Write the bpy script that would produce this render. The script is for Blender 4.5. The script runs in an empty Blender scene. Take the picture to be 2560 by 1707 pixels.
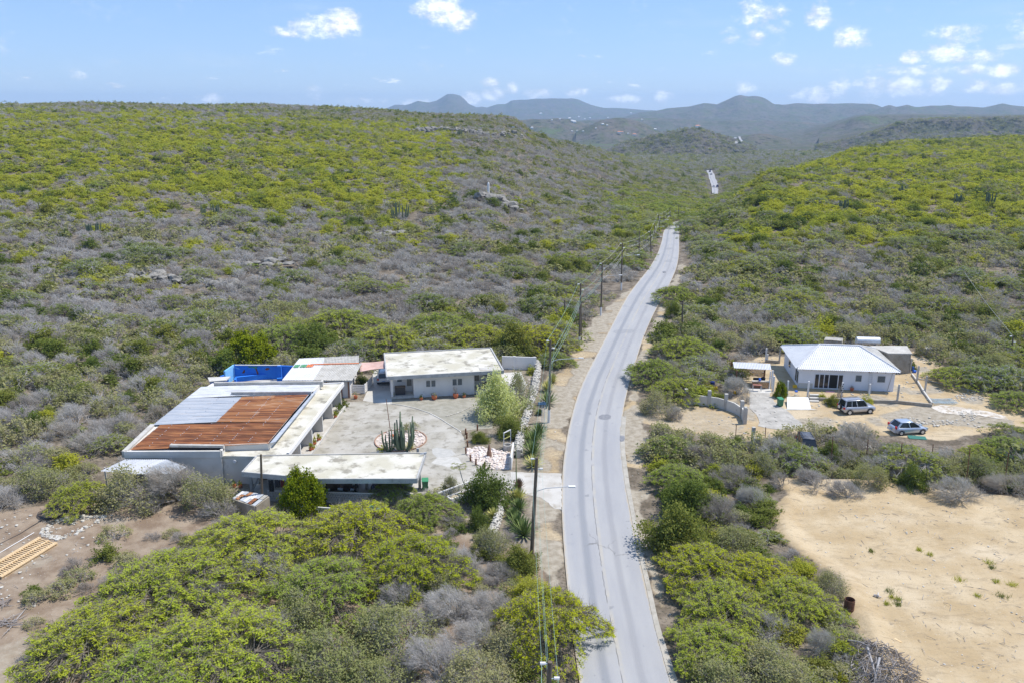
import bpy, math, random
import numpy as np
from mathutils import Vector
R = math.radians
rng = np.random.default_rng(7); random.seed(7)
sc = bpy.context.scene; COL = sc.collection
# ---------------------------------------------------------------- camera, sky, sun, exposure
F, HZ, H = 2050., 275., 36.
TH = math.atan((853.5-HZ)/F); SN, CS = math.sin(TH), math.cos(TH)
cam = bpy.data.objects.new('camera', bpy.data.cameras.new('camera')); COL.objects.link(cam); sc.camera = cam
cam.location = (0, 0, H); cam.rotation_euler = (math.pi/2-TH, 0, 0)
cam.data.sensor_width = 36; cam.data.lens = 36*F/2560; cam.data.clip_start = .5; cam.data.clip_end = 60000
SUN_EL, SUN_AZ = R(62), R(74)                     # azimuth clockwise from +Y
sun = bpy.data.objects.new('sun', bpy.data.lights.new('sun', 'SUN')); COL.objects.link(sun)
sun.data.energy = 4.3; sun.data.angle = R(.55); sun.data.color = (1, .955, .89)
sun.rotation_euler = Vector((math.cos(SUN_EL)*math.sin(SUN_AZ), math.cos(SUN_EL)*math.cos(SUN_AZ), math.sin(SUN_EL))).to_track_quat('Z', 'Y').to_euler()
sc.view_settings.view_transform = 'Standard'; sc.view_settings.look = 'None'
sc.view_settings.exposure = .34; sc.view_settings.gamma = 1; sc.view_settings.use_curve_mapping = False
sc.cycles.max_bounces = 6; sc.cycles.diffuse_bounces = 3; sc.cycles.glossy_bounces = 3; sc.cycles.transmission_bounces = 4
sc.cycles.transparent_max_bounces = 8; sc.cycles.volume_bounces = 1; sc.cycles.use_denoising = True
sc.cycles.sample_clamp_indirect = 4

def ray(px, py):
    u = (px-1280)/F; v = (py-853.5)/F
    return np.array([u, CS-v*SN, -SN-v*CS])
def P(px, py, z=0.):
    d = ray(px, py); t = (z-H)/d[2]
    return np.array([d[0]*t, d[1]*t, z])
def crop(ox, oy, s): return lambda X, Y, z=0.: P(ox+X/s, oy+Y/s, z)
c1 = crop(200,840,2.94); c2 = crop(900,840,3.92); c3 = crop(1560,820,2.94); c4 = crop(1960,820,3.92); c7 = crop(520,880,5.87)
c6 = crop(1000,1140,3.92); c5 = crop(0,1174,2.94); c8 = crop(1760,1174,2.94); cg = crop(600,1080,4.704); ch = crop(880,860,5.87); cj = crop(1680,880,5.87)
cp = crop(0,1280,7.84); cr = crop(2200,860,6.533)

class NT:
    """small wrapper that builds shader nodes"""
    def __init__(s, nt): s.nt = nt; s.n = nt.nodes; s.l = nt.links
    def node(s, t, **k):
        x = s.n.new(t)
        for a, b in k.items(): setattr(x, a, b)
        return x
    def put(s, sock, v):
        if v is None: return
        if isinstance(v, bpy.types.NodeSocket): s.l.new(v, sock)
        elif isinstance(v, (tuple, list)) and len(v) == 3 and sock.type == 'RGBA': sock.default_value = (*v, 1)
        else: sock.default_value = v
    def m(s, op, a, b=None, c=None, clamp=False):
        x = s.node('ShaderNodeMath', operation=op, use_clamp=clamp)
        for i, v in enumerate((a, b, c)): s.put(x.inputs[i], v)
        return x.outputs[0]
    def mix(s, f, a, b, mode='MIX'):
        x = s.node('ShaderNodeMix', data_type='RGBA', blend_type=mode)
        s.put(x.inputs[0], f); s.put(x.inputs[6], a); s.put(x.inputs[7], b); return x.outputs[2]
    def noise(s, scale, detail=4, vec=None, rough=.55, out=0, dist=0):
        x = s.node('ShaderNodeTexNoise'); x.inputs['Scale'].default_value = scale; x.inputs['Detail'].default_value = detail
        x.inputs['Roughness'].default_value = rough; x.inputs['Distortion'].default_value = dist
        if vec is not None: s.l.new(vec, x.inputs['Vector'])
        return x.outputs[out]
    def ramp(s, f, lo, hi, a=0., b=1.):
        x = s.node('ShaderNodeMapRange', interpolation_type='SMOOTHSTEP'); s.put(x.inputs[0], f)
        for i, v in enumerate((lo, hi, a, b)): x.inputs[i+1].default_value = v
        return x.outputs[0]
    def scaled(s, vec, sx, sy, sz):
        x = s.node('ShaderNodeMapping'); s.l.new(vec, x.inputs[0]); x.inputs[3].default_value = (sx, sy, sz); return x.outputs[0]
    def pos(s): return s.node('ShaderNodeNewGeometry').outputs['Position']
    def obj(s): return s.node('ShaderNodeTexCoord').outputs['Object']
    def attr(s, name, kind='GEOMETRY'):
        x = s.node('ShaderNodeAttribute', attribute_name=name, attribute_type=kind); return x

# world: Nishita sky with cumulus mixed in by direction
w = bpy.data.worlds.new('World'); sc.world = w; w.use_nodes = True
T = NT(w.node_tree); T.n.clear()
sky = T.node('ShaderNodeTexSky', sky_type='NISHITA', sun_disc=False, sun_elevation=SUN_EL, sun_rotation=SUN_AZ, altitude=40., air_density=1.0, dust_density=.1, ozone_density=3.)
gen = T.node('ShaderNodeTexCoord').outputs['Generated']
sx = T.node('ShaderNodeSeparateXYZ'); T.l.new(gen, sx.inputs[0])
az = T.m('ARCTAN2', sx.outputs[0], sx.outputs[1]); el = T.m('ARCSINE', sx.outputs[2])
cb = T.node('ShaderNodeCombineXYZ'); T.l.new(az, cb.inputs[0]); T.l.new(T.m('MULTIPLY', el, 1.5), cb.inputs[1]); AE = cb.outputs[0]
def ae(px, py):
    d = ray(px, py); return math.atan2(d[0], d[1]), math.atan2(d[2], math.hypot(d[0], d[1]))
wob = T.m('SUBTRACT', T.noise(24, 6, AE, .6), .5); fine = T.m('SUBTRACT', T.noise(85, 5, AE, .62), .5)
# px, py, half width, half height, strength
CL = [(800,68,82,26,1.),(850,46,40,22,.9),(735,80,50,14,.8),(1095,22,62,34,1.),(1150,50,36,24,.8),
      (1905,40,55,24,.8),(1880,22,30,24,.7),(1945,62,28,16,.6),(2040,40,26,26,.6),(2135,95,42,22,.95),(2395,88,54,20,.9),(2360,125,44,24,1.),(2385,138,30,16,.8),
      (2450,135,40,18,.5),(1960,152,30,15,1.),(2276,144,20,14,.85),(1825,90,24,12,.3),(1885,92,22,12,.3),(1225,206,26,11,.7),(1280,222,17,15,.7),(1175,246,24,14,.8),
      (525,246,24,11,.55),(783,230,15,16,.5),(195,187,16,9,.3),(2100,224,24,20,.9),(2185,226,32,26,.9),(2255,220,38,22,.95),(2350,214,26,20,.9),(2045,238,26,18,.8),(1998,234,26,14,.85),(2300,232,40,12,.7),(2150,210,16,10,.7),(2440,216,26,14,.7),
      (2420,178,34,13,.75),(2500,178,28,13,.8),(2520,225,40,12,.7),(1345,236,32,12,.85),(1445,232,34,12,.8),(1560,248,34,11,.75),(1660,244,24,14,.8),(1240,236,32,15,.85),
      (1860,222,20,11,.45),(1040,258,30,10,.55),(925,252,60,5,.3),(2300,180,60,8,.22),(2700,60,120,40,.8),(-200,110,110,34,.8),(2900,180,90,26,.7)]
tot = None
for px, py, hw, hh, st in CL:
    a0, e0 = ae(px, py)
    x = T.m('MULTIPLY', T.m('SUBTRACT', az, a0), F/hw); y = T.m('MULTIPLY', T.m('SUBTRACT', el, e0), F/hh)
    r2 = T.m('MULTIPLY_ADD', y, y, T.m('MULTIPLY', x, x))
    d = T.m('SUBTRACT', 1.15, r2)
    d = T.m('MULTIPLY', T.m('MAXIMUM', d, -3.), st) if st < .99 else T.m('MAXIMUM', d, -3.)
    tot = d if tot is None else T.m('MAXIMUM', tot, d)
nn = T.m('MULTIPLY_ADD', wob, 4.6, T.m('MULTIPLY', fine, 3.4))
dens = T.ramp(T.m('ADD', tot, nn), -.5, 1.8)
dens = T.m('MULTIPLY', dens, T.ramp(tot, -1.2, .3))
band = T.m('MULTIPLY', T.ramp(T.noise(16, 7, T.scaled(AE, 1, 2.2, 1), .62), .60, .72), T.ramp(el, .0, .02))
band = T.m('MULTIPLY', band, T.ramp(el, .085, .035)); dens = T.m('MAXIMUM', dens, T.m('MULTIPLY', band, .9))
wisp = T.m('MULTIPLY', T.ramp(T.noise(7, 6, T.scaled(AE, 1, 3.2, 1), .6), .5, .8), .22); dens = T.m('MAXIMUM', dens, T.m('MULTIPLY', wisp, .6))
topl = T.ramp(T.m('ADD', T.noise(38, 6, AE, .65), T.m('MULTIPLY', dens, .22)), .38, .80, .62, 1.06)
cloud = T.mix(1, (9.0, 9.2, 9.8), topl, 'MULTIPLY')
skyc = T.mix(.5, T.mix(1, sky.outputs[0], (.86, .94, 1.20), 'MULTIPLY'), (2.35, 3.9, 6.5))
bg = T.node('ShaderNodeBackground'); T.l.new(T.mix(T.m('MULTIPLY', dens, .93), skyc, cloud), bg.inputs[0]); bg.inputs[1].default_value = .115
T.l.new(bg.outputs[0], T.node('ShaderNodeOutputWorld').inputs[0]); w.cycles.sampling_method = 'MANUAL'; w.cycles.sample_map_resolution = 512

# ---------------------------------------------------------------- mesh helpers
def tagk(o, label=None, cat=None, group=None, kind=None):
    for k, v in (('label', label), ('category', cat), ('group', group), ('kind', kind)):
        if v: o[k] = v
    return o
def npmesh(name, V, Fc, mats, mi=None, smooth=False, loops=None):
    """V (n,3); Fc (m,k) array of equal-size faces, or list of arrays"""
    me = bpy.data.meshes.new(name)
    Fl = Fc if isinstance(Fc, list) else [Fc]
    Fl = [np.asarray(f, dtype=np.int32) for f in Fl if len(f)]
    nv = len(V); me.vertices.add(nv); me.vertices.foreach_set('co', np.asarray(V, dtype=np.float32).ravel())
    tot = sum(f.size for f in Fl); npoly = sum(len(f) for f in Fl)
    me.loops.add(tot); me.loops.foreach_set('vertex_index', np.concatenate([f.ravel() for f in Fl]))
    me.polygons.add(npoly)
    sizes = np.concatenate([np.full(len(f), f.shape[1], dtype=np.int32) for f in Fl])
    st = np.concatenate([[0], np.cumsum(sizes)[:-1]]).astype(np.int32)
    me.polygons.foreach_set('loop_start', st)
    me.polygons.foreach_set('loop_total', sizes)
    for m_ in (mats if isinstance(mats, (list, tuple)) else [mats]): me.materials.append(m_)
    if mi is not None: me.polygons.foreach_set('material_index', np.asarray(mi, dtype=np.int32))
    me.update(calc_edges=True)
    if smooth: me.shade_smooth()
    else: me.shade_flat()
    return me
def link(name, me, parent=None, **k):
    o = bpy.data.objects.new(name, me); COL.objects.link(o)
    if parent is not None: o.parent = parent
    return tagk(o, **k)
def thing(name, label, cat, loc=(0,0,0), group=None):
    o = bpy.data.objects.new(name, None); COL.objects.link(o); o.location = [float(v) for v in loc]; o.empty_display_size = .3
    return tagk(o, label, cat, group)
class MB:
    def __init__(s): s.v = []; s.f = []
    def add(s, vs, fs):
        b = len(s.v); s.v += [tuple(map(float, v)) for v in vs]; s.f += [tuple(b+i for i in f) for f in fs]; return s
    def box(s, cx, cy, cz, dx, dy, dz, rz=0, rx=0):
        """centre, full sizes"""
        c, n = math.cos(rz), math.sin(rz); vs = []
        for i in range(8):
            x, y, z = (dx/2*(1 if i & 1 else -1), dy/2*(1 if i & 2 else -1), dz/2*(1 if i & 4 else -1))
            if rx: y, z = y*math.cos(rx)-z*math.sin(rx), y*math.sin(rx)+z*math.cos(rx)
            vs.append((cx+c*x-n*y, cy+n*x+c*y, cz+z))
        return s.add(vs, [(0,2,3,1),(4,5,7,6),(0,1,5,4),(2,6,7,3),(0,4,6,2),(1,3,7,5)])
    def prism(s, poly, z0, z1):
        n = len(poly); ar = sum(poly[i][0]*poly[(i+1)%n][1]-poly[(i+1)%n][0]*poly[i][1] for i in range(n))
        if ar < 0: poly = poly[::-1]
        zz0 = z0 if hasattr(z0, '__len__') else [z0]*n; zz1 = z1 if hasattr(z1, '__len__') else [z1]*n
        vs = [(p[0], p[1], zz0[i]) for i, p in enumerate(poly)]+[(p[0], p[1], zz1[i]) for i, p in enumerate(poly)]
        return s.add(vs, [tuple(range(n))[::-1], tuple(range(n, 2*n))]+[(i, (i+1)%n, n+(i+1)%n, n+i) for i in range(n)])
    def wall(s, a, b, t, z0, z1, z1b=None):
        """wall between two ground points, thickness t"""
        a = np.array(a[:2], float); b = np.array(b[:2], float); d = b-a; L = np.hypot(*d); n = np.array([-d[1], d[0]])/L*t/2
        z1b = z1 if z1b is None else z1b
        vs = [(*(a-n), z0), (*(b-n), z0), (*(b+n), z0), (*(a+n), z0), (*(a-n), z1), (*(b-n), z1b), (*(b+n), z1b), (*(a+n), z1)]
        return s.add(vs, [(3,2,1,0),(4,5,6,7),(0,1,5,4),(1,2,6,5),(2,3,7,6),(3,0,4,7)])
    def tube(s, pts, rad, n=6, cap=True):
        pts = [Vector([float(c) for c in p]) for p in pts]; rr = rad if hasattr(rad, '__len__') else [rad]*len(pts)
        vs = []; ref = None
        for i, p in enumerate(pts):
            d = (pts[min(i+1, len(pts)-1)]-pts[max(i-1, 0)]).normalized()
            if ref is None: ref = Vector((1, 0, 0)) if abs(d.x) < .8 else Vector((0, 1, 0))
            a = (ref-d*ref.dot(d)).normalized(); b = d.cross(a); ref = a
            for k in range(n):
                t = 2*math.pi*k/n; vs.append(p+(a*math.cos(t)+b*math.sin(t))*rr[i])
        fs = [(i*n+k, i*n+(k+1)%n, (i+1)*n+(k+1)%n, (i+1)*n+k) for i in range(len(pts)-1) for k in range(n)]
        if cap: fs += [tuple(range(n))[::-1], tuple((len(pts)-1)*n+k for k in range(n))]
        return s.add(vs, fs)
    def lathe(s, cx, cy, prof, n=14):
        """prof: list of (radius, z)"""
        vs = [(cx+r*math.cos(2*math.pi*k/n), cy+r*math.sin(2*math.pi*k/n), z) for r, z in prof for k in range(n)]
        fs = [(i*n+k, i*n+(k+1)%n, (i+1)*n+(k+1)%n, (i+1)*n+k) for i in range(len(prof)-1) for k in range(n)]
        fs += [tuple(range(n))[::-1], tuple((len(prof)-1)*n+k for k in range(n))]
        return s.add(vs, fs)
    def blob(s, c, r, seed=0, sq=.7, n=7, m=4):
        """an irregular stone"""
        g = random.Random(seed); vs = [(c[0], c[1], c[2]-r*sq)]
        for i in range(1, m):
            ph = math.pi*i/m
            for k in range(n):
                t = 2*math.pi*(k+.5*(i & 1))/n; q = r*(.72+.5*g.random())
                vs.append((c[0]+q*math.sin(ph)*math.cos(t), c[1]+q*math.sin(ph)*math.sin(t), c[2]-q*sq*math.cos(ph)))
        vs.append((c[0], c[1], c[2]+r*sq*.9)); fs = [(0, 1+(k+1)%n, 1+k) for k in range(n)]
        for i in range(m-2): fs += [(1+i*n+k, 1+i*n+(k+1)%n, 1+(i+1)*n+(k+1)%n, 1+(i+1)*n+k) for k in range(n)]
        e = len(vs)-1; fs += [(e, 1+(m-2)*n+k, 1+(m-2)*n+(k+1)%n) for k in range(n)]
        return s.add(vs, fs)
    def mesh(s, name, mat, org=(0,0,0), smooth=False):
        me = bpy.data.meshes.new(name); o = org
        me.from_pydata([(a-o[0], b-o[1], c-o[2]) for a, b, c in s.v], [], s.f); me.materials.append(mat); me.update()
        if smooth: me.shade_smooth()
        return me
    def build(s, name, mat, parent=None, smooth=False, bevel=0, **k):
        org = tuple(parent.location) if parent is not None else (0,0,0)
        if parent is not None and parent.parent is not None: org = tuple(parent.location+parent.parent.location)
        if parent is not None and parent.type == 'MESH': org = tuple(parent.get('_org', (0,0,0)))
        me = s.mesh(name, mat, org, smooth); o = link(name, me, parent, **k)
        if parent is not None: o['_org'] = list(org)
        if bevel:
            b = o.modifiers.new('bevel', 'BEVEL'); b.width = bevel; b.segments = 2; b.limit_method = 'ANGLE'
        return o
    def top(s, name, mat, label, cat, group=None, smooth=False, bevel=0):
        """build as a top-level thing whose origin is at its base centre"""
        a = np.array(s.v); c = (a.min(0)+a.max(0))/2; org = (c[0], c[1], a[:, 2].min())
        o = link(name, s.mesh(name, mat, org, smooth), None, label=label, cat=cat, group=group); o.location = [float(v) for v in org]; o['_org'] = list(map(float, org))
        if bevel:
            b = o.modifiers.new('bevel', 'BEVEL'); b.width = bevel; b.segments = 2; b.limit_method = 'ANGLE'
        return o
def clone(o, parent=None):
    c = o.copy(); COL.objects.link(c)
    if parent is not None: c.parent = parent
    for ch_ in list(o.children): clone(ch_, c)
    return c

# ---------------------------------------------------------------- materials
def streaky(M, col, amt=.75, sy=7.):
    T = NT(M.node_tree); bs = T.n['Principled BSDF']; old = bs.inputs['Base Color'].links[0].from_socket
    s = T.ramp(T.noise(1., 3, T.scaled(T.pos(), .07, sy, 1), .6), .42, .58, 0, amt); T.l.new(T.mix(s, old, col), bs.inputs['Base Color']); return M
def mat(name, a, b=None, scale=2., rough=.85, fac=(.35, .65), bump=0., bscale=None, metal=0., spec=None, c=None, cscale=8., cfac=(.55, .7), stretch=None, coords='pos', detail=6, coat=0):
    """base colour a broken up with b (large noise) and c (small spots)"""
    M = bpy.data.materials.new(name); M.use_nodes = True; T = NT(M.node_tree); bs = T.n['Principled BSDF']
    co = T.pos() if coords == 'pos' else T.obj()
    if stretch: co = T.scaled(co, *stretch)
    col = None
    if b is not None: col = T.mix(T.ramp(T.noise(scale, detail, co), *fac), a, b)
    if c is not None: col = T.mix(T.ramp(T.noise(cscale, 5, co, .65), *cfac), col if col is not None else a, c)
    if col is None: col = a
    T.put(bs.inputs['Base Color'], col); bs.inputs['Roughness'].default_value = rough; bs.inputs['Metallic'].default_value = metal
    if spec is not None: bs.inputs['Specular IOR Level'].default_value = spec
    if coat: bs.inputs['Coat Weight'].default_value = coat; bs.inputs['Coat Roughness'].default_value = .05
    if bump:
        bp = T.node('ShaderNodeBump'); bp.inputs['Strength'].default_value = bump; bp.inputs['Distance'].default_value = .05
        T.l.new(T.noise(bscale or scale*6, 5, co), bp.inputs['Height']); T.l.new(bp.outputs[0], bs.inputs['Normal'])
    return M
def leafmat(name, cols, trans=.25, patch=.05):
    """leaf colour picked per plant and broken up in patches over the land"""
    M = bpy.data.materials.new(name); M.use_nodes = True; T = NT(M.node_tree); T.n.clear()
    oi = T.node('ShaderNodeObjectInfo'); f = oi.outputs['Random']
    pn = T.noise(patch, 3, T.pos()); small = T.noise(.9, 3, T.pos())
    g = T.m('ADD', T.m('MULTIPLY', f, .55), T.m('ADD', T.m('MULTIPLY', T.ramp(pn, .35, .65), .25), T.m('MULTIPLY', T.ramp(small, .3, .7), .2)))
    cr_ = T.node('ShaderNodeValToRGB'); T.l.new(g, cr_.inputs[0]); e = cr_.color_ramp.elements
    while len(e) < len(cols): e.new(.5)
    for i, c in enumerate(cols): e[i].position = i/(len(cols)-1); e[i].color = (*c, 1)
    df = T.node('ShaderNodeBsdfDiffuse'); T.l.new(cr_.outputs[0], df.inputs[0]); tr = T.node('ShaderNodeBsdfTranslucent')
    T.l.new(T.mix(1, cr_.outputs[0], (1.25, 1.25, .8), 'MULTIPLY'), tr.inputs[0])
    mx = T.node('ShaderNodeMixShader'); mx.inputs[0].default_value = trans; T.l.new(df.outputs[0], mx.inputs[1]); T.l.new(tr.outputs[0], mx.inputs[2])
    T.l.new(mx.outputs[0], T.node('ShaderNodeOutputMaterial').inputs[0]); return M

# ---------------------------------------------------------------- noise and terrain
def vn(x, y, seed=0):
    xi = np.floor(x).astype(np.int64); yi = np.floor(y).astype(np.int64); fx = x-xi; fy = y-yi
    fx = fx*fx*(3-2*fx); fy = fy*fy*(3-2*fy)
    def h(i, j):
        n = (i*374761393+j*668265263+seed*1442695041) & 0xffffffff
        n = ((n ^ (n >> 13))*1274126177) & 0xffffffff
        return ((n ^ (n >> 16)) & 0xffff)/65535.
    return (h(xi, yi)*(1-fx)+h(xi+1, yi)*fx)*(1-fy)+(h(xi, yi+1)*(1-fx)+h(xi+1, yi+1)*fx)*fy
def fbm(x, y, s, o=4, seed=0):
    x = np.asarray(x, float)/s; y = np.asarray(y, float)/s; t = 0; a = .5; n = 0
    for i in range(o): t = t+a*vn(x, y, seed+i); n += a; a *= .5; x = x*2.03+7; y = y*2.03+3
    return t/n
def kof(py):
    v = (py-853.5)/F; return (-SN-v*CS)/(CS-v*SN)
YD = [0,150,200,250,300,350,400,500,600,700,800,900,1000,1300,1600,2200,3000,20000]
FARZ = {1300:-42,1600:-48,2200:-60,3000:-70,20000:-70}
TAB = {
 -900:{150:0,200:2,250:6,300:12,400:23,500:31,600:36,700:38,900:37,1000:32,1300:15,1600:0,2200:-30,3000:-70},
 0:{150:0,200:2,250:6,300:12,400:23,500:31,600:36,700:38,900:36,1000:30,1300:10,1600:-5,2200:-40,3000:-70},
 300:{150:0,200:2.5,250:7,300:12,400:22,500:30,600:36,700:40,900:36,1000:30,1300:10,1600:-5,2200:-40},
 600:{150:0,200:2,250:6,300:11,400:21,500:29,600:34,700:37.5,800:39,900:37,1000:33,1300:10,1600:-10,2200:-45},
 900:{150:0,200:1.5,250:4,300:8,400:17,500:24,600:29.5,700:33.5,800:36,900:35,1000:31,1300:5,1600:-20,2200:-50},
 1100:{150:0,200:1,250:4,300:8,400:15,500:21,600:27,700:31,800:31,900:28,1000:22,1300:-10,1600:-35},
 1220:{150:0,200:1,250:4.5,300:9,400:14,500:19,600:24.5,700:29.5,800:28,900:22,1000:12,1300:-20,1600:-42},
 1280:{150:0,200:0,250:2,300:5,400:10,500:16,600:22,700:28,800:26,900:19,1000:8,1300:-25,1600:-44},
 1340:{150:0,200:0,300:2.5,400:5,500:9,600:13,700:15,800:12,900:6,1000:-2,1300:-30},
 1410:{150:0,200:0,300:0,400:1,500:3,600:4,700:5.5,800:6,900:2,1000:-6,1300:-32},
 1480:{150:0,200:0,300:-1,400:-2,600:-2,800:-2,900:-3,1000:-9,1300:-36},
 1533:{150:0,200:0,300:-2,400:-4,500:-6,700:-8,900:-12,1000:-15,1300:-38},
 1614:{150:0,200:0,250:-1,300:-3,400:-7,500:-12,700:-19,900:-25,1000:-27,1300:-38},
 1785:{150:0,200:0,250:-1,300:-3,400:-10,500:-17,600:-24,700:-29,800:-31,1000:-35},
 1850:{150:0,200:1,250:2,300:2,350:0,400:-6,500:-16,600:-22,700:-26,1000:-35},
 1952:{150:0,200:2,250:5,300:8.5,350:10.8,400:6,500:-10,600:-20,800:-29,1000:-35},
 2066:{150:.5,200:3,250:6,300:8,400:10,450:10,500:5,600:-8,700:-18,900:-28,1000:-35},
 2153:{150:1,200:3,250:6,300:8,400:10.5,500:12,600:9,700:-2,800:-14,900:-22,1000:-30},
 2285:{150:1,200:3,300:8,400:10.5,500:12,600:13,700:9,800:0,900:-12,1000:-22},
 2560:{150:1,200:3,300:8,400:11,500:12.5,600:13.5,700:14.5,800:8,900:0,1000:-8,1300:-30},
 3500:{150:1,200:3,300:8,400:11,500:12.5,600:13.5,700:14.5,800:8,900:0,1000:-8,1300:-30}}
CX = np.array(sorted(TAB)); CU = (CX-1280)/2130.
GZ = np.array([np.interp(YD, *zip(*sorted({0:0, **{k: v for k, v in FARZ.items() if k > max(TAB[c])}, **TAB[c]}.items()))) for c in CX])
YL = np.log(np.array(YD, float)+60.)
# far relief: distance, half depth, mesa?, skyline pixels
FEAT = [
 ('far_mountains', 9500, 2300, 0, [(900,295),(956,276),(988,261),(1016,263),(1045,252),(1070,257),(1090,253),(1105,244),(1118,236),(1128,235),(1150,238.5),(1160,247),(1172,260),(1192,269),(1203,267),(1218,269.5),(1240,262),(1266,260),(1279,249),(1355,247),(1431,246),(1445,249),(1458,255),(1485,264),(1512,270),(1539,270),(1614,276),(1641,277),(1700,280),(1800,300)]),
 ('blue_hills', 6400, 1700, 0, [(1540,300),(1600,281),(1641,277),(1669,271),(1700,269),(1722,267),(1745,261),(1760,257),(1791,260),(1806,254),(1821,248),(1835,241),(1848,237),(1860,238),(1872,241),(1884,240),(1897,241),(1907,245),(1916,249),(1934,259),(1960,261),(1985,258.6),(2080,258.6),(2175,258.6),(2190,262),(2204,268),(2240,276),(2300,290)]),
 ('blue_hills', 5600, 1500, 0, [(2160,290),(2200,270),(2223,263),(2241,268),(2267,262),(2289,268),(2322,265),(2373,263),(2391,266),(2457,268),(2480,264),(2506,259),(2530,263),(2560,266),(2700,264),(2900,262),(3300,266),(3600,270)]),
 ('grey_mesa', 3300, 700, 1, [(1940,345),(2014,335),(2060,320),(2100,308),(2130,296),(2157,290),(2200,289),(2300,288),(2450,289),(2700,288),(3300,288)]),
 ('grey_mesa', 1950, 420, 1, [(2050,362),(2110,352),(2157,340),(2212,322),(2250,308),(2285,300),(2400,297),(2560,293),(2800,291),(3300,290)]),
 ('valley_hill', 1750, 330, 0, [(1500,388),(1533,374),(1563,358),(1614,347),(1648,336),(1700,328),(1718,322),(1747,321),(1784,331),(1820,341),(1850,352),(1900,368)]),
 ('valley_hill', 2500, 330, 0, [(1830,352),(1865,339),(1890,334),(1925,334),(1950,340),(1985,348)]),
 ('valley_hill', 3300, 500, 0, [(1230,325),(1300,300),(1360,296),(1420,297),(1480,312)]),
 ('valley_hill', 3000, 450, 0, [(1440,330),(1498,300),(1530,296),(1563,294),(1590,299),(1614,310),(1660,330)]),
 ('valley_hill', 4600, 600, 0, [(1300,312),(1500,298),(1600,294),(1700,297),(1800,302),(1900,300),(2000,304),(2100,312)]),
]
def base_z(x, y):
    y = np.maximum(y, 1.); u = x/y; fl_ = np.clip((y-128)/65, 0, 1); fl_ = fl_*fl_*(3-2*fl_); L = np.log(y+60.)
    iu = np.clip(np.searchsorted(CU, u)-1, 0, len(CU)-2); fu = np.clip((u-CU[iu])/(CU[iu+1]-CU[iu]), 0, 1); fu = fu*fu*(3-2*fu)
    iy = np.clip(np.searchsorted(YL, L)-1, 0, len(YL)-2); fy = np.clip((L-YL[iy])/(YL[iy+1]-YL[iy]), 0, 1)
    return fl_*((GZ[iu, iy]*(1-fu)+GZ[iu+1, iy]*fu)*(1-fy)+(GZ[iu, iy+1]*(1-fu)+GZ[iu+1, iy+1]*fu)*fy)
def terrain(x, y, which=False):
    x = np.asarray(x, float); y = np.asarray(y, float); z = base_z(x, y); s = np.clip((y-150)/250, 0, 1)
    z = z+s*((fbm(x, y, 60, 4, 3)-.5)*5+(fbm(x, y, 260, 2, 9)-.5)*4*np.clip((y-300)/500, 0, 1))
    src = np.zeros(z.shape, int)
    far = y > 1000
    if far.any():
        X, Y, Z = x[far], y[far], z[far]; S = src[far]
        u = X/Y*2130+1280
        Z = Z+(fbm(X, Y, 420, 4, 21)-.5)*np.clip((Y-1300)/2500, 0, 1)*26
        for i, (nm, D, wd, mesa, sk) in enumerate(FEAT):
            sk = np.array(sk, float); zp = H+D*kof(np.interp(u, sk[:, 0], sk[:, 1]))
            Dd = D*(1+.04*(fbm(u, Y*0, 120, 2, 5+i)-.5)); wv = wd*(.75+.5*fbm(u, Y/D*400, 70, 4, 31+i))
            t = (Y-Dd)/np.where(Y < Dd, wv, wd); a = np.abs(t)
            if mesa:
                p = np.where(t < 0, np.where(a < .3, 1-.03*a, np.where(a < .36, .99-(a-.3)/.06*.24, np.clip(.75*(1-(a-.36)/.64), 0, 1)**1.1)), np.clip(1-np.maximum(a-1.2, 0)/1.2, 0, 1))
            else: p = np.clip(1-a, 0, 1)**1.25
            rug = (fbm(X, Y, wd*.13, 5, 60+i)-.5)*(p*(1-p))*2.1
            base = -72.; c = np.where((u < sk[0, 0]) | (u > sk[-1, 0]), -500., base+(zp-base)*np.clip(p+rug*(.9 if not mesa else .35), 0, 1.02))
            m_ = c > Z; Z = np.where(m_, c, Z); S = np.where(m_, i+1, S)
        z[far] = Z; src[far] = S
    return (z, src) if which else z
def tz(x, y): return float(terrain(np.array([float(x)]), np.array([float(y)]))[0])
def PT(px, py, dz=0.):
    """where the line through this pixel meets the land"""
    d = ray(px, py); ys = np.geomspace(20, 13000, 2600); t = ys/d[1]
    zz = terrain(d[0]*t, ys)+dz; hit = np.nonzero(H+d[2]*t < zz)[0]; i = hit[0] if len(hit) else 800
    for _ in range(1):
        a, b = ys[max(i-1, 0)], ys[i]; yy = np.linspace(a, b, 40); tt = yy/d[1]; q = np.nonzero(H+d[2]*tt < terrain(d[0]*tt, yy)+dz)[0]; k = q[0] if len(q) else 39
    return np.array([d[0]*tt[k], yy[k], float(terrain(np.array([d[0]*tt[k]]), np.array([yy[k]]))[0])])
def inpoly(x, y, poly):
    poly = np.asarray(poly, float)[:, :2]; c = np.zeros(x.shape, bool); n = len(poly)
    for i in range(n):
        x1, y1 = poly[i]; x2, y2 = poly[(i+1) % n]
        c ^= ((y1 > y) != (y2 > y)) & (x < (x2-x1)*(y-y1)/(y2-y1+1e-12)+x1)
    return c
def segdist(x, y, pts, closed=False):
    pts = np.asarray(pts, float)[:, :2]; d = np.full(x.shape, 1e9); n = len(pts)
    for i in range(n if closed else n-1):
        a = pts[i]; b = pts[(i+1) % n]; ab = b-a; t = np.clip(((x-a[0])*ab[0]+(y-a[1])*ab[1])/(ab@ab+1e-9), 0, 1)
        d = np.minimum(d, np.hypot(x-a[0]-t*ab[0], y-a[1]-t*ab[1]))
    return d
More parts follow.
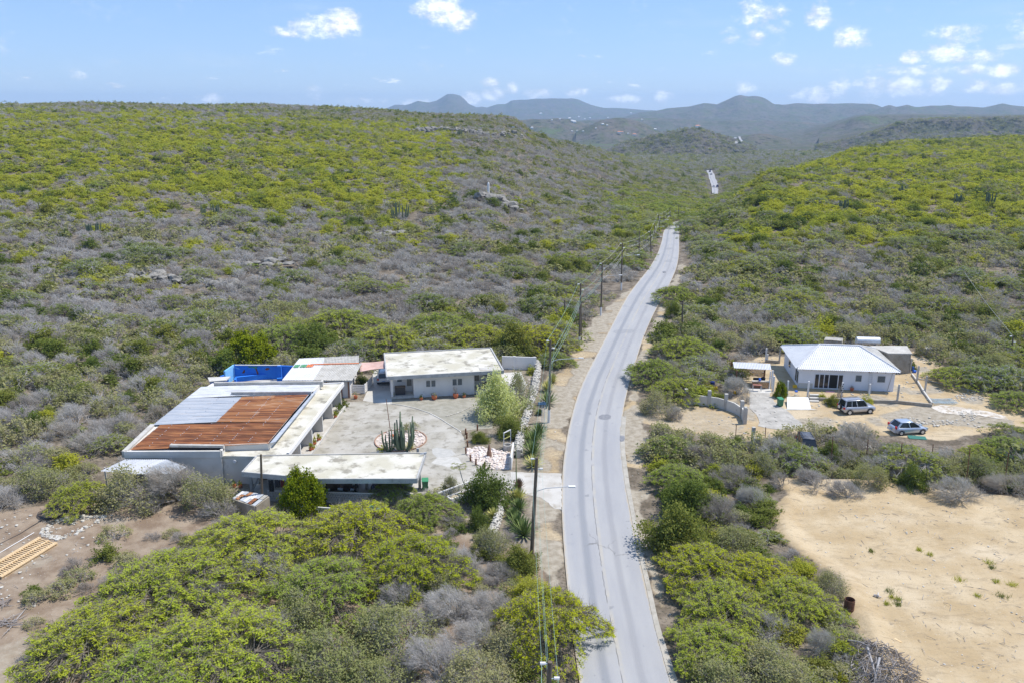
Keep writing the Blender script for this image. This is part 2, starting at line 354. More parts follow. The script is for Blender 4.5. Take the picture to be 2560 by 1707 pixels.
def sd(x, y, poly):
    d = segdist(x, y, poly, True); return np.where(inpoly(x, y, poly), d, -d)

# road edges read along the asphalt
LE = [(1460,1780),(1443,1707),(1429,1562),(1417,1460),(1408,1383),(1404,1281),(1402,1217),(1405,1158),(1413,1115),(1420,1071),(1427,1046),(1436,1005),(1455,955),(1484,900),(1514,844),(1545,783),(1570,737),(1598,702),(1629,663),(1644,635),(1655,602),(1659,577),(1671,564),(1686,555)]
RE = [(1700,1780),(1676,1707),(1635,1562),(1614,1460),(1594,1383),(1577,1281),(1563,1217),(1555,1158),(1551,1115),(1550,1071),(1554,1046),(1562,1005),(1573,955),(1591,900),(1605,852),(1631,790),(1656,745),(1676,708),(1694,664),(1698,632),(1698,602),(1698,577),(1698,564),(1700,553)]
RL = np.array([PT(*p) for p in LE]); RR_ = np.array([PT(*p) for p in RE]); RC = (RL+RR_)/2
FC = np.array([PT(1792,487),PT(1789,470),PT(1782,450),PT(1774,430)])          # the stretch seen again beyond the crest
mid = np.array([RC[-1], RC[-1]+(14, 40, 0), RC[-1]*.55+FC[0]*.45+(25, 0, 0), FC[0]])
ROADLINE = RC[:, :2]; FARLINE = np.vstack([FC[0, :2]+(FC[0]-FC[1])[:2]*.15, FC[:, :2], FC[-1, :2]+(FC[-1]-FC[-2])[:2]*.2])
# ---------------------------------------------------------------- ground regions
def PX(l): return np.array([P(*p)[:2] for p in l])
LOT = PX([(1945,1198),(2200,1205),(2700,1262),(2900,1280),(2900,1800),(2240,1800),(2205,1707),(2160,1560),(2135,1530),(2090,1440),(2050,1425),(1990,1385),(1960,1350),(1945,1300),(1960,1240)])
YARD = PX([(1690,1010),(1760,1035),(1850,985),(1862,905),(1880,893),(1980,893),(2060,880),(2290,880),(2330,905),(2380,925),(2400,960),(2500,990),(2700,1020),(2700,1075),(2530,1062),(2470,1078),(2350,1095),(2200,1085),(2060,1072),(1990,1082),(1900,1098),(1880,1118),(1835,1060),(1760,1062),(1700,1058)])
LLOT = PX([(-300,1310),(110,1262),(240,1272),(330,1286),(300,1330),(215,1370),(110,1420),(60,1480),(150,1540),(100,1600),(60,1750),(-300,1800)])
COMP = np.array([(-40,73),(-39.6,91),(-38.5,97),(-40,104),(-39.5,109.5),(-22,110.8),(-3,114.2),(1.6,114.5),(5,105),(4,70),(3,62),(-3,63),(-8,67),(-12,68.5),(-27,69),(-33,72)])
VL = PX([(1412,1560),(1400,1480),(1402,1290),(1405,1150),(1430,1040),(1500,880),(1640,655),(1612,690),(1562,730),(1515,770),(1478,800),(1448,850),(1412,905),(1365,950),(1320,1290),(1345,1400),(1390,1480)])
VR = PX([(1640,1540),(1577,1281),(1555,1158),(1553,1046),(1591,900),(1640,790),(1700,650),(1712,650),(1690,760),(1640,830),(1600,960),(1612,1040),(1625,1110),(1610,1200),(1612,1290),(1650,1420),(1690,1560)])
FRONT = PX([(1590,1030),(1700,1000),(1840,1040),(1860,1085),(1800,1100),(1700,1075),(1600,1060)])
GRAV = PX([(975,995),(1220,990),(1235,1100),(1150,1075),(1085,1020),(1000,1010)])
xg = np.linspace(-1.02, 1.02, 660); yg = [9.]
while yg[-1] < 12400: yg.append(yg[-1]*(1.0055 if yg[-1] < 230 else 1.009 if yg[-1] < 2200 else 1.013))
yg = np.array(yg); U, Yg = np.meshgrid(xg, yg); X = U*Yg
Zt, SRC = terrain(X, Yg, True)
near = (Yg < 330); nx, ny = X[near], Yg[near]
hw = np.interp(ny, RC[:, 1], np.hypot(*(RR_-RL)[:, :2].T)/2*.96)
rd = segdist(nx, ny, ROADLINE)
Zn = Zt[near]; k = np.clip((hw+.35-rd)/.5, 0, 1); Zn = Zn-.22*k
def sm(a, lo, hi): a = np.clip((a-lo)/(hi-lo), 0, 1); return a*a*(3-2*a)
wob = (fbm(nx, ny, 3.2, 4, 70)-.5)*3.2
reg = lambda poly, f=.8: sm(sd(nx, ny, poly)+wob*f, -.5, .6)
rS = np.maximum.reduce([reg(LOT), reg(YARD), reg(VL)*.6*sm(fbm(nx, ny, 6, 3, 79), .5, .62), reg(VR)*.95*sm(fbm(nx, ny, 7, 3, 80), .44, .56), reg(FRONT)])
rG = np.maximum.reduce([np.maximum(reg(VL), reg(VR))*(1-sm(fbm(nx, ny, 6, 3, 79), .52, .64))*.95, reg(FRONT)*.5, reg(YARD)*sm(fbm(nx, ny, 4, 4, 75), .56, .7)*.8, reg(COMP, .3)*.45, reg(LLOT)*sm(fbm(nx, ny, 4, 4, 78), .55, .68)*.5,
    reg(PX([(2190,1035),(2330,1010),(2440,1040),(2530,1050),(2530,1068),(2330,1062),(2230,1060)]), .5)])
rB = np.maximum(reg(LLOT), reg(np.array([(-40,30),(-43,72),(-6,68),(3,60),(1,30)]))*.8)
Zn = Zn+(fbm(nx, ny, 1.1, 3, 90)-.5)*.10*(1-reg(COMP, 0))*sm(rd-hw, 1.5, 4)
bank = reg(LOT, .4)*(1-sm(sd(nx, ny, LOT), .4, 2.2)); Zn = Zn+bank*.35*(sd(nx, ny, LOT) < 30)
Zt[near] = Zn
colr = np.zeros((X.size, 4), np.float32); colr[:, 3] = sm(Yg.ravel(), 350, 1100)
ni = np.nonzero(near.ravel())[0]; colr[ni, 0] = rS; colr[ni, 1] = rG; colr[ni, 2] = rB
# soil and scrub-floor material
SOIL = bpy.data.materials.new('land'); SOIL.use_nodes = True; T = NT(SOIL.node_tree); bs = T.n['Principled BSDF']; bs.inputs['Roughness'].default_value = .95; bs.inputs['Specular IOR Level'].default_value = .15
p = T.pos(); at = T.attr('reg'); sp = T.node('ShaderNodeSeparateColor'); T.l.new(at.outputs['Color'], sp.inputs[0])
base = T.mix(T.ramp(T.noise(.6, 7, p, .6), .35, .65), (.115,.092,.066), (.235,.195,.15)); base = T.mix(T.ramp(T.noise(3.5, 5, p), .5, .7), base, (.065,.06,.042))
sand = T.mix(T.ramp(T.noise(.22, 8, p, .6), .35, .68), (.39,.29,.165), (.50,.40,.26)); sand = T.mix(T.ramp(T.noise(1.1, 7, T.scaled(p, .6, 1.6, 1), .68), .55, .74), sand, (.30,.235,.155))
sand = T.mix(T.ramp(T.noise(.10, 5, T.scaled(p, .7, 1.5, 1), .55), .5, .7, 0, .55), sand, (.54,.455,.33)); sand = T.mix(T.ramp(T.noise(.7, 9, T.scaled(p, .5, 1.3, 1), .72, dist=1.2), .50, .68, 0, .5), sand, (.25,.19,.12)); sand = T.mix(T.ramp(T.noise(2.6, 7, T.scaled(p, .8, 1.2, 1), .75), .56, .68, 0, .8), sand, (.21,.17,.12)); sand = T.mix(T.ramp(T.noise(5, 4, p, .7), .64, .72), sand, (.56,.53,.47)); sand = T.mix(T.ramp(T.noise(7, 3, p, .7), .62, .72, 0, .7), sand, (.2,.15,.1))
pale = T.mix(T.ramp(T.noise(1.4, 7, p, .65), .35, .65), (.27,.23,.17), (.38,.335,.265)); pale = T.mix(T.ramp(T.noise(8, 4, p, .7), .58, .7), pale, (.26,.23,.18))
brown = T.mix(T.ramp(T.noise(.5, 7, p, .62), .35, .65), (.20,.145,.10), (.31,.245,.18)); brown = T.mix(T.ramp(T.noise(6, 4, p, .7), .62, .7), brown, (.42,.39,.34))
nz = T.m('SUBTRACT', T.noise(2.5, 5, p), .5)
def wgt(s): return T.ramp(T.m('ADD', s, T.m('MULTIPLY', nz, .6)), .25, .75)
cc = T.mix(wgt(sp.outputs[2]), base, brown); cc = T.mix(wgt(sp.outputs[0]), cc, sand); cc = T.mix(wgt(sp.outputs[1]), cc, pale)
sf = T.scaled(p, 1, .35, 1)
far = T.mix(T.ramp(T.noise(.02, 8, sf, .68), .40, .62), (.125,.11,.09), (.085,.095,.05)); far = T.mix(T.ramp(T.noise(.05, 5, p, .7), .5, .66), far, (.022,.028,.016)); far = T.mix(T.ramp(T.noise(.0045, 6, p, .6), .56, .68), far, (.085,.115,.04))
far = T.mix(T.ramp(T.noise(.008, 8, T.scaled(p, 1, 1, 3), .66), .60, .70, 0, .8), far, (.19,.14,.10)); far = T.mix(T.ramp(T.noise(.11, 4, p, .7), .62, .7), far, (.14,.12,.09))
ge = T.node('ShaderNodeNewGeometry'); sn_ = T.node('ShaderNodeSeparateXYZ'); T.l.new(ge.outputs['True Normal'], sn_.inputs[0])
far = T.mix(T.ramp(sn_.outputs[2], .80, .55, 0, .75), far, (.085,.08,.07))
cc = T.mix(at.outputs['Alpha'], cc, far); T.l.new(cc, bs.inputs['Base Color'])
bp = T.node('ShaderNodeBump'); bp.inputs['Strength'].default_value = .55; bp.inputs['Distance'].default_value = .08; T.l.new(T.noise(3, 7, p, .65), bp.inputs['Height'])
b2 = T.node('ShaderNodeBump'); b2.inputs['Distance'].default_value = 9; T.l.new(T.m('MULTIPLY', at.outputs['Alpha'], .8), b2.inputs['Strength']); T.l.new(T.noise(.03, 8, p, .7), b2.inputs['Height']); T.l.new(bp.outputs[0], b2.inputs['Normal']); T.l.new(b2.outputs[0], bs.inputs['Normal'])
nr, nc = X.shape; idx = np.arange(nr*nc).reshape(nr, nc)
Q = np.stack([idx[:-1, :-1], idx[:-1, 1:], idx[1:, 1:], idx[1:, :-1]], -1).reshape(-1, 4); fs = SRC.ravel()[Q[:, 0]]
VV = np.stack([X.ravel(), Yg.ravel(), Zt.ravel()], 1)
names = ['terrain']+[f[0] for f in FEAT]
for nm in dict.fromkeys(names):
    sel = np.isin(fs, [i for i, n in enumerate(names) if n == nm]); q = Q[sel]
    if not len(q): continue
    uq, inv = np.unique(q, return_inverse=True)
    me = npmesh(nm, VV[uq], inv.reshape(-1, 4), SOIL, smooth=True); ca = me.color_attributes.new('reg', 'FLOAT_COLOR', 'POINT'); ca.data.foreach_set('color', colr[uq].ravel())
    link(nm, me, kind='structure')

# ---------------------------------------------------------------- haze
hz = MB().box(0, 6100, 80, 26500, 12800, 330); HM = bpy.data.materials.new('haze'); HM.use_nodes = True; T = NT(HM.node_tree); T.n.clear()
pv = T.node('ShaderNodeVolumePrincipled'); pv.inputs['Color'].default_value = (.50,.71,1,1); pv.inputs['Density'].default_value = 7.8e-5; pv.inputs['Anisotropy'].default_value = .2
T.l.new(pv.outputs[0], T.node('ShaderNodeOutputMaterial').inputs['Volume']); hz.build('haze', HM, kind='stuff')

# ---------------------------------------------------------------- road
def strip(name, A, B, m, dz, ncol=8, n=None, kind='structure'):
    A = np.array(A)[:, :2]; B = np.array(B)[:, :2]; n = n or 260
    s = np.concatenate([[0], np.cumsum(np.hypot(*np.diff((A+B)/2, axis=0).T))]); q = np.linspace(0, s[-1], n)
    def spl(P_):
        t = np.linspace(0, s[-1], 60); raw = np.stack([np.interp(t, s, P_[:, i]) for i in (0, 1)], 1)
        kern = np.array([1, 2, 3, 2, 1.])/9; pad = np.vstack([2*raw[0]-raw[2:0:-1], raw, 2*raw[-1]-raw[-2:-4:-1]])
        sm_ = np.stack([np.convolve(pad[:, i], kern, 'valid') for i in (0, 1)], 1)
        return np.stack([np.interp(q, t, sm_[:, i]) for i in (0, 1)], 1)
    a, b = spl(A), spl(B); f = np.linspace(0, 1, ncol+1); Px = a[:, None]*(1-f)[None, :, None]+b[:, None]*f[None, :, None]
    z = terrain(Px[:, ncol//2, 0], Px[:, ncol//2, 1])[:, None]+dz+np.zeros(ncol+1); V = np.concatenate([Px, z[..., None]], 2).reshape(-1, 3)
    id_ = np.arange(n*(ncol+1)).reshape(n, ncol+1); Q_ = np.stack([id_[:-1, :-1], id_[:-1, 1:], id_[1:, 1:], id_[1:, :-1]], -1).reshape(-1, 4)
    me = npmesh(name, V, Q_, m, smooth=True); at_ = me.attributes.new('uvr', 'FLOAT_VECTOR', 'POINT')
    uv = np.zeros((n, ncol+1, 3), np.float32); uv[..., 0] = f[None]; uv[..., 1] = q[:, None]; at_.data.foreach_set('vector', uv.ravel()); return link(name, me, kind=kind)
RM = bpy.data.materials.new('asphalt'); RM.use_nodes = True; T = NT(RM.node_tree); bs = T.n['Principled BSDF']; bs.inputs['Roughness'].default_value = .8; bs.inputs['Specular IOR Level'].default_value = .3
uv = T.attr('uvr').outputs['Vector']; s3 = T.node('ShaderNodeSeparateXYZ'); T.l.new(uv, s3.inputs[0]); u_ = s3.outputs[0]; v_ = s3.outputs[1]
p = T.pos(); wv = T.m('MULTIPLY', T.m('SUBTRACT', T.noise(.12, 3, p), .5), .05)
uu = T.m('ADD', u_, wv)
def bandp(c, wd): return T.ramp(T.m('ABSOLUTE', T.m('SUBTRACT', uu, c)), wd, wd*.2)
col = T.mix(T.ramp(T.noise(.35, 6, T.scaled(uv, 9, .25, 1), .6), .3, .7), (.285,.285,.295), (.345,.34,.335))
col = T.mix(T.m('MULTIPLY', bandp(.30, .08), .85), col, (.195,.205,.225)); col = T.mix(T.m('MULTIPLY', bandp(.70, .07), .65), col, (.225,.225,.235)); col = T.mix(T.m('MULTIPLY', bandp(.15, .05), .25), col, (.28,.29,.31)); col = T.mix(T.m('MULTIPLY', bandp(.88, .05), .25), col, (.29,.29,.3))
col = T.mix(T.m('MULTIPLY', bandp(.5, .035), T.ramp(T.noise(.5, 5, p, .7), .35, .7, .1, .75)), col, (.42,.375,.29))
col = T.mix(T.m('MULTIPLY', bandp(.02, .04), .5), col, (.44,.41,.35)); col = T.mix(T.m('MULTIPLY', bandp(1., .03), .5), col, (.47,.45,.40))
col = T.mix(T.ramp(T.noise(22, 3, p, .7), .42, .66, 0, .35), col, (.5,.49,.47)); col = T.mix(T.ramp(T.noise(.5, 6, p, .6), .6, .75, 0, .4), col, (.26,.265,.275))
eg = T.ramp(T.m('ADD', T.m('ABSOLUTE', T.m('SUBTRACT', u_, .5)), T.m('MULTIPLY', T.m('SUBTRACT', T.noise(.9, 6, p, .7), .5), .09)), .475, .49); col = T.mix(eg, col, (.40,.345,.265))
col = T.mix(T.ramp(T.noise(.17, 2, T.scaled(uv, 5, .5, 1)), .64, .67, 0, .5), col, (.235,.24,.25)); col = T.mix(T.ramp(T.noise(.9, 3, p), .68, .70, 0, .6), col, (.20,.205,.215))
vo = T.node('ShaderNodeTexVoronoi', feature='DISTANCE_TO_EDGE'); vo.inputs['Scale'].default_value = .22; dv = T.node('ShaderNodeVectorMath', operation='ADD'); T.l.new(T.noise(.8, 4, p, out=1), dv.inputs[0]); T.l.new(T.scaled(p, 1, .5, 1), dv.inputs[1]); T.l.new(dv.outputs[0], vo.inputs['Vector'])
crk = T.m('MULTIPLY', T.ramp(vo.outputs[0], .011, .002), T.ramp(T.noise(.09, 3, p), .60, .70))
cen = T.m('MULTIPLY', T.ramp(T.m('ABSOLUTE', T.m('SUBTRACT', T.m('ADD', u_, T.m('MULTIPLY', T.m('SUBTRACT', T.noise(1.6, 4, p), .5), .03)), .475)), .0065, .002), T.m('MULTIPLY', T.ramp(v_, 75, 66), T.ramp(T.noise(.4, 2, p), .38, .5)))
col = T.mix(T.m('MULTIPLY', T.m('MAXIMUM', crk, cen), .8), col, (.10,.095,.09)); T.l.new(col, bs.inputs['Base Color'])
bp = T.node('ShaderNodeBump'); bp.inputs['Strength'].default_value = .3; bp.inputs['Distance'].default_value = .03; T.l.new(T.noise(14, 4, p), bp.inputs['Height']); T.l.new(bp.outputs[0], bs.inputs['Normal'])
strip('road', RL, RR_, RM, .0, n=420)
far_c = FARLINE; dl = np.gradient(far_c[:, :2], axis=0); nl = np.stack([dl[:, 1], -dl[:, 0]], 1); nl /= np.hypot(*nl.T)[:, None]
strip('road', far_c[:, :2]-nl*3.2, far_c[:, :2]+nl*3.2, RM, .35, n=160)
ff = np.array([PT(1838,345), PT(1850,349), PT(1855,353), PT(1848,358), PT(1836,362)]); dl = np.gradient(ff[:, :2], axis=0); nl = np.stack([dl[:, 1], -dl[:, 0]], 1); nl /= np.hypot(*nl.T)[:, None]
strip('road', ff[:, :2]-nl*4.5, ff[:, :2]+nl*4.5, RM, 1.2, n=60)
CONC = mat('concrete', (.45,.43,.385), (.55,.53,.485), .35, c=(.33,.31,.265), cscale=1.3, cfac=(.56,.72), bump=.15)
GUT = [(1720,1780),(1696,1707),(1648,1562),(1626,1460),(1601,1357),(1586,1276),(1573,1204),(1563,1128),(1562,1089),(1566,1040)]; gi = np.array([P(*p_) for p_ in GUT])
gy = gi[:, 1]; inner = np.stack([np.interp(gy, RR_[:, 1], RR_[:, 0]), gy, gy*0], 1)
strip('kerb', inner, gi, mat('kerb_concrete', (.33,.305,.255), (.41,.38,.325), .8, c=(.22,.2,.165), cscale=2), .03, 2, 120)
def sheet(name, pts, m, z, kind='structure', jag=0, label=None, cat=None):
    pts = [np.array(q[:2], float) for q in pts]
    if jag:
        out = []
        for i in range(len(pts)):
            a, b = pts[i], pts[(i+1) % len(pts)]; L = np.hypot(*(b-a)); k_ = max(1, int(L/jag/3)); nrm = np.array([-(b-a)[1], (b-a)[0]])/(L+1e-6)
            for j in range(k_): out.append(a+(b-a)*j/k_+nrm*random.uniform(-jag, jag)*.5)
        pts = out
    mb = MB().prism([tuple(q) for q in pts], z-.12, z); return mb.build(name, m, kind=kind) if not label else mb.top(name, m, label, cat)
DARKP = mat('asphalt_patch', (.17,.175,.19), (.23,.23,.235), 3, bump=.2)
c4b = crop(1280,1000,3.92)
sheet('asphalt_patch', [c4b(*q) for q in [(850,155),(880,138),(940,136),(972,150),(965,178),(930,190),(870,186),(848,175)]], DARKP, .006, jag=.05)
sheet('asphalt_patch', [c4b(*q) for q in [(1060,345),(1100,348),(1108,375),(1095,400),(1065,408),(1057,380)]], DARKP, .04, jag=.05)
sheet('asphalt_patch', [c4b(*q) for q in [(600,240),(640,205),(680,220),(670,245),(630,255)]], mat('patch_grey', (.30,.30,.31), (.36,.355,.35), 3), .006, jag=.05)
sheet('asphalt_patch', [c53q for c53q in [crop(1300,500,3.92)(*q) for q in [(1400,700),(1425,697),(1428,708),(1402,712)]]], DARKP, .006)

# ---------------------------------------------------------------- plants
LG = leafmat('leaf_green', [(.09,.13,.03),(.13,.17,.04),(.19,.21,.05),(.24,.23,.05)], .35)
LY = leafmat('leaf_yellow_green', [(.22,.26,.05),(.31,.34,.055),(.42,.42,.055),(.28,.30,.10)], .45)
LA = leafmat('leaf_acacia', [(.27,.36,.07),(.35,.44,.07),(.44,.50,.06),(.52,.53,.05)], .45)
LO = leafmat('leaf_olive', [(.22,.24,.09),(.27,.28,.12),(.33,.31,.16),(.25,.29,.07)], .35)
TW = leafmat('twig_grey', [(.29,.25,.225),(.38,.35,.335),(.50,.48,.475),(.37,.31,.25)], .2, .03)
BARK = mat('bark', (.14,.115,.085), (.24,.21,.17), 6, bump=.4)
def quads(C, size, asp, tilt, r, flat=None):
    """leaf quads at centres C"""
    n = len(C); a = r.uniform(0, 2*np.pi, n); s = size*r.uniform(.6, 1.4, n)
    up = np.stack([r.normal(0, tilt, n), r.normal(0, tilt, n), np.ones(n)], 1); up /= np.linalg.norm(up, axis=1)[:, None]
    t = np.stack([np.cos(a), np.sin(a), np.zeros(n)], 1); t -= up*np.sum(t*up, 1)[:, None]; t /= np.linalg.norm(t, axis=1)[:, None]; b = np.cross(up, t)
    t *= s[:, None]/2; b *= (s*asp)[:, None]/2
    V = np.stack([C-t-b*.4, C+b*-1., C+t+b*.3, C+b], 1).reshape(-1, 3); return V, np.arange(4*n).reshape(n, 4)
def tufts(C, D, ln, wd, r):
    """slender triangles from C along D"""
    n = len(C); side = np.cross(D, r.normal(0, 1, (n, 3))); side /= np.linalg.norm(side, axis=1)[:, None]+1e-9
    V = np.stack([C-side*wd/2, C+side*wd/2, C+D*ln], 1).reshape(-1, 3); return V, np.arange(3*n).reshape(n, 3)
def twigs(Rb, Hb, r, lv, w0, wind=.35, spread=1., base=(0, 0, 0)):
    """branching tree of ribbons; returns V, F, end points, end directions"""
    n = lv[0]; az_ = r.uniform(0, 2*np.pi, n); el_ = np.arccos(r.uniform(.12, 1, n))*spread
    D = np.stack([np.sin(el_)*np.cos(az_), np.sin(el_)*np.sin(az_), np.cos(el_)], 1); S = np.array([base], float)+r.normal(0, .06*Rb, (n, 3))*(1, 1, 0)
    Vs, Fs, o = [], [], 0; k_ = len(lv); tot_l = np.array([1.]+[.8**i for i in range(1, k_)]); ln = tot_l/tot_l.sum(); w_ = w0
    for i in range(k_):
        if i:
            S = np.repeat(E_, lv[i], 0); D = np.repeat(D, lv[i], 0); D = D+r.normal(0, .42, D.shape)+np.array([-wind*.35, 0, .10]); D /= np.linalg.norm(D, axis=1)[:, None]
            S = S-D*r.uniform(0, .35, (len(S), 1))*ln[i]*Rb
        E_ = S+D*(ln[i]*r.uniform(.7, 1.25, (len(S), 1)))*np.array([Rb, Rb, Hb])*1.08
        E_[:, 2] = np.maximum(E_[:, 2], .05)
        side = np.cross(D, r.normal(0, 1, D.shape)); side /= np.linalg.norm(side, axis=1)[:, None]+1e-9
        if i < k_-2 or k_ < 3:
            V = np.stack([S-side*w_/2, S+side*w_/2, E_+side*w_*.3, E_-side*w_*.3], 1).reshape(-1, 3); Fq = np.arange(len(V)).reshape(-1, 4)+o
            # two crossed ribbons give a stem some body
            s2 = np.cross(D, side); V2 = np.stack([S-s2*w_/2, S+s2*w_/2, E_+s2*w_*.3, E_-s2*w_*.3], 1).reshape(-1, 3)
            Vs += [V, V2]; Fs += [Fq, Fq+len(V)]; o += 2*len(V)
        else:
            V = np.stack([S-side*w_/2, S+side*w_/2, E_], 1).reshape(-1, 3); Vs.append(V); Fs.append(np.arange(len(V)).reshape(-1, 3)+o); o += len(V)
        w_ *= .62
    return np.vstack(Vs), Fs, E_, D
def merge(parts):
    """parts: list of (V, F or [F...], material index)"""
    V, Fc, mi, o = [], [], [], 0
    for v, f, m_ in parts:
        for ff_ in (f if isinstance(f, list) else [f]): Fc.append(ff_+o); mi.append(np.full(len(ff_), m_))
        V.append(v); o += len(v)
    tri = [f for f in Fc if f.shape[1] == 3]; qd = [f for f in Fc if f.shape[1] == 4]
    mt = [m_ for f, m_ in zip(Fc, mi) if f.shape[1] == 3]; mq = [m_ for f, m_ in zip(Fc, mi) if f.shape[1] == 4]
    out = []; mm = []
    if tri: out.append(np.vstack(tri)); mm += mt
    if qd: out.append(np.vstack(qd)); mm += mq
    return np.vstack(V), out, np.concatenate(mm)
def dome(r, n, Rb, Hb, fill=.35, lo=.1, lump_=1.):
    """points near the surface of a lumpy dome"""
    z = r.uniform(lo, 1, n); a = r.uniform(0, 2*np.pi, n); q = np.sqrt(np.clip(1-z*z, 0, 1))*(1-fill*r.random(n)**1.5); lump = 1+lump_*.30*np.sin(a*3+r.uniform(0, 6))*np.sin(z*4+1)+lump_*.16*np.sin(a*5+r.uniform(0, 6))+r.normal(0, .11, n)
    return np.stack([Rb*q*lump*np.cos(a), Rb*q*lump*np.sin(a), Hb*(z*(1-fill*.5*r.random(n)))*lump], 1)
def shear(V, k_): V = V.copy(); V[:, 0] -= k_*V[:, 2]; return V
def pads(r, Rb, Hb, np_, nl, pr, flat, ring=.5, hang=0):
    q = Rb*r.random(np_)**ring; a = r.uniform(0, 2*np.pi, np_); q = q*(1+.18*np.sin(a*3+1)+.12*np.sin(a*5+2))
    C = np.stack([q*np.cos(a), q*np.sin(a), Hb*(1-.55*(q/Rb)**2)*(.72+.38*r.random(np_))], 1)
    C[:, 2] += r.normal(0, .06*Hb, np_); rad_ = C[:, :2]/(np.linalg.norm(C[:, :2], axis=1)[:, None]+1e-6); th = r.normal(0, .6, np_); c_, s_ = np.cos(th), np.sin(th); rad_ = np.stack([rad_[:, 0]*c_-rad_[:, 1]*s_, rad_[:, 0]*s_+rad_[:, 1]*c_], 1)
    rd_ = np.repeat(rad_, nl, 0); tg = np.stack([-rd_[:, 1], rd_[:, 0]], 1); n_ = np_*nl; al = r.uniform(-1.9, 2.6, n_)*pr; L = np.repeat(C, nl, 0); L[:, :2] += rd_*al[:, None]+tg*(r.normal(0, .55, n_)*pr)[:, None]
    L[:, 2] += r.normal(0, 1, n_)*pr*flat-.25*np.maximum(al, 0)+.08*np.minimum(al, 0); return C, L
def bush_parts(kind, lod, seed):
    """unit-size plant: radius about 1, height about .95"""
    r = np.random.default_rng(seed)
    if kind == 'bare':
        lv, w_ = {'hi': ([15,4,4,4,4,3], .030), 'mid': ([13,4,4,4,4], .034), 'lo': ([12,4,4,4], .065)}[lod]
        V, Fs, E_, D = twigs(1., .95, r, lv, w_, .5); out = [(shear(V, .22), Fs, 0)]
        return out
    if kind in ('shrub', 'yellow'):
        lv, w_, nl, ls = {'hi': ([9,3,3,3], .045, 11000, .062), 'mid': ([7,3,3], .05, 2000, .11), 'lo': ([5,3], .06, 300, .23)}[lod]
        V, Fs, E_, D = twigs(.8, .7, r, lv, w_, .2); ncl = {'hi': 130, 'mid': 60, 'lo': 26}[lod]
        Cc = dome(r, ncl, .92, .88, .7, .02); L = np.repeat(Cc, nl//ncl, 0); L = L+r.normal(0, 1, L.shape)*np.array([.13, .13, .085])
        L[:, 2] = np.abs(L[:, 2]); a, b = quads(L, ls, .75, .75, r); return [(shear(V, .1), Fs, 0), (shear(a, .12), b, 1)]
    if kind == 'dense':
        V, Fs, E_, D = twigs(.7, .6, r, [7,3,3], .05, .1); k_ = {'hi': 14000, 'mid': 2500, 'lo': 400}[lod]; ls = {'hi': .07, 'mid': .13, 'lo': .26}[lod]
        n_ = 170; Cc = dome(r, n_, .9, .93, .12, .0, .3); Cc[:, 2] = Cc[:, 2]*.86+.08; L = np.repeat(Cc, k_//n_, 0); L = L+r.normal(0, 1, L.shape)*np.array([.085, .085, .06]); L[:, 2] = np.abs(L[:, 2]); a, b = quads(L, ls, .8, .8, r)
        return [(V, Fs, 0), (a, b, 1)]
    if kind == 'olive':
        lv, w_, nl, ls = {'hi': ([14,4,4,4,3], .025, 5000, .05), 'mid': ([11,4,4,3], .035, 900, .10), 'lo': ([9,4,3], .06, 130, .24)}[lod]
        V, Fs, E_, D = twigs(1., .9, r, lv, w_, .5); ii = r.integers(0, len(E_), nl); L = E_[ii]+r.normal(0, .07, (nl, 3))
        a, b = quads(L, ls, .6, .7, r); return [(shear(V, .2), Fs, 0), (shear(a, .2), b, 1)]
    if kind == 'acacia':
        npd, nl, ls, pr = {'hi': (430, 46, .039, .044), 'mid': (150, 17, .085, .06), 'lo': (40, 10, .19, .10)}[lod]
        C, L = pads(r, 1., .62, npd, nl, pr, .30, .55); L = shear(L, .15); a, b = quads(L, ls, .38, .38, r)
        C = shear(C, .15); mb = MB(); hi = lod == 'hi'; nlimb = {'hi': 9, 'mid': 5, 'lo': 3}[lod]
        fork = Vector((0, 0, .14)); mb.tube([(0, 0, -.04), (.01, .01, .06), fork], [.035, .03, .026], 6 if hi else 3)
        limbs = []
        for j in range(nlimb):
            t = 2*math.pi*j/nlimb+r.uniform(-.3, .3); e = Vector((math.cos(t)*.42-.05, math.sin(t)*.42, .38+.1*r.random())); m_ = fork.lerp(e, .5)+Vector((0, 0, .03)); mb.tube([fork, m_, e], [.022, .017, .011], 5 if hi else 3, False); limbs.append((m_, e))
        V0, F0 = np.array(mb.v), [np.array([f for f in mb.f if len(f) == n_]) for n_ in (3, 4)]; F0 = [f for f in F0 if len(f)]
        # branchlets from the limbs to the leaf pads
        anc = np.array([list(x) for l_ in limbs for x in l_]); ds = np.linalg.norm(C[:, None]-anc[None], axis=2); S = anc[ds.argmin(1)]; mdl = (S+C)/2+r.normal(0, .03, S.shape)+np.array([0, 0, -.02])
        parts = [(V0, F0, 0)]
        for (A, B, wd) in ((S, mdl, .016), (mdl, C, .011)):
            D = B-A; sd_ = np.cross(D, r.normal(0, 1, D.shape)); sd_ /= np.linalg.norm(sd_, axis=1)[:, None]
            for s_ in (sd_, np.cross(D/np.linalg.norm(D, axis=1)[:, None], sd_)):
                V = np.stack([A-s_*wd/2, A+s_*wd/2, B+s_*wd*.35, B-s_*wd*.35], 1).reshape(-1, 3); parts.append((V, np.arange(len(V)).reshape(-1, 4), 0))
        if hi or lod == 'mid':
            n_ = 12 if hi else 5; CC = np.repeat(C, n_, 0); D = r.normal(0, 1, CC.shape)*np.array([1, 1, .35])+np.array([0, 0, .15]); D /= np.linalg.norm(D, axis=1)[:, None]; tv, tf = tufts(CC, D, .17, .006 if hi else .012, r); parts.append((tv, tf, 0))
        return parts+[(a, b, 1)]
LAM = leafmat('leaf_acacia_scrub', [(.17,.215,.065),(.22,.27,.07),(.28,.31,.07),(.34,.35,.065)], .4)
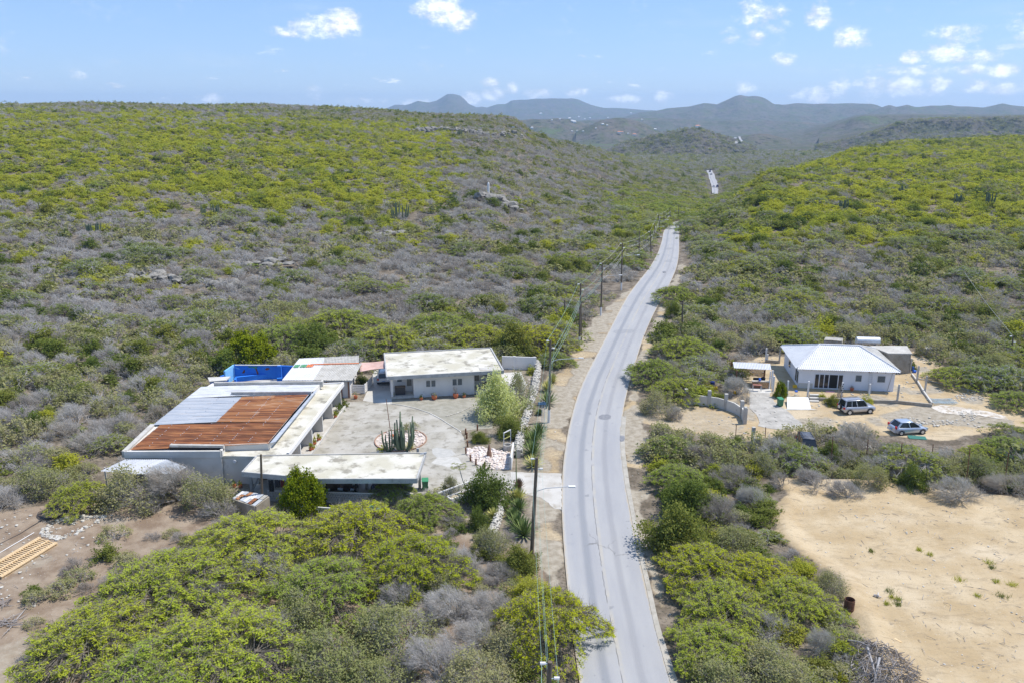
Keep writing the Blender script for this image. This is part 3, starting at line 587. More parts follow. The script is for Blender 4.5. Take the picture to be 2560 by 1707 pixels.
LEAF = {'dense': leafmat('leaf_dense', [(.15,.19,.012),(.19,.23,.014),(.24,.26,.014)], .3), 'pale': LO, 'bare': LO, 'shrub': LG, 'yellow': LY, 'olive': LO, 'acacia': LA}; NAMES = {'dense': 'leafy_tree', 'bare': 'bare_thorn_bush', 'shrub': 'green_bush', 'yellow': 'yellow_green_bush', 'olive': 'olive_thorn_bush', 'acacia': 'acacia_tree'}
PM = {}
def parts_mesh(kind, lod, v):
    """trunk mesh and crown mesh of one variant (crown None for bare bushes)"""
    key = (kind, lod, v)
    if key not in PM:
        pr = bush_parts(kind, lod, 1000*v+hash_(kind)+len(lod)); tk = [q for q in pr if q[2] == 0]; cr_ = [q for q in pr if q[2] == 1]
        wood = BARK if kind == 'acacia' and lod == 'hi' else TW
        V, Fc, mi = merge(tk); a = npmesh('wood', V, Fc, wood)
        b = None
        if cr_:
            V, Fc, mi = merge(cr_); b = npmesh('crown', V, Fc, LAM if kind == 'acacia' and lod != 'hi' else LEAF[kind])
        PM[key] = (a, b)
    return PM[key]
def hash_(s): return sum(ord(c)*(i+3) for i, c in enumerate(s)) % 991
def plant(kind, lod, x, y, rad, h, label, group=None, rz=None, v=None, name=None, cat=None, lean=0, z=None):
    v = random.randrange(3) if v is None else v; a, b = parts_mesh(kind, lod, v); nm = name or NAMES[kind]
    cat = cat or ('tree' if kind == 'acacia' else 'bush'); z = tz(x, y) if z is None else z
    if b is None: o = link(nm, a, None, label=label, cat=cat, group=group)
    else:
        o = thing(nm, label, cat, (0, 0, 0), group); link('trunk' if kind == 'acacia' else 'stem', a, o); link('crown' if kind == 'acacia' else 'foliage', b, o)
    o.location = (x, y, z-.05); o.rotation_euler = (random.uniform(-.05, .05), lean+random.uniform(-.05, .05), random.uniform(-.6, .6) if rz is None else rz)
    o.scale = (rad, rad*random.uniform(.9, 1.1), h); return o
# scatter ---------------------------------------------------------------
HCAR = np.array([(46.2+4.6*math.cos(t), 85.6+3.3*math.sin(t)) for t in np.linspace(0, 6.283, 16, endpoint=False)]); EXCL = [HCAR, LOT, YARD, LLOT, COMP, VL, VR, FRONT]
def allowed(x, y, r):
    ok = np.ones(x.shape, bool); nb = y < 335
    X_, Y_, R_ = x[nb], y[nb], r[nb]; hw_ = np.interp(Y_, RC[:, 1], np.hypot(*(RR_-RL)[:, :2].T)/2)
    q = segdist(X_, Y_, ROADLINE) > hw_+R_*.75+.3
    for pl in EXCL: q &= sd(X_, Y_, pl) < -R_*.55
    ok[nb] = q; fb = (~nb) & (y < 1500); ok[fb] = segdist(x[fb], y[fb], FARLINE) > 5+r[fb]*.8
    return ok
SC = []
for y0, y1, sp_, r0, r1 in ((78,150,2.3,1.1,2.9),(150,240,2.4,1.1,3.0),(240,400,2.8,1.2,3.2),(400,700,3.5,1.6,2.9),(700,1150,5.0,2.2,3.8),(1150,1900,8.5,3.6,6.5)):
    ys = np.arange(y0, y1, sp_); xm = y1*.80; xs = np.arange(-xm, xm, sp_); GX, GY = np.meshgrid(xs, ys); GX = GX+rng.uniform(-.5, .5, GX.shape)*sp_; GY = GY+rng.uniform(-.5, .5, GY.shape)*sp_
    ok = np.abs(GX) < GY*.78; gx, gy_ = GX[ok], GY[ok]; r = r0+(r1-r0)*rng.random(gx.shape)**1.6
    q = allowed(gx, gy_, r) & ((fbm(gx, gy_, 7, 3, 44) > .36) | (rng.random(gx.shape) < .5)); SC.append(np.stack([gx[q], gy_[q], r[q]], 1))
SC = np.vstack(SC); x, y, r = SC.T; u = x/y*2130+1280
z0 = terrain(x, y); A1 = fbm(x, y, 26, 3, 40); A2 = fbm(x, y, 11, 3, 41); A3 = fbm(x, y, 60, 2, 42)
left = u < 1560; plat = sm(y, 205, 290)*sm(1130-u, -60, 120)*(1-sm(y, 520, 640))*left; edge = plat*(1-sm(y, 210, 270))
rp = sm(u, 1700, 1900)*sm(y, 165, 230)*(1-sm(z0*0+y, 640, 760))*(z0 > 1)*(~left)
lowl = left*(1-plat); W = {}; flank = sm(u, 1080, 1240)*left*sm(y, 190, 260)
W['yellow'] = plat*.95+rp*1.2*sm(y, 180, 250)+.03; W['bare'] = .16*plat+.17*rp+lowl*(1.15-.35*sm(120-y, -20, 20))+(~left)*(1-rp)*.40
W['olive'] = .14*plat+.15*rp+lowl*.36+(~left)*(1-rp)*.40; W['shrub'] = .05+lowl*.09+.05*rp+(~left)*.10+.12*(y > 560)
W['acacia'] = .015+.10*lowl*(1-sm(y, 160, 230))+.13*(~left)*(1-sm(y, 190, 260))+(.22*np.exp(-(segdist(x, y, ROADLINE)/22)**2)+(.10+.45*(y < 480))*np.exp(-(segdist(x, y, np.vstack([ROADLINE[-1], FARLINE]))/34)**2)*(x > 40))*(y > 190)*(y < 1100)
W['yellow'] = W['yellow']+.2*np.exp(-(segdist(x, y, ROADLINE)/16)**2)*(y > 150)*left-.0*y
W['bare'] = W['bare']+.45*sm(y, 420, 520)*sm(900-u, 0, 400)+.35*sm(y, 520, 640); W['olive'] = W['olive']+.3*sm(y, 520, 640)
W['bare'] = W['bare']+.6*flank+1.2*(y > 820)+.5*(~left)*(1-sm(y, 180, 260)); W['olive'] = W['olive']+.25*flank+.7*(y > 820)+.35*(~left)*(1-sm(y, 180, 260)); W['shrub'] = W['shrub']*(1-.6*(y > 820))
KS = ['bare', 'shrub', 'yellow', 'olive', 'acacia']; M_ = np.stack([W[k_]*np.ones_like(x) for k_ in KS], 1)
M_ *= np.stack([np.exp(5*(fbm(x, y, 14, 2, 50+i)-.5)) for i in range(5)], 1); M_ = M_.cumsum(1)/M_.sum(1)[:, None]; kk = (rng.random(len(x))[:, None] > M_).sum(1)
hgt = r*(.78+.3*rng.random(len(x))); ac = kk == 4; r = np.where(ac, r*1.6, r); hgt = np.where(ac, r*.95, hgt); yl = kk == 2; hgt = np.where(yl, r*.72, hgt)
hgt = np.where((y < 150), hgt*1.1, hgt)
infr = (np.abs(x) < y*.63+3)
GRP = {'bare': 'leafless grey thorn bushes in the scrub', 'shrub': 'dark green bushes in the scrub', 'yellow': 'yellow-green bushes in the scrub', 'olive': 'half-leafless olive thorn bushes in the scrub', 'acacia': 'acacia trees in the scrub'}
LBL = {'bare': 'leafless grey thorn bush', 'shrub': 'dark green bush', 'yellow': 'low yellow-green leafy bush', 'olive': 'sparse olive-grey thorn bush', 'acacia': 'spreading light green acacia'}
def zone(x_, y_):
    if x_/y_*2130+1280 < 1500:
        return 'in the scrub behind the rusty-roofed building' if y_ > 105 and x_ < -15 and y_ < 145 else 'on the hillside slope left of the road' if y_ >= 145 else 'in the scrub left of the rusty-roofed building' if x_ < -38 else 'in the scrub left of the road near the white bungalow'
    return 'in the scrub between the road and the hip-roofed house' if x_ < 36 and y_ < 125 else 'in the scrub behind the hip-roofed house' if y_ >= 104 else 'in the scrub right of the hip-roofed house'
LANDM = {'blue mural wall': (-36, 110), 'back of the corrugated shed': (-25, 113), 'back of the bungalow': (-8, 116), 'head of the stone wall': (4, 112), 'cactus left of the lean-to': (-52, 82), 'left wall of the rusty-roofed building': (-43, 88), 'lean-to canopy': (-45, 76), 'second utility pole beyond the bungalow': (12, 140), 'third utility pole beyond the bungalow': (18, 165), 'short cut-off pole': (5, 138),
 'lone pole right of the road': (26, 133), 'cooking shelter': (33, 122), 'silver tank': (47, 126), 'block annex': (58, 122), 'crossbar pole at the right edge': (73, 120), 'boundary track': (72, 108), 'curved entrance wall': (26, 104), 'rocks at the left of the slope': tuple(PT(395, 700)[:2]), 'rocks in the middle of the slope': tuple(PT(560, 718)[:2]), 'upper rock slab on the slope': tuple(PT(670, 668)[:2]), 'road bend below the crest': tuple(PT(1620, 690)[:2]), 'small cactus clump at the left of the slope': tuple(PT(236, 585)[:2]), 'tall cacti above the grey slope': tuple(PT(527, 545)[:2]), 'big cactus clump left of the pillar': tuple(PT(1000, 548)[:2]), 'low cactus clump in the right scrub': tuple(PT(2110, 525)[:2]), 'right hillside cactus clump': tuple(PT(2258, 487)[:2]), 'yellow-green tree behind the tiny hut': (46, 131), 'slope above the mural wall': (-35, 140)}
for i, k_ in enumerate(KS):
    ids = np.nonzero((kk == i) & infr)[0]; ids = ids[np.argsort(y[ids]/r[ids])][:{'bare': 95, 'olive': 105, 'shrub': 170, 'yellow': 260, 'acacia': 150}[k_]]; keep = np.zeros(len(x), bool); keep[ids] = True
    lab = {}; free = list(ids)
    for nm_, (lx, ly) in LANDM.items():
        free.sort(key=lambda j: (x[j]-lx)**2+(y[j]-ly)**2)
        for n_, j in enumerate(free[:9]):
            if (x[j]-lx)**2+(y[j]-ly)**2 < 24**2: lab[j] = '%s, %s the %s' % (LBL[k_], ('nearest', 'second nearest', 'third nearest', 'fourth nearest', 'fifth nearest', 'sixth nearest', 'seventh nearest', 'eighth nearest', 'ninth nearest')[n_], nm_)
        free = [j for j in free if j not in lab]
    for j in ids:
        plant(k_, 'mid', float(x[j]), float(y[j]), float(r[j]), float(hgt[j])*1.05, lab.get(j, LBL[k_]+' '+zone(x[j], y[j])), GRP[k_], z=float(z0[j]))
    c_ = bpy.data.collections.new('low_'+k_)
    for v in range(3):
        V, Fc, mi = merge(bush_parts(k_, 'lo', 77*v+i+5)); o = bpy.data.objects.new('%s_low_%d' % (k_, v), npmesh('low', V, Fc, [TW, LAM if k_ == 'acacia' else LEAF[k_]], mi)); c_.objects.link(o)
    rest = np.nonzero((kk == i) & ~keep)[0]; n = len(rest)
    me = bpy.data.meshes.new('scrub'); me.vertices.add(n); me.vertices.foreach_set('co', np.stack([x[rest], y[rest], z0[rest]-.1], 1).astype(np.float32).ravel())
    for nm, ty, dat in (('rot', 'FLOAT_VECTOR', np.stack([rng.normal(0, .09, n), rng.normal(0, .09, n), rng.normal(0, .45, n)], 1)), ('scl', 'FLOAT_VECTOR', np.stack([r[rest]*1.08, r[rest], hgt[rest]], 1)), ('idx', 'INT', rng.integers(0, 3, n))):
        a_ = me.attributes.new(nm, ty, 'POINT'); a_.data.foreach_set('vector' if 'V' in ty else 'value', dat.astype(np.int32 if ty == 'INT' else np.float32).ravel())
    so = link({'bare': 'bare_scrub', 'shrub': 'green_scrub', 'yellow': 'yellow_green_scrub', 'olive': 'olive_scrub', 'acacia': 'acacia_scrub'}[k_], me, label=LBL[k_].replace('bush', 'scrub').replace('spreading ', 'spreading ')+' covering the hills and valley as one mass', cat='scrub', kind='stuff')
    ng = bpy.data.node_groups.new('scatter_'+k_, 'GeometryNodeTree'); ng.interface.new_socket('Geometry', in_out='INPUT', socket_type='NodeSocketGeometry'); ng.interface.new_socket('Geometry', in_out='OUTPUT', socket_type='NodeSocketGeometry')
    N = ng.nodes; L_ = ng.links; gi_ = N.new('NodeGroupInput'); go = N.new('NodeGroupOutput'); ip = N.new('GeometryNodeInstanceOnPoints'); ci = N.new('GeometryNodeCollectionInfo')
    ci.inputs[0].default_value = c_; ci.inputs['Separate Children'].default_value = True; ci.inputs['Reset Children'].default_value = True; ip.inputs['Pick Instance'].default_value = True
    def na(nm, ty):
        q_ = N.new('GeometryNodeInputNamedAttribute'); q_.data_type = ty; q_.inputs[0].default_value = nm; return [s_ for s_ in q_.outputs if s_.enabled][0]
    e2r = N.new('FunctionNodeEulerToRotation'); L_.new(na('rot', 'FLOAT_VECTOR'), e2r.inputs[0]); L_.new(e2r.outputs[0], ip.inputs['Rotation']); L_.new(na('scl', 'FLOAT_VECTOR'), ip.inputs['Scale']); L_.new(na('idx', 'INT'), ip.inputs['Instance Index'])
    L_.new(gi_.outputs[0], ip.inputs['Points']); L_.new([s_ for s_ in ci.outputs][0], ip.inputs['Instance']); L_.new(ip.outputs[0], go.inputs[0])
    md = so.modifiers.new('scatter', 'NODES'); md.node_group = ng
# ---------------------------------------------------------------- building materials
WHITE = mat('white_paint', (.73,.71,.68), (.67,.65,.62), .5, c=(.52,.50,.46), cscale=1.5, cfac=(.62,.76), bump=.05)
WALLG = mat('grey_render', (.56,.535,.48), (.64,.615,.565), .5, c=(.42,.40,.36), cscale=1.2, cfac=(.58,.75), bump=.05)
CREAM = mat('cream_roof', (.47,.435,.335), (.59,.56,.48), .32, c=(.27,.245,.19), cscale=.6, cfac=(.52,.66), bump=.08, fac=(.4,.6))
FASC = mat('weathered_fascia', (.36,.355,.34), (.46,.45,.43), 1.2, c=(.25,.24,.22), cscale=4)
GREYC = mat('bare_concrete', (.40,.375,.33), (.50,.475,.43), .8, c=(.29,.27,.235), cscale=3, bump=.2)
BLOCK = mat('block_wall', (.30,.265,.21), (.38,.34,.28), 1.2, c=(.22,.195,.15), cscale=2.5, bump=.3)
RUST = mat('rusty_metal', (.24,.078,.028), (.43,.18,.065), 1.0, c=(.45,.27,.16), cscale=1.1, cfac=(.58,.80), stretch=(.3,3.4,1), rough=.8, bump=.15)
RUST2 = mat('pale_rust_metal', (.36,.15,.055), (.46,.23,.10), 1.0, c=(.60,.52,.44), cscale=1.0, cfac=(.52,.74), stretch=(.35,3.2,1), rough=.8, bump=.15)
streaky(RUST, (.09,.03,.014)); streaky(RUST2, (.20,.075,.028), .6)
ZINC = mat('grey_zinc', (.33,.365,.41), (.45,.465,.49), .8, c=(.52,.50,.48), cscale=1.4, cfac=(.55,.75), stretch=(.3,2.5,1), rough=.55, spec=.4)
WMET = mat('white_metal', (.60,.605,.62), (.54,.545,.56), .9, c=(.42,.41,.40), cscale=2.2, cfac=(.60,.78), rough=.6)
FIBR = mat('grey_fibre_cement', (.37,.355,.32), (.47,.455,.42), 1., c=(.26,.25,.22), cscale=3.5, rough=.9)
GREENS = mat('green_sheet', (.05,.22,.11), (.09,.28,.15), 3); ORANGE = mat('orange_sheet', (.62,.19,.07), (.50,.14,.05), 3)
GLASS = mat('dark_glass', (.018,.022,.028), rough=.08, spec=.6); LOUV = mat('louvre_glass', (.30,.36,.38), rough=.2, spec=.6)
BLACK = mat('black_gap', (.012,.012,.012)); WOODB = mat('brown_wood', (.15,.065,.03), (.24,.11,.055), 5, coords='obj'); WOODP = mat('pale_wood', (.60,.42,.22), (.70,.52,.31), 4, c=(.42,.27,.13), cscale=9)
POLEW = mat('pole_wood', (.10,.075,.05), (.17,.13,.09), 3, stretch=(4,4,.5)); RUSTY = mat('rusty_iron', (.12,.045,.02), (.20,.085,.04), 4)
STEEL = mat('galvanised', (.55,.57,.59), (.64,.65,.66), 3, rough=.4, metal=.5); BLUE = mat('blue_wall_paint', (.02,.19,.72), (.03,.23,.76), .9, c=(.10,.34,.74), cscale=2.5, cfac=(.65,.8))
SKYB = mat('pale_blue_paint', (.16,.45,.80), (.24,.52,.80), 1.2); TERRA = mat('terracotta', (.52,.13,.05), (.60,.18,.08), 3); STONE = mat('white_limestone', (.40,.37,.31), (.56,.53,.47), 2.2, c=(.30,.27,.23), cscale=5, coords='pos', bump=.3)
STONEP = mat('pinkish_limestone', (.60,.50,.44), (.76,.70,.65), 1.6, c=(.40,.33,.28), cscale=5, bump=.3); ROCK = mat('grey_rock', (.15,.14,.12), (.30,.28,.245), 1.1, c=(.10,.095,.085), cscale=2.2, cfac=(.54,.66), bump=.6, bscale=5)
GBIN = mat('green_plastic', (.03,.16,.075), rough=.5); PLB = mat('blue_plastic', (.01,.03,.22), rough=.4); PLY = mat('yellow_plastic', (.75,.45,.02), rough=.5); LBL_ = mat('bright_blue', (.03,.14,.6), rough=.5)
CACT = mat('cactus_skin', (.085,.12,.07), (.14,.17,.10), 5, stretch=(3,3,.6)); AGA = mat('agave_leaf', (.10,.155,.035), (.17,.22,.06), 4); AGY = mat('yellow_edged_leaf', (.33,.35,.07), (.50,.46,.16), 5)
PINKC = mat('sail_cloth', (.52,.33,.27), (.58,.39,.33), 1.5); MUD = mat('brown_mural_paint', (.20,.07,.03)); MGR = mat('green_mural_paint', (.04,.26,.16), (.08,.34,.22), 4)

class Fr:
    def __init__(s, o, deg): s.o = o; s.a = R(deg); s.c, s.s = math.cos(s.a), math.sin(s.a)
    def p(s, x, y): return (s.o[0]+s.c*x-s.s*y, s.o[1]+s.s*x+s.c*y)
    def box(s, mb, x0, x1, y0, y1, z0, z1):
        return mb.prism([s.p(x0, y0), s.p(x1, y0), s.p(x1, y1), s.p(x0, y1)], z0, z1)
def corr(P00, P10, P11, P01, waves, amp=.035, per=4):
    """corrugated sheet; waves run from the P00-P10 edge to the P01-P11 edge, ridges parallel to P00-P10"""
    P00, P10, P11, P01 = [np.array(q, float) for q in (P00, P10, P11, P01)]; mb = MB(); n = waves*per; vs = []
    for i in range(n+1):
        t = i/n; h = amp*math.sin(2*math.pi*i/per+.4)
        for a, b in ((P00, P01), (P10, P11)): q = a*(1-t)+b*t; vs.append((q[0], q[1], q[2]+h))
    mb.add(vs, [(2*i, 2*i+1, 2*i+3, 2*i+2) for i in range(n)]); return mb
def sheets(parent, quad, nu, nv, waves, m, name='roof_sheet', amp=.035, label=None):
    """nu sheets along the ridges, nv across"""
    A, B, C_, D = [np.array(q, float) for q in quad]
    def bl(u, v): return (A*(1-u)+B*u)*(1-v)+(D*(1-u)+C_*u)*v
    for i in range(nu):
        for j in range(nv):
            dz = np.array([0, 0, .012*((i+j) % 2)+random.uniform(0, .008)]); o = corr(bl(i/nu, j/nv)+dz, bl((i+1)/nu+.004, j/nv)+dz, bl((i+1)/nu+.004, (j+1)/nv)+dz, bl(i/nu, (j+1)/nv)+dz, waves, amp).build(name, random.choice(m) if isinstance(m, list) else m, parent)
            if label: o['label'] = label
def louvre(parent, fr, x0, x1, z0, z1, y, name='window', n=7, mull=0):
    w_ = MB(); t = .05; yb = y-.05
    for a, b, c, d in ((x0, x1, z0, z0+t), (x0, x1, z1-t, z1), (x0, x0+t, z0+t, z1-t), (x1-t, x1, z0+t, z1-t)): fr.box(w_, a, b, yb, y+.02, c, d)
    if mull: fr.box(w_, (x0+x1)/2-.06, (x0+x1)/2+.06, yb, y+.02, z0+t, z1-t)
    o = w_.build(name, WHITE, parent); g = MB(); fr.box(g, x0+t, x1-t, y-.006, y+.01, z0+t, z1-t); g.build('pane', GLASS, o)
    l_ = MB()
    for i in range(n):
        z = z0+t+(z1-z0-2*t)*(i+.5)/n; fr.box(l_, x0+t, x1-t, y-.04, y-.01, z-.018, z+.018)
    s_ = l_.build('louvre', LOUV, o); s_['kind'] = 'stuff'; return o

# ---------------------------------------------------------------- white bungalow with flat roof
D = Fr((-15.95, 99.2), 10.3); B = thing('bungalow', 'white bungalow with flat cream-stained concrete roof and shuttered windows beside the stone wall', 'house', (*D.p(7.5, 5.3), 0))
m = MB(); D.box(m, .5, 14.6, 2.9, 10.3, 0, 3.0); D.box(m, 3.4, 11.35, .95, 2.9, 0, 3.0); D.box(m, .5, .78, .95, 1.25, .3, 3.0); D.box(m, 14.35, 14.6, .95, 2.9, .3, 3.0); m.build('wall', WHITE, B)
m = MB(); D.box(m, .5, 3.4, .9, 2.9, 0, .3); D.box(m, 11.35, 14.6, .9, 2.9, 0, .45); m.build('patio_floor', GREYC, B)
m = MB(); D.box(m, 0, 15.1, 0, 10.7, 3.0, 3.28); m.build('roof_slab', CREAM, B)
m = MB()
for a in ((0, 15.1, -.06, .12), (0, 15.1, 10.58, 10.76), (-.06, .12, .12, 10.58), (14.98, 15.16, .12, 10.58)): D.box(m, *a, 2.93, 3.40)
m.build('fascia', FASC, B)
m = MB(); D.box(m, 12.1, 14.2, .7, 1.9, 3.28, 3.31); m.build('roof_patch', GREYC, B)
for x0, x1, z0, z1 in ((5.0,5.62,1.35,2.3),(5.68,6.3,1.35,2.3),(8.45,9.07,1.35,2.3),(9.13,9.78,1.35,2.3)): louvre(B, D, x0, x1, z0, z1, .95)
louvre(B, D, 1.35, 2.05, 1.6, 2.3, 2.9); louvre(B, D, 12.7, 13.4, 1.75, 2.35, 2.9)
for x0, z0 in ((2.55, .3), (11.55, .45)):
    m = MB(); D.box(m, x0, x0+.8, 2.84, 2.9, z0, z0+2.05); d_ = m.build('door', WHITE, B); g = MB(); D.box(g, x0+.1, x0+.7, 2.825, 2.84, z0+.75, z0+1.95); g.build('pane', GLASS, d_); l_ = MB()
    for i in range(9): D.box(l_, x0+.1, x0+.7, 2.80, 2.824, z0+.82+i*.125, z0+.85+i*.125)
    l_.build('louvre', LOUV, d_)['kind'] = 'stuff'
for i in range(3): m = MB(); D.box(m, 11.5, 12.9, .9-.32*(i+1), .9-.32*i, 0, .45-.15*i-.02); m.build('step', CONC, B)
m = MB(); pts = []
for i in range(60):
    q = D.p(3.5+i*.135, .86); zz = 2.82+.05*math.cos(i*.5); pts.append((*q, zz))
    if i % 3 == 0: m.blob((*q, zz-.05), .045, i, 1, 5, 3)
m.tube(pts, .012, 3); m.build('string_lights', BLACK, B)
m = MB(); D.box(m, 1.05, 2.35, 1.5, 2.1, .3, 1.35); k_ = m.top('outdoor_kitchen', mat('dark_cabinet', (.025,.027,.035), rough=.4), 'dark slatted outdoor kitchen cabinet on left patio of the white bungalow', 'cabinet'); 
for xx in (1.08, 1.5, 1.92): m = MB(); D.box(m, xx, xx+.38, 1.46, 1.5, .34, 1.1); m.build('cabinet_door', mat('dark_panel', (.03,.034,.045), rough=.35), k_)
m = MB(); D.box(m, 1.0, 2.4, 1.42, 2.12, 1.35, 1.4); m.build('worktop', mat('granite', (.12,.09,.07), (.2,.16,.12), 20), k_)
def table(fr, x, y, z, label, col=WOODB):
    t = thing('patio_table', label, 'table', (*fr.p(x, y), z)); m = MB(); fr.box(m, x-.45, x+.45, y-.3, y+.3, z+.7, z+.75); m.build('tabletop', col, t)
    for a, b in ((-.4,-.25),(.4,-.25),(-.4,.25),(.4,.25)): m = MB(); fr.box(m, x+a-.02, x+a+.02, y+b-.02, y+b+.02, z, z+.7); m.build('leg', col, t)
def chair(fr, x, y, z, label, m_=WHITE, group=None, rz=0):
    t = thing('patio_chair', label, 'chair', (0, 0, 0), group)
    MB().box(0, 0, .44, .5, .48, .04).build('seat', m_, t); b = MB(); [b.box(-.2+i*.1, .24, .68, .05, .03, .42) for i in range(5)]; b.box(0, .24, .9, .5, .04, .05); b.build('backrest', m_, t)
    for a in (-.22, .22):
        for b_ in (-.2, .2): MB().box(a, b_, .22, .04, .04, .44).build('leg', m_, t)
    for a in (-.26, .26): MB().box(a, .02, .64, .05, .44, .03).build('armrest', m_, t)
    t.location = (*fr.p(x, y), z); t.rotation_euler = (0, 0, fr.a+rz); return t
table(D, 13.4, 1.9, .45, 'small brown table on the right patio of the white bungalow'); chair(D, 12.75, 1.9, .45, 'dark chair at the brown table on the bungalow patio', BLACK, rz=1.4)

# ---------------------------------------------------------------- pots
def potplant(x, y, z, r_, h_, label, kind='shrub', name='potted_plant', ph=.9, color=TERRA, cat='plant', group=None):
    t = thing(name, label, cat, (x, y, z), group); MB().lathe(x, y, [(r_*.62, z), (r_, z+h_*.55), (r_*.92, z+h_*.85), (r_*1.02, z+h_), (r_*.85, z+h_), (r_*.8, z+h_*.8)], 12).build('pot', color, t, smooth=True)
    a, b = parts_mesh(kind, 'lo', random.randrange(3))
    for me_, nm in ((a, 'stem'), (b, 'foliage')):
        if me_: o = link(nm, me_, t); o.location = (0, 0, h_*.85); o.scale = (r_*1.25, r_*1.25, ph)
    return t
for X_, Y_, r_, h_, ph, kd, lb in ((600,625,.22,.4,.45,'shrub','small terracotta pot, leftmost along the bungalow front wall'),(728,620,.36,.55,.5,'olive','wide terracotta pot with flowering plant under the bungalow left windows'),(937,605,.36,.6,1.4,'bare','wide terracotta pot with tall bare stems under the bungalow right windows'),(1020,600,.22,.35,.4,'shrub','small terracotta pot, rightmost along the bungalow front wall')):
    q = c2(X_, Y_); potplant(q[0], q[1], 0, r_, h_, lb, kd, ph=ph)
q = c2(335, 610); potplant(q[0], q[1], 0, .2, .35, 'small grey urn with a plant at bungalow left corner', 'olive', ph=.5, color=GREYC)
q = c7(2168, 680); potplant(q[0], q[1], 0, .26, .45, 'terracotta pot with red-leaved plant beside the slatted white pen', 'olive', ph=.6)

# ---------------------------------------------------------------- long rusty-roofed building
A = thing('motel_building', 'long low building with rusty corrugated roof around a concrete courtyard', 'building', (-30, 85, 0))
Z1 = 3.55; q1 = [c1(*a, Z1)[:2] for a in ((325,850),(1035,847),(1060,800),(1385,792),(1782,328),(970,338),(780,455),(535,650))]
MB().prism([tuple(a) for a in q1], 0, Z1-.12).build('wall', WALLG, A)
for i, nm in ((0,'parapet'),(1,'parapet'),(2,'parapet'),(3,'parapet'),(7,'parapet')):
    a, b = np.array(q1[i]), np.array(q1[(i+1) % 8]); MB().wall(a, b, .24 if i != 7 else .5, Z1-.6, Z1+.1).build(nm, WALLG if i != 7 else GREYC, A)
MB().wall(c1(985,338,4.0), c1(1785,330,4.0), .3, 3.3, 4.0).build('back_parapet', GREYC, A)
MB().wall(c1(1112,408,4.0), c1(1700,404,4.0), .28, 3.4, 4.0).build('roof_upstand', FASC, A)
a, b = c1(662,795,3.95), c1(1055,800,3.95); MB().wall(a, b, .35, 3.75, 3.97).build('vent_hood', GREYC, A); MB().wall(a-np.array([0,.02,0]), b, .25, 3.4, 3.75, 3.6).build('vent_opening', BLACK, A)
zz = lambda *a: c1(*a, 3.62)
sheets(A, (zz(368,836), zz(1382,790), zz(1508,631), zz(592,651)), 3, 8, 3, RUST, amp=.07)
sheets(A, (zz(1000,631), zz(1508,631), zz(1680,425), zz(1190,447)), 2, 8, 3, [RUST2, RUST2, RUST], amp=.07)
sheets(A, (zz(535,652), zz(1000,631), zz(1190,447), zz(780,457)), 2, 8, 3, ZINC, amp=.06, label='grey unrusted roof sheet')
sheets(A, (zz(780,456), zz(1700,412), zz(1772,338), zz(890,372)), 4, 4, 4, WMET, amp=.04, label='white painted roof sheet')
a, b, c_, d_ = zz(1382,790), zz(1440,775), zz(1745,395), zz(1690,415); MB().add([a+(0,0,.03), b+(0,0,.03), c_+(0,0,.03), d_+(0,0,.03)], [(0,1,2,3)]).build('flashing', ZINC, A)
m = MB()
for u_ in (.12, .27, .42, .56, .70, .84):
    A_, B_ = zz(368,836)*(1-u_)+zz(1382,790)*u_, zz(780,457)*(1-u_)+zz(1680,425)*u_
    for t in np.linspace(.05, .97, 38):
        if random.random() < .55: q = A_*(1-t)+B_*t; m.box(q[0]+random.uniform(-.05,.05), q[1], q[2]+.07, .09, .06, .03)
m.build('roof_screws', WMET, A)['kind'] = 'stuff'
sl = [c1(*a, 3.0)[:2] for a in ((1040,878),(1295,882),(1528,864),(1935,345),(1792,352),(1388,838),(1062,845))]
MB().prism([tuple(a) for a in sl], 2.7, 3.0).build('flat_roof', CREAM, A)
MB().prism([tuple(np.array(sl[0])+(.05,.05)), tuple(np.array(sl[1])+(0,.05)), tuple(np.array(sl[1])+(0,1.6)), tuple(np.array(sl[0])+(0,1.3))], 0, 2.7).build('side_wall', WALLG, A)
MB().wall(sl[2], sl[3], .22, 2.68, 3.14).build('fascia', WHITE, A); MB().wall(sl[3], sl[4], .2, 2.69, 3.12).build('fascia', WHITE, A)
ax = np.array(sl[3])-np.array(sl[2]); ax /= np.hypot(*ax); nx_ = np.array([ax[1], -ax[0]]); s0 = np.array(sl[2]); LN = np.hypot(*(np.array(sl[3])-s0))
SB = Fr(tuple(s0-nx_*2.1), math.degrees(math.atan2(ax[1], ax[0]))-90)      # x to the right (out), y away along the building
for i in range(6):
    yy = .5+i*(LN-1.0)/5; m = MB(); SB.box(m, 0, 1.85, yy-.1, yy+.1, 0, 2.7); m.build('partition', WHITE if i in (1, 2) else WALLG, A)
m = MB(); SB.box(m, 0, 2.2, .2, LN, 0, .14); m.build('patio_floor', GREYC, A); m = MB(); SB.box(m, 2.2, 2.45, .2, LN, 0, .25); m.build('kerb', CONC, A)
for i in range(5):
    yy = .5+(i+.3)*(LN-1)/5; m = MB(); SB.box(m, .02, .08, yy, yy+.9, .14, 2.2); m.build('door', WOODB, A); m = MB(); SB.box(m, .02, .07, yy+1.5, yy+2.4, 1.0, 2.1); m.build('window', GLASS, A)
for i, lb in ((0, 'white plastic chair in the nearest patio bay of the long building'), (2, 'white plastic chair in the middle patio bay of the long building')): chair(SB, .9, .5+(i+.5)*(LN-1)/5, .14, lb, WHITE, rz=.9)
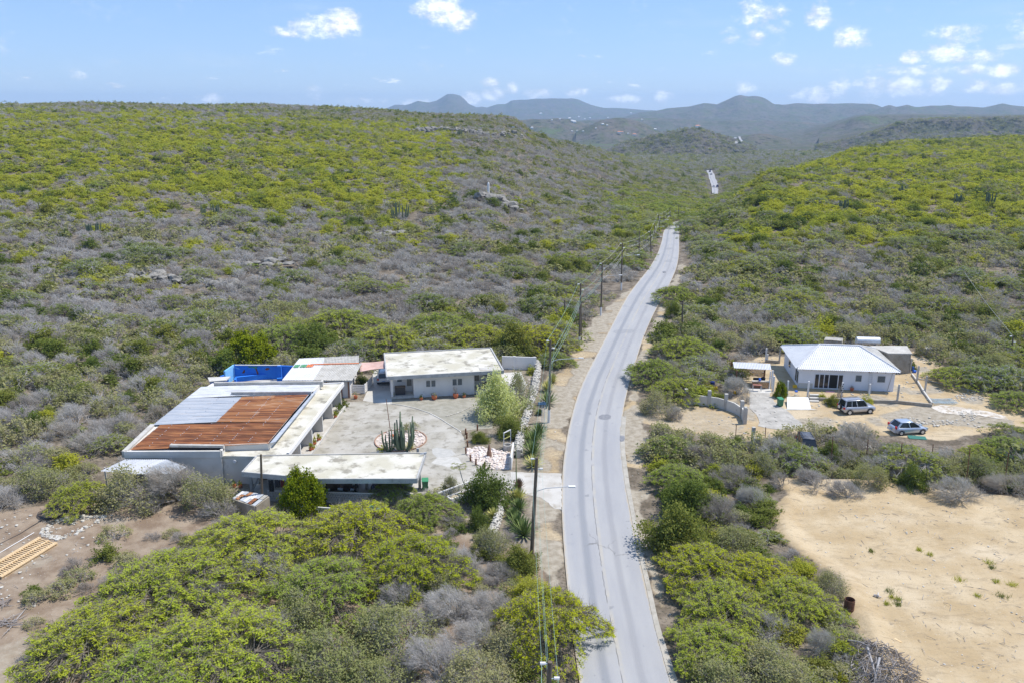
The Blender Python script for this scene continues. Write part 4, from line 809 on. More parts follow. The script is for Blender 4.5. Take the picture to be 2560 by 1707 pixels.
m = MB(); a, b = c1(835,948,1.9), c1(922,950,1.9); m.wall((a[0], 75.2), (b[0], 75.2), .16, 1.55, 2.05); wo = m.build('window', GLASS, A); g = MB(); [g.box(a[0]+(b[0]-a[0])*(i+.5)/9, 75.09, 1.8, .03, .03, .5) for i in range(9)]; g.build('bars', GREYC, wo)
q = c1(1155,915,2.2); MB().tube([(q[0], 75.28, 2.45), (q[0], 75.08, 2.45)], .17, 12).build('wall_lamp', WHITE, A)
# planting along the patio kerb
for X_, Y_, r_, lb in ((1525,1450,.3,'terracotta pot with yellow-green plant nearest the carport roof'),(1560,1365,.26,'terracotta pot with leafy plant, second along the patio kerb'),(1632,1310,.24,'terracotta pot with small plant, third along the patio kerb'),(1872,975,.2,'terracotta pot with fern at the far patio kerb')):
    q = c7(X_, Y_); potplant(q[0], q[1], 0, r_, .42, lb, 'yellow', ph=.75)
for i, (X_, Y_) in enumerate(((1895,920),(1925,870),(1950,820),(1990,780),(2020,800))):
    q = c7(X_, Y_); plant('shrub', 'lo', q[0], q[1], .5, .9, ['low green plant in the kerb bed nearest the fern pot','second green plant in the patio kerb bed','middle green plant in the patio kerb bed','fourth green plant in the patio kerb bed','farthest green plant in the patio kerb bed'][i], 'plants in the patio kerb bed', name='bed_plant', cat='plant', z=0.)
# lean-to
L = thing('lean_to', 'white corrugated lean-to roof on posts at the left end of the long building', 'canopy', tuple(c1(330,1110)))
qd = [c1(*a, z_) for a, z_ in (((150,990), 2.4), ((420,1012), 2.4), ((640,905), 3.0), ((330,905), 3.0))]; A0, B0, C0, D0 = qd
sheets(L, (A0, D0, C0, B0), 1, 5, 4, WMET); sheets(L, (B0, C0, c1(782,962,2.7), c1(700,1010,2.4)), 1, 3, 4, ZINC)
for X_, Y_ in ((205,1128), (430,1140)): q = c1(X_, Y_); MB().box(q[0], q[1], 1.2, .14, .14, 2.4).build('post', GREYC, L)
# carport
K = thing('carport', 'flat-roofed concrete carport with stained cream roof in front of the courtyard', 'carport', (-17, 72.5, 0))
kp = [tuple(cg(*a, 3.05)[:2]) for a in ((25,465),(200,272),(2182,240),(2078,546),(940,548))]
MB().prism(kp, 2.75, 3.0).build('roof', CREAM, K)
for i in range(5): MB().wall(kp[i], kp[(i+1) % 5], .14, 2.62, 3.10 if i else 3.08).build('fascia', FASC if i != 1 else GREYC, K)
for X_, Y_ in ((140,695),(1342,700),(1492,660),(2115,655),(2100,470)): q = cg(X_, Y_); MB().box(q[0], q[1], 1.35, .26, .22, 2.7).build('post', FASC, K)
q = cg(155, 690); MB().tube([(q[0], q[1], .1), (q[0]+1.1, q[1]+.1, 2.6)], .07, 4).build('brace', FASC, K)
a, b = cg(-60, 700), cg(300, 590); MB().wall(cg(330,590), cg(860,600), .15, 0, 2.7).build('side_wall', WALLG, K)
sheet('carport_floor', [cg(*a) for a in ((120,700),(200,560),(2180,560),(2200,800),(900,830))], GREYC, .01)
m = MB(); q = cg(2150, 262, 3.1); m.box(q[0], q[1], 3.2, .6, .12, .05, .4); m.box(q[0]+.25, q[1]+.1, 3.25, .25, .12, .12, .4); m.build('floodlight', STEEL, K)
for i, (X_, cl, wd, nm, lb) in enumerate(((365,BLACK,.45,'black trousers','black trousers hanging from the carport edge'),(440,mat('charcoal_cloth',(.03,.03,.035)),.5,'shirt','dark shirt hanging second from the left under the carport'),(500,mat('maroon_cloth',(.16,.03,.03)),.35,'cloth','dark red cloth hanging third under the carport'))):
    a = cg(X_, 560, 2.5); m = MB(); g_ = random.Random(i)
    for j in range(6):
        x0 = a[0]-wd/2+wd*j/6; m.box(x0+wd/12, a[1]-.1+.05*(j % 2), 2.55-(1.25 if i == 0 else .8)/2+.04*g_.random(), wd/6*.9, .06, (1.25 if i == 0 else .8)*(.9+.1*g_.random()))
    m.top('hanging_laundry', cl, lb, 'laundry', 'laundry hanging under the carport')
# shed with corrugated roof
S = thing('corrugated_shed', 'white boarded shed with half white, half grey corrugated roof beside the blue wall', 'shed', tuple(c7(1800,420)))
e0, e1, r0_, r1_, f0, f1 = c7(1085,410,2.55), c7(2118,412,2.55), c7(1262,190,3.15), c7(2262,165,3.15), c7(1340,92,2.75), c7(2215,52,2.75); sp_ = lambda a, b, t: a*(1-t)+b*t
tE, tR = .445, .43
for (a0, a1, b0, b1), n_, mm in (((e0, sp_(e0,e1,tE), r0_, sp_(r0_,r1_,tR)), 5, WMET), ((sp_(e0,e1,tE), e1, sp_(r0_,r1_,tR), r1_), 6, FIBR), ((r0_, sp_(r0_,r1_,tR), f0, sp_(f0,f1,.42)), 5, WMET), ((sp_(r0_,r1_,tR), sp_(r0_,r1_,.95), sp_(f0,f1,.42), f1), 6, FIBR)):
    sheets(S, (a0+(0,0,.0), b0, b1, a1), 1, n_, 4, mm, amp=.045, label='white painted roof sheet' if mm is WMET else 'grey weathered roof sheet')
for t0, t1, mm, lb in ((.02,.10,GREENS,'green patch sheet'),(.115,.20,GREENS,'green patch sheet'),(.205,.30,ORANGE,'orange patch sheet')):
    a, b = sp_(r0_, r1_, t0), sp_(r0_, r1_, t1); dv_ = (e0-r0_)*.19+(0, 0, 0); corr(a+dv_+(0,0,.08), a+(0,0,.08), b+(0,0,.08), b+dv_+(0,0,.08), 3, .04).build('patch_sheet', mm, S, label=lb)
MB().wall(sp_(r0_,r1_,.25), sp_(r0_,r1_,.95), .3, 3.14, 3.24).build('ridge_cap', ORANGE, S)
fp = [tuple(sp_(sp_(e0,e1,u), sp_(f0,f1,u), v)[:2]) for u, v in ((.05,.06),(.955,.06),(.955,.95),(.05,.95))]; MB().prism(fp, 0, 2.42).build('wall', WHITE, S)
for t in (.62, .83, .93): q = sp_(e0, e1, t); MB().box(q[0], q[1]+.42, 1.2, .14, .14, 2.4).build('post', WOODB, S)
MB().wall(e0+(0,.1,0), e1+(0,.1,0), .1, 2.36, 2.5).build('gutter', FASC, S)
# slatted pen
PN = thing('slatted_fence', 'low white horizontal-slat fence around planters beside the shed', 'fence', tuple(c7(2200,600)))
for (a, b) in ((c7(2095,605), c7(2300,612)), (c7(2300,612), c7(2420,470))):
    for i in range(5): MB().wall(a, b, .05, .12+i*.24, .30+i*.24).build('slat', WHITE, PN)
for q in (c7(2095,605), c7(2300,612), c7(2420,470)): MB().box(q[0], q[1]+.06, .7, .1, .1, 1.4).build('post', WHITE, PN)
q = c7(2270,430); plant('shrub', 'mid', q[0]+.2, q[1]-1.2, 1.2, 1.6, 'dense green bush growing inside the slatted white pen', z=0.)
# shade sail
m = MB(); cs_ = [ch(115,268,3.0), ch(115,405,2.75), ch(520,350,3.05), ch(525,235,3.3)]; n_ = 10; vs = []
for i in range(n_+1):
    for j in range(n_+1):
        u_, v_ = i/n_, j/n_; pin = 1-.16*math.sin(math.pi*u_)*abs(2*v_-1)**2; v2 = .5+(v_-.5)*pin; q = (cs_[0]*(1-u_)+cs_[3]*u_)*(1-v2)+(cs_[1]*(1-u_)+cs_[2]*u_)*v2; vs.append((q[0], q[1], q[2]-.35*math.sin(math.pi*u_)*math.sin(math.pi*v_)))
m.add(vs, [(i*(n_+1)+j, (i+1)*(n_+1)+j, (i+1)*(n_+1)+j+1, i*(n_+1)+j+1) for i in range(n_) for j in range(n_)]); so_ = m.top('shade_sail', PINKC, 'dusty pink shade sail stretched between the shed roof and the bungalow', 'shade sail', smooth=True)
so_.modifiers.new('thickness', 'SOLIDIFY').thickness = .02
# blue mural yard
BW = thing('mural_wall', 'bright blue painted yard wall with a palm, bird and fish mural', 'wall', tuple(c7(700,340)))
bp_ = [c7(180,345,1.2), c7(240,275,2), c7(378,182,2), c7(1070,187,2), c7(1240,198,2)]
MB().wall(bp_[1], bp_[2], .2, 0, 2, 2).build('side_wall', SKYB, BW); MB().wall(bp_[2], bp_[3], .2, 0, 2).build('back_wall', BLUE, BW); MB().wall(bp_[3], bp_[4]+(1.2,0,0), .2, 0, 1.93).build('back_wall', BLUE, BW)
q = c7(1050,190,2.1); MB().box(q[0], q[1]-.18, 1.05, .5, .3, 2.1).build('pier', BLUE, BW); MB().wall(c7(400,362,.7), c7(975,306,.7), .3, 0, .7).build('bench_wall', BLUE, BW); MB().wall(c7(395,400,.6), c7(412,360,.6), .25, 0, .6).build('bench_wall', BLUE, BW)
MB().wall(c7(1010,378,.5), c7(1090,372,.5), .3, 0, .5).build('bench_wall', BLUE, BW); MB().wall(c7(180,350,.9), c7(245,330,.9), .25, 0, .9).build('bench_wall', BLUE, BW)
MB().wall(c7(395,185,2.06)+(0,.0,0), c7(1060,187,2.06), .26, 2.0, 2.05).build('coping', CONC, BW)
def flat(pts, m_, nm, yo=-.12): mb = MB(); mb.add([(q[0], q[1]+yo, q[2]) for q in pts], [tuple(range(len(pts)))]); return mb.build(nm, m_, BW)
yb = c7(700,190,2)[1]
def onwall(X_, Y_): a = c7(X_, Y_, 2); t = (X_-378)/(1070-378); y_ = bp_[2][1]*(1-t)+bp_[3][1]*t; d = ray(520+X_/5.87, 880+Y_/5.87); k_ = (y_-.13)/d[1]; return np.array([d[0]*k_, y_-.13, H+d[2]*k_])
flat([onwall(*a) for a in ((690,235),(712,235),(735,290),(742,322),(722,322),(705,270))], MUD, 'painted_palm', 0); flat([onwall(*a) for a in ((585,205),(660,212),(735,208),(700,238),(640,225),(600,222))], MGR, 'painted_palm', -.01)
flat([onwall(*a) for a in ((500,300),(520,270),(530,250),(540,262),(543,285),(530,305),(512,308))], MUD, 'painted_bird', 0); flat([onwall(*a) for a in ((838,245),(860,228),(895,232),(905,245),(880,258),(850,262))], MUD, 'painted_fish', 0)
flat([onwall(*a) for a in ((400,215),(440,225),(470,250),(430,245),(405,235))], SKYB, 'painted_leaf', 0)
sheet('yard_floor', [c7(*a) for a in ((385,420),(410,365),(985,350),(1100,350),(1200,250),(1240,260),(1150,430))], CONC, .012)
m = MB(); m.prism([tuple(c7(*a, 2.1)[:2]) for a in ((-5,372),(330,358),(262,412),(20,432))], 2.0, 2.15); hk = m.top('concrete_hut', CONC, 'small flat-roofed concrete hut at the near end of the blue wall', 'hut'); mm = MB(); mm.prism([tuple(c7(*a, 2.0)[:2]) for a in ((30,385),(300,372),(250,408),(30,425))], 0, 2.0); mm.build('wall', BLUE, hk)

# ---------------------------------------------------------------- courtyard surfaces
court = [c1(1600,862), c1(1700,800), c1(1955,485), c2(0,636)]+[c2(*a) for a in ((150,640),(300,660),(420,678),(540,705),(680,752),(790,810),(880,868),(980,930),(1018,990),(1030,1060),(1045,1160),(1100,1235),(1200,1292),(1300,1310),(1470,1322))]+[c6(*a) for a in ((1080,150),(1080,310),(720,330),(130,440),(-60,470))]+[cg(*a) for a in ((900,830),(200,800),(400,600))]
sheet('courtyard', court, mat('courtyard_concrete', (.31,.285,.23), (.42,.395,.345), .35, c=(.22,.20,.16), cscale=.9, cfac=(.50,.66), bump=.1), .004)
sheet('driveway', [c6(*a) for a in ((1080,150),(1300,160),(1583,168),(1585,300),(1585,520),(1510,510),(1455,460),(1385,405),(1280,380),(1180,350),(1080,330))], mat('driveway_concrete', (.42,.39,.34), (.50,.475,.43), .6, c=(.34,.30,.24), cscale=.9, bump=.1), .016, jag=.12)
sheet('parking_strip', [ch(*a) for a in ((160,828),(250,620),(330,380),(520,380),(585,560),(585,880),(400,862))], CONC, .012); sheet('side_patio', [c2(*a) for a in ((1385,358),(1580,350),(1630,470),(1600,565),(1390,560))], CONC, .010)
sheet('gravel', [c2(*a) for a in ((312,662),(315,622),(1230,600),(1300,640),(1300,900),(985,922),(885,864),(795,806),(684,748),(544,701),(424,674))], mat('gravel_surface', (.26,.245,.195), (.34,.32,.265), 1.2, c=(.20,.19,.15), cscale=14, bump=.6, bscale=18), .006)
m = MB(); cv = [c2(*a) for a in ((300,660),(420,678),(540,705),(680,752),(790,810),(880,868),(980,930),(990,945))]
for a, b in zip(cv, cv[1:]): m.wall(a, b, .12, 0, .07)
m.build('kerb', CONC, kind='structure')
seamm = mat('joint_dark', (.22,.20,.17))
for i, (a, b) in enumerate(((c2(0,800),c2(235,800)),(c2(-250,760),c2(-20,800)),(c2(-10,935),c2(210,935)),(c2(-20,1025),c2(170,1040)),(c1(1880,560),c1(2010,600)),(c1(1790,700),c1(1960,700)))): sheet('concrete_joint', [a, b, b+(0,.05,0), a+(0,.05,0)], seamm, .007)
sheet('concrete_patch', [c2(*a) for a in ((700,1100),(760,1088),(900,1110),(940,1150),(880,1180),(760,1190),(710,1150))], mat('grey_patch', (.38,.37,.34), (.45,.435,.40), 2), .0075, jag=.15); sheet('concrete_patch', [c2(*a) for a in ((760,1190),(880,1180),(960,1190),(1000,1250),(880,1285),(700,1240))], mat('grey_patch2', (.43,.415,.375), (.50,.48,.44), 2), .0075, jag=.15)
# cactus bed
bc = c2(400, 1020); br = 2.85; BD = thing('rock_bed', 'round bed of white rocks edged with brown kerb in the courtyard', 'flower bed', tuple(bc))
pl = [(bc[0]+br*math.cos(t)*1.02, bc[1]+br*math.sin(t)*1.12) for t in np.linspace(0, 2*math.pi, 36, endpoint=False)]; MB().prism(pl, -.05, .05).build('soil', mat('bed_soil', (.46,.38,.31), (.58,.50,.43), 2), BD)
m = MB(); [m.wall(pl[i], pl[(i+1) % 36], .12, 0, .14) for i in range(36)]; m.build('edging', mat('brown_kerb', (.30,.17,.11), (.38,.25,.18), 3), BD)
m = MB()
for i in range(330):
    t, r_ = random.uniform(0, 6.283), br*math.sqrt(random.random())*.95; s_ = random.uniform(.05, .16); m.blob((bc[0]+r_*math.cos(t), bc[1]+1.1*r_*math.sin(t), .05+s_*.4), s_, i, .7, 5, 3)
m.build('rocks', STONEP, BD)['kind'] = 'stuff'
def cactus(x, y, cols, label, cat='cactus'):
    t = thing('columnar_cactus', label, cat, (x, y, 0))
    for i, (dx, dy, h_, ln, r_) in enumerate(cols):
        b = Vector((x+dx*.35, y+dy*.35, 0)); pts = [b, b+Vector((dx*.45, dy*.45, h_*.18)), b+Vector((dx*.65+ln*.3, dy*.65, h_*.5)), b+Vector((dx*.65+ln, dy*.65, h_))]; m = MB().tube(pts, [r_*.8, r_, r_, r_*.55], 8); m.blob(tuple(pts[-1]), r_*.55, i, 1, 6, 3); m.build('column', CACT, t, smooth=True)
q = c2(425, 1120); g_ = random.Random(4); cactus(q[0], q[1], [(g_.uniform(-1.1, 1.3), g_.uniform(-.5, .8), g_.uniform(1.9, 3.4), g_.uniform(-.15, .2), .12) for i in range(15)]+[(-.3, .1, 4.5, .1, .13), (-.5, 0, 3.6, -.1, .13), (.9, .3, 3.9, .2, .12), (-.8, -.3, 1.7, -.35, .1)], 'tall many-columned cactus in the centre of the round rock bed')
q = c2(292, 1128); cactus(q[0], q[1], [(-.7, .1, 2.4, -.1, .11), (-.4, 0, 2.0, 0, .1), (0, .1, 2.5, 0, .11), (.3, 0, 2.6, 0, .11), (.55, .2, 2.2, .05, .1), (-.2, -.2, 1.3, 0, .09)], 'shorter columnar cactus clump left in the round rock bed')
def rosette(x, y, r_, h_, n, label, m_=AGA, droop=.4, name='agave_plant', wd=.07, z=0, group=None):
    m = MB(); g = random.Random(int(abs(x*97+y*31)))
    for i in range(n):
        a = 2.4*i; t = (i+.5)/n; e = R(12+72*(1-t)); L_ = r_*(1.1-.25*abs(t-.5)); c_, s_ = math.cos(a), math.sin(a); pr = []
        for k_ in range(4):
            u = k_/3; ww = wd*(1.-u)**.7*(.75+.7*u) if k_ < 3 else .0; R_ = L_*u*math.cos(e*.9+.1)+.03; Z_ = z+.05+h_*1.15*math.sin(e)*u-droop*h_*u*u*(1-math.sin(e))*.5
            pr += [(x+c_*R_-s_*ww, y+s_*R_+c_*ww, Z_), (x+c_*R_+s_*ww, y+s_*R_-c_*ww, Z_+.01)]
        m.add(pr, [(2*k_, 2*k_+1, 2*k_+3, 2*k_+2) for k_ in range(3)])
    return m.top(name, m_, label, 'plant', group)
q = c2(495, 1105); rosette(q[0], q[1], 1.0, .9, 60, 'spiky yellow-edged agave at the foot of the tall cactus', AGY, wd=.05)
q = c2(222, 1115); plant('yellow', 'lo', q[0], q[1], .7, .5, 'low yellow-green succulent at left of the round rock bed', z=0.)
q = c2(512, 925); plant('olive', 'mid', q[0], q[1], 1.0, 1.3, 'reddish-green shrub behind the tall cactus', z=0.)
for X_, Y_, lb in ((508,1005,'orange clay ornament right of the tall cactus'), (316,985,'small red clay ornament left of the tall cactus')): q = c2(X_, Y_); MB().lathe(q[0], q[1], [(.12,0),(.22,.12),(.15,.3),(.05,.34)], 10).top('clay_ornament', ORANGE, lb, 'ornament', smooth=True)
a = c2(300, 940); MB().tube([a, (a[0]-.35, a[1], 4.1)], [.045, .03], 6).top('flagpole', RUSTY, 'thin brown pole standing behind the left cactus clump', 'pole')
# right garden
RB = thing('rock_garden', 'bed of pinkish white rocks behind the stakes by the gate', 'flower bed', tuple(c2(1260,1200))); m = MB(); gp = np.array([c2(*a)[:2] for a in ((1050,1110),(1180,1085),(1300,1110),(1470,1140),(1470,1308),(1230,1300),(1110,1240),(1045,1160))]); k_ = 0
while k_ < 420:
    x_, y_ = random.uniform(gp[:,0].min(), gp[:,0].max()), random.uniform(gp[:,1].min(), gp[:,1].max())
    if inpoly(np.array([x_]), np.array([y_]), gp)[0]: s_ = random.uniform(.07, .2); m.blob((x_, y_, s_*.4), s_, k_, .7, 5, 3); k_ += 1
m.build('rocks', STONEP, RB)['kind'] = 'stuff'
MB().prism([tuple(a) for a in gp], -.1, .03).build('soil', mat('bed_soil2', (.5,.42,.36), (.6,.54,.47), 2), RB)
for i, (X_, Y_) in enumerate(((1035,962),(1045,1002),(1055,1082),(1040,1152),(1083,1222),(1135,1262),(1226,1292),(1150,925))):
    q = c2(X_, Y_); MB().tube([q, q+(random.uniform(-.05,.05), 0, .75)], [.1, .09], 7).top('wooden_stake', WOODB, 'short brown stake, number %s along the garden edge from the back' % ('one','two','three','four','five','six','seven','eight')[i] if i < 7 else 'lone dark stake behind the small garden bush', 'stake', 'stakes along the garden edge')
q = c2(1266, 1180); MB().lathe(q[0], q[1], [(.3,0),(.28,.4),(.16,1.0),(.04,1.5)], 9).top('termite_mound', mat('dry_cactus', (.20,.10,.06), (.30,.18,.12), 8, bump=.6), 'brown conical stump standing in the white rock garden', 'stump')
SW = thing('garden_swing', 'white garden frame over a small round well by the gate', 'garden frame', tuple(c2(1440,1120))); a, b = c2(1410,1110), c2(1476,1075)
for q in (a, b): MB().box(q[0], q[1], 1.0, .09, .09, 2.0).build('post', WHITE, SW)
MB().wall(a, b, .08, 1.92, 2.02).build('top_beam', WHITE, SW); MB().wall(a, b, .06, 1.2, 1.28).build('cross_beam', AGY, SW); q = c2(1445,1115); MB().lathe(q[0], q[1]+.2, [(.5,0),(.5,.6),(.38,.6),(.36,.1)], 14).build('well_ring', GREYC, SW)
MB().wall(c2(1478,1308), c2(1503,1150), .16, 0, 1.35).top('white_gate_wall', WHITE, 'short white wall panel beside the gate post', 'wall'); q = c2(1470,1305); MB().box(q[0], q[1], .75, .18, .18, 1.5).top('gate_post', FASC, 'grey square gate post at the courtyard entrance', 'post')
GW = MB().wall(c2(1392,318), c2(1727,330), .18, 0, 1.9).top('boundary_wall', WHITE, 'tall white rendered wall running from the bungalow to the stone wall', 'wall')
for X_, Y_ in ((1512,322), (1708,329)): q = c2(X_, Y_); MB().box(q[0], q[1]-.05, .98, .34, .24, 1.96).build('pier', WHITE, GW)
def rubble(line, wd, ht, n, label, m_=STONE):
    line = [np.array(a[:2]) for a in line]; s_ = np.concatenate([[0], np.cumsum([np.hypot(*(b-a)) for a, b in zip(line, line[1:])])]); t = thing('stone_wall', label, 'wall', (*line[len(line)//2], 0)); core = MB()
    for a, b in zip(line, line[1:]): core.wall(a, b, wd*.7, 0, ht*.8)
    core.build('core', GREYC, t); m = MB()
    for i in range(n):
        u = random.uniform(0, s_[-1]); k_ = min(np.searchsorted(s_, u, 'right')-1, len(line)-2); d = line[k_+1]-line[k_]; d = d/np.hypot(*d); p_ = line[k_]+d*(u-s_[k_]); w_ = random.uniform(-1, 1); nrm = np.array([-d[1], d[0]]); r_ = random.uniform(.10, .2)
        zt = ht*(1-.3*abs(w_)) if random.random() < .55 else random.uniform(.05, ht); w2 = w_ if zt > ht*.75 else math.copysign(1., w_); m.blob((*(p_+nrm*w2*wd*.5), zt), r_, i, .75, 5, 3)
    m.build('stones', m_, t)['kind'] = 'stuff'; return t
rubble([c2(*a) for a in ((1745,290),(1738,400),(1718,520),(1690,620),(1660,720),(1640,800),(1604,900),(1573,1000),(1555,1130),(1550,1190))], .75, .95, 1100, 'white rubble stone wall between the bungalow garden and the road')
rubble([c6(*a) for a in ((1015,365),(1000,460),(975,600),(930,720),(880,850),(850,980))], .55, .8, 520, 'second white rubble stone wall south of the driveway')
m = MB()
for i in range(34): t = i/33; q = c2(845+(1235-845)*t, 785-(785-638)*t+10*math.sin(t*5)); m.blob((q[0]+random.uniform(-.04,.04), q[1], .05), random.uniform(.08,.14), i, .6, 5, 3)
m.top('stone_edging', STONE, 'line of white stones across the gravel in front of the bungalow', 'stones')['kind'] = 'stuff'
# yuccas along the verge
ypos = [(c2,1888,455,.9,1.1,AGY,'farthest, nearest the lamp pole base'),(c2,1842,535,1.1,1.2,AGY,'second from the far end of the verge row'),(c2,1838,670,1.6,1.5,AGA,'behind the blue sign board'),(c2,1750,975,1.3,1.3,AGA,'first in the dark clump beside the stone wall'),(c2,1700,1050,1.4,1.3,AGA,'second in the dark clump beside the stone wall'),(c2,1690,1165,1.5,1.4,AGA,'third and widest in the dark clump beside the stone wall'),(c2,1700,1280,1.2,1.1,AGY,'with yellow edges just before the driveway'),(c2,1760,770,.5,.6,AGA,'tiny, beside the sign posts'),(c6,1155,430,1.0,1.0,AGY,'with yellow edges just past the driveway'),(c6,1162,530,1.0,1.0,AGA,'second past the driveway'),(c6,1110,600,.75,.8,AGA,'third past the driveway, small'),(c6,1150,700,1.2,1.2,AGA,'fourth past the driveway'),(c6,1215,780,1.3,1.3,AGA,'fifth and last past the driveway, by the pole'),(c6,930,620,1.0,.9,AGY,'beside the far end of the second stone wall'),(c6,1165,320,.6,.9,mat('dry_leaf',(.18,.12,.07)),'brown and dried at the driveway edge')]
for f_, X_, Y_, r_, h_, mm, lb in ypos: q = f_(X_, Y_); rosette(q[0], q[1], r_*1.2, h_*1.15, 80, 'spiky yucca '+lb, mm, .15, 'yucca_plant', .085)
q = c6(1145, 365); MB().tube([q, q+(-.05,0,1.6), q+(-.1,.1,5.2)], [.06,.05,.03], 6).top('agave_stalk', AGA, 'tall thin green flower stalk beside the driveway', 'plant stalk')
SG = thing('road_sign', 'blank blue board on two white posts beside the lamp pole', 'sign', tuple(c2(1792,842)))
for X_ in (1783, 1803): q = c2(X_, 843); MB().box(q[0], q[1], 1.35, .07, .07, 2.7).build('post', WHITE, SG)
a, b = c2(1744, 846), c2(1822, 846); MB().wall(a-(0,.08,0), b-(0,.08,0), .05, 2.3, 2.62).build('board', mat('slate_blue', (.13,.24,.36)), SG)
# lattice fence, troughs
LF = thing('lattice_fence', 'white lattice fence sloping along the driveway behind the planter troughs', 'fence', tuple(c6(430,470))); a, b = c6(125,560), c6(722,330); MB().wall(a, b, .1, 1.05, 1.15).build('top_rail', WHITE, LF); m = MB(); n_ = 34; ab = b-a
for i in range(n_):
    for sgn in (1, -1):
        p0 = a+ab*i/n_; p1 = a+ab*min(max((i+sgn*1.6)/n_, 0), 1); m.tube([p0+(0,0,.02), p1+(0,0,1.05)], .02, 3, False)
m.build('lattice', WHITE, LF)
for i in range(5): q = a+ab*i/4; MB().box(q[0], q[1], .58, .1, .1, 1.16).build('post', WHITE, LF)
l2 = thing('lattice_fence', 'white lattice fence below the round yellow-green tree', 'fence', tuple(cg(760,1020))); a, b = cg(560,1000), cg(1110,1040); m = MB(); ab = b-a
for i in range(30):
    for sgn in (1, -1): m.tube([a+ab*i/30, a+ab*min(max((i+sgn*2)/30, 0), 1)+(0,0,1.2)], .025, 3, False)
m.build('lattice', WHITE, l2); MB().wall(a, b, .1, 1.2, 1.3).build('top_rail', WHITE, l2)
l3 = thing('lattice_fence', 'long white lattice fence in front of the carport', 'fence', tuple(cg(800,820))); a, b = cg(330,800), cg(2050,850); m = MB(); ab = b-a
for i in range(90):
    for sgn in (1, -1): m.tube([a+ab*i/90, a+ab*min(max((i+sgn*2)/90, 0), 1)+(0,0,1.0)], .022, 3, False)
m.build('lattice', WHITE, l3); MB().wall(a, b, .1, 1.0, 1.1).build('top_rail', WHITE, l3)
for X0, Y0, X1, Y1, lb in ((605,440,760,395,'longer white planter trough with papaya beside the lattice fence'),(505,475,605,440,'shorter white planter trough half hidden by bushes')):
    a, b = c6(X0, Y0), c6(X1, Y1); tr = thing('planter_trough', lb, 'planter', tuple((a+b)/2)); d = (b-a)/np.linalg.norm(b-a); n_ = np.array([-d[1], d[0], 0])*.75
    for p0, p1 in ((a, b), (a+n_, b+n_), (a, a+n_), (b, b+n_)): MB().wall(p0, p1, .1, 0, .62).build('side', WHITE, tr)
    MB().prism([tuple(q[:2]) for q in (a, b, b+n_, a+n_)], 0, .5).build('soil', mat('dry_soil', (.36,.31,.22)), tr)
PA = thing('papaya_tree', 'slender young papaya with a small tuft of leaves in the trough', 'tree', tuple(c6(680,372))); a = c6(680, 372, .5); tp = Vector((a[0]-1.0, a[1]+.3, 3.3)); MB().tube([a, Vector(a).lerp(tp, .5)+Vector((-.12,0,0)), tp], [.06,.05,.035], 6).build('trunk', GREYC, PA); cr0 = MB()
for i in range(10):
    t = .628*i; e = tp+Vector((math.cos(t)*.55, math.sin(t)*.55, .12*math.sin(i*2.))); cr0.tube([tp, e], .015, 3, False)
    for k_ in range(7): u = t-1.2+.4*k_; cr0.add([e, e+Vector((math.cos(u-.15)*.2, math.sin(u-.15)*.2, .02)), e+Vector((math.cos(u)*.36, math.sin(u)*.36, -.05)), e+Vector((math.cos(u+.15)*.2, math.sin(u+.15)*.2, .02))], [(0,1,2,3)])
cr0.build('crown', LG, PA)
def bin_(x, y, label, rz=0):
    t = thing('wheelie_bin', label, 'bin', (0, 0, 0)); v = [(-.26,-.28,.08),(.26,-.28,.08),(.26,.28,.08),(-.26,.28,.08),(-.31,-.36,1.),(.31,-.36,1.),(.31,.36,1.),(-.31,.36,1.)]; MB().add(v, [(3,2,1,0),(4,5,6,7),(0,1,5,4),(1,2,6,5),(2,3,7,6),(3,0,4,7)]).build('body', GBIN, t, bevel=.03)
    MB().add([(-.34,-.4,1.0),(.34,-.4,1.0),(.34,.4,1.0),(-.34,.4,1.0),(-.33,-.38,1.05),(.33,-.38,1.05),(.32,.38,1.12),(-.32,.38,1.12)], [(3,2,1,0),(4,5,6,7),(0,1,5,4),(1,2,6,5),(2,3,7,6),(3,0,4,7)]).build('lid', mat('green_lid', (.05,.24,.11), rough=.45), t)
    for s_ in (-.28, .28): m = MB().tube([(s_-.03, .3, .1), (s_+.03, .3, .1)], .1, 10); m.build('wheel', BLACK, t)
    MB().tube([(-.25,.42,.98),(.25,.42,.98)], .02, 5).build('handle', GBIN, t); t.location = (x, y, tz(x, y)); t.rotation_euler = (0, 0, rz)
q = c2(640,1500); bin_(q[0], q[1], 'green wheelie bin at the corner of the carport', .1); q = c3(1146,572); bin_(q[0], q[1], 'green wheelie bin beside the white ramp', .2)
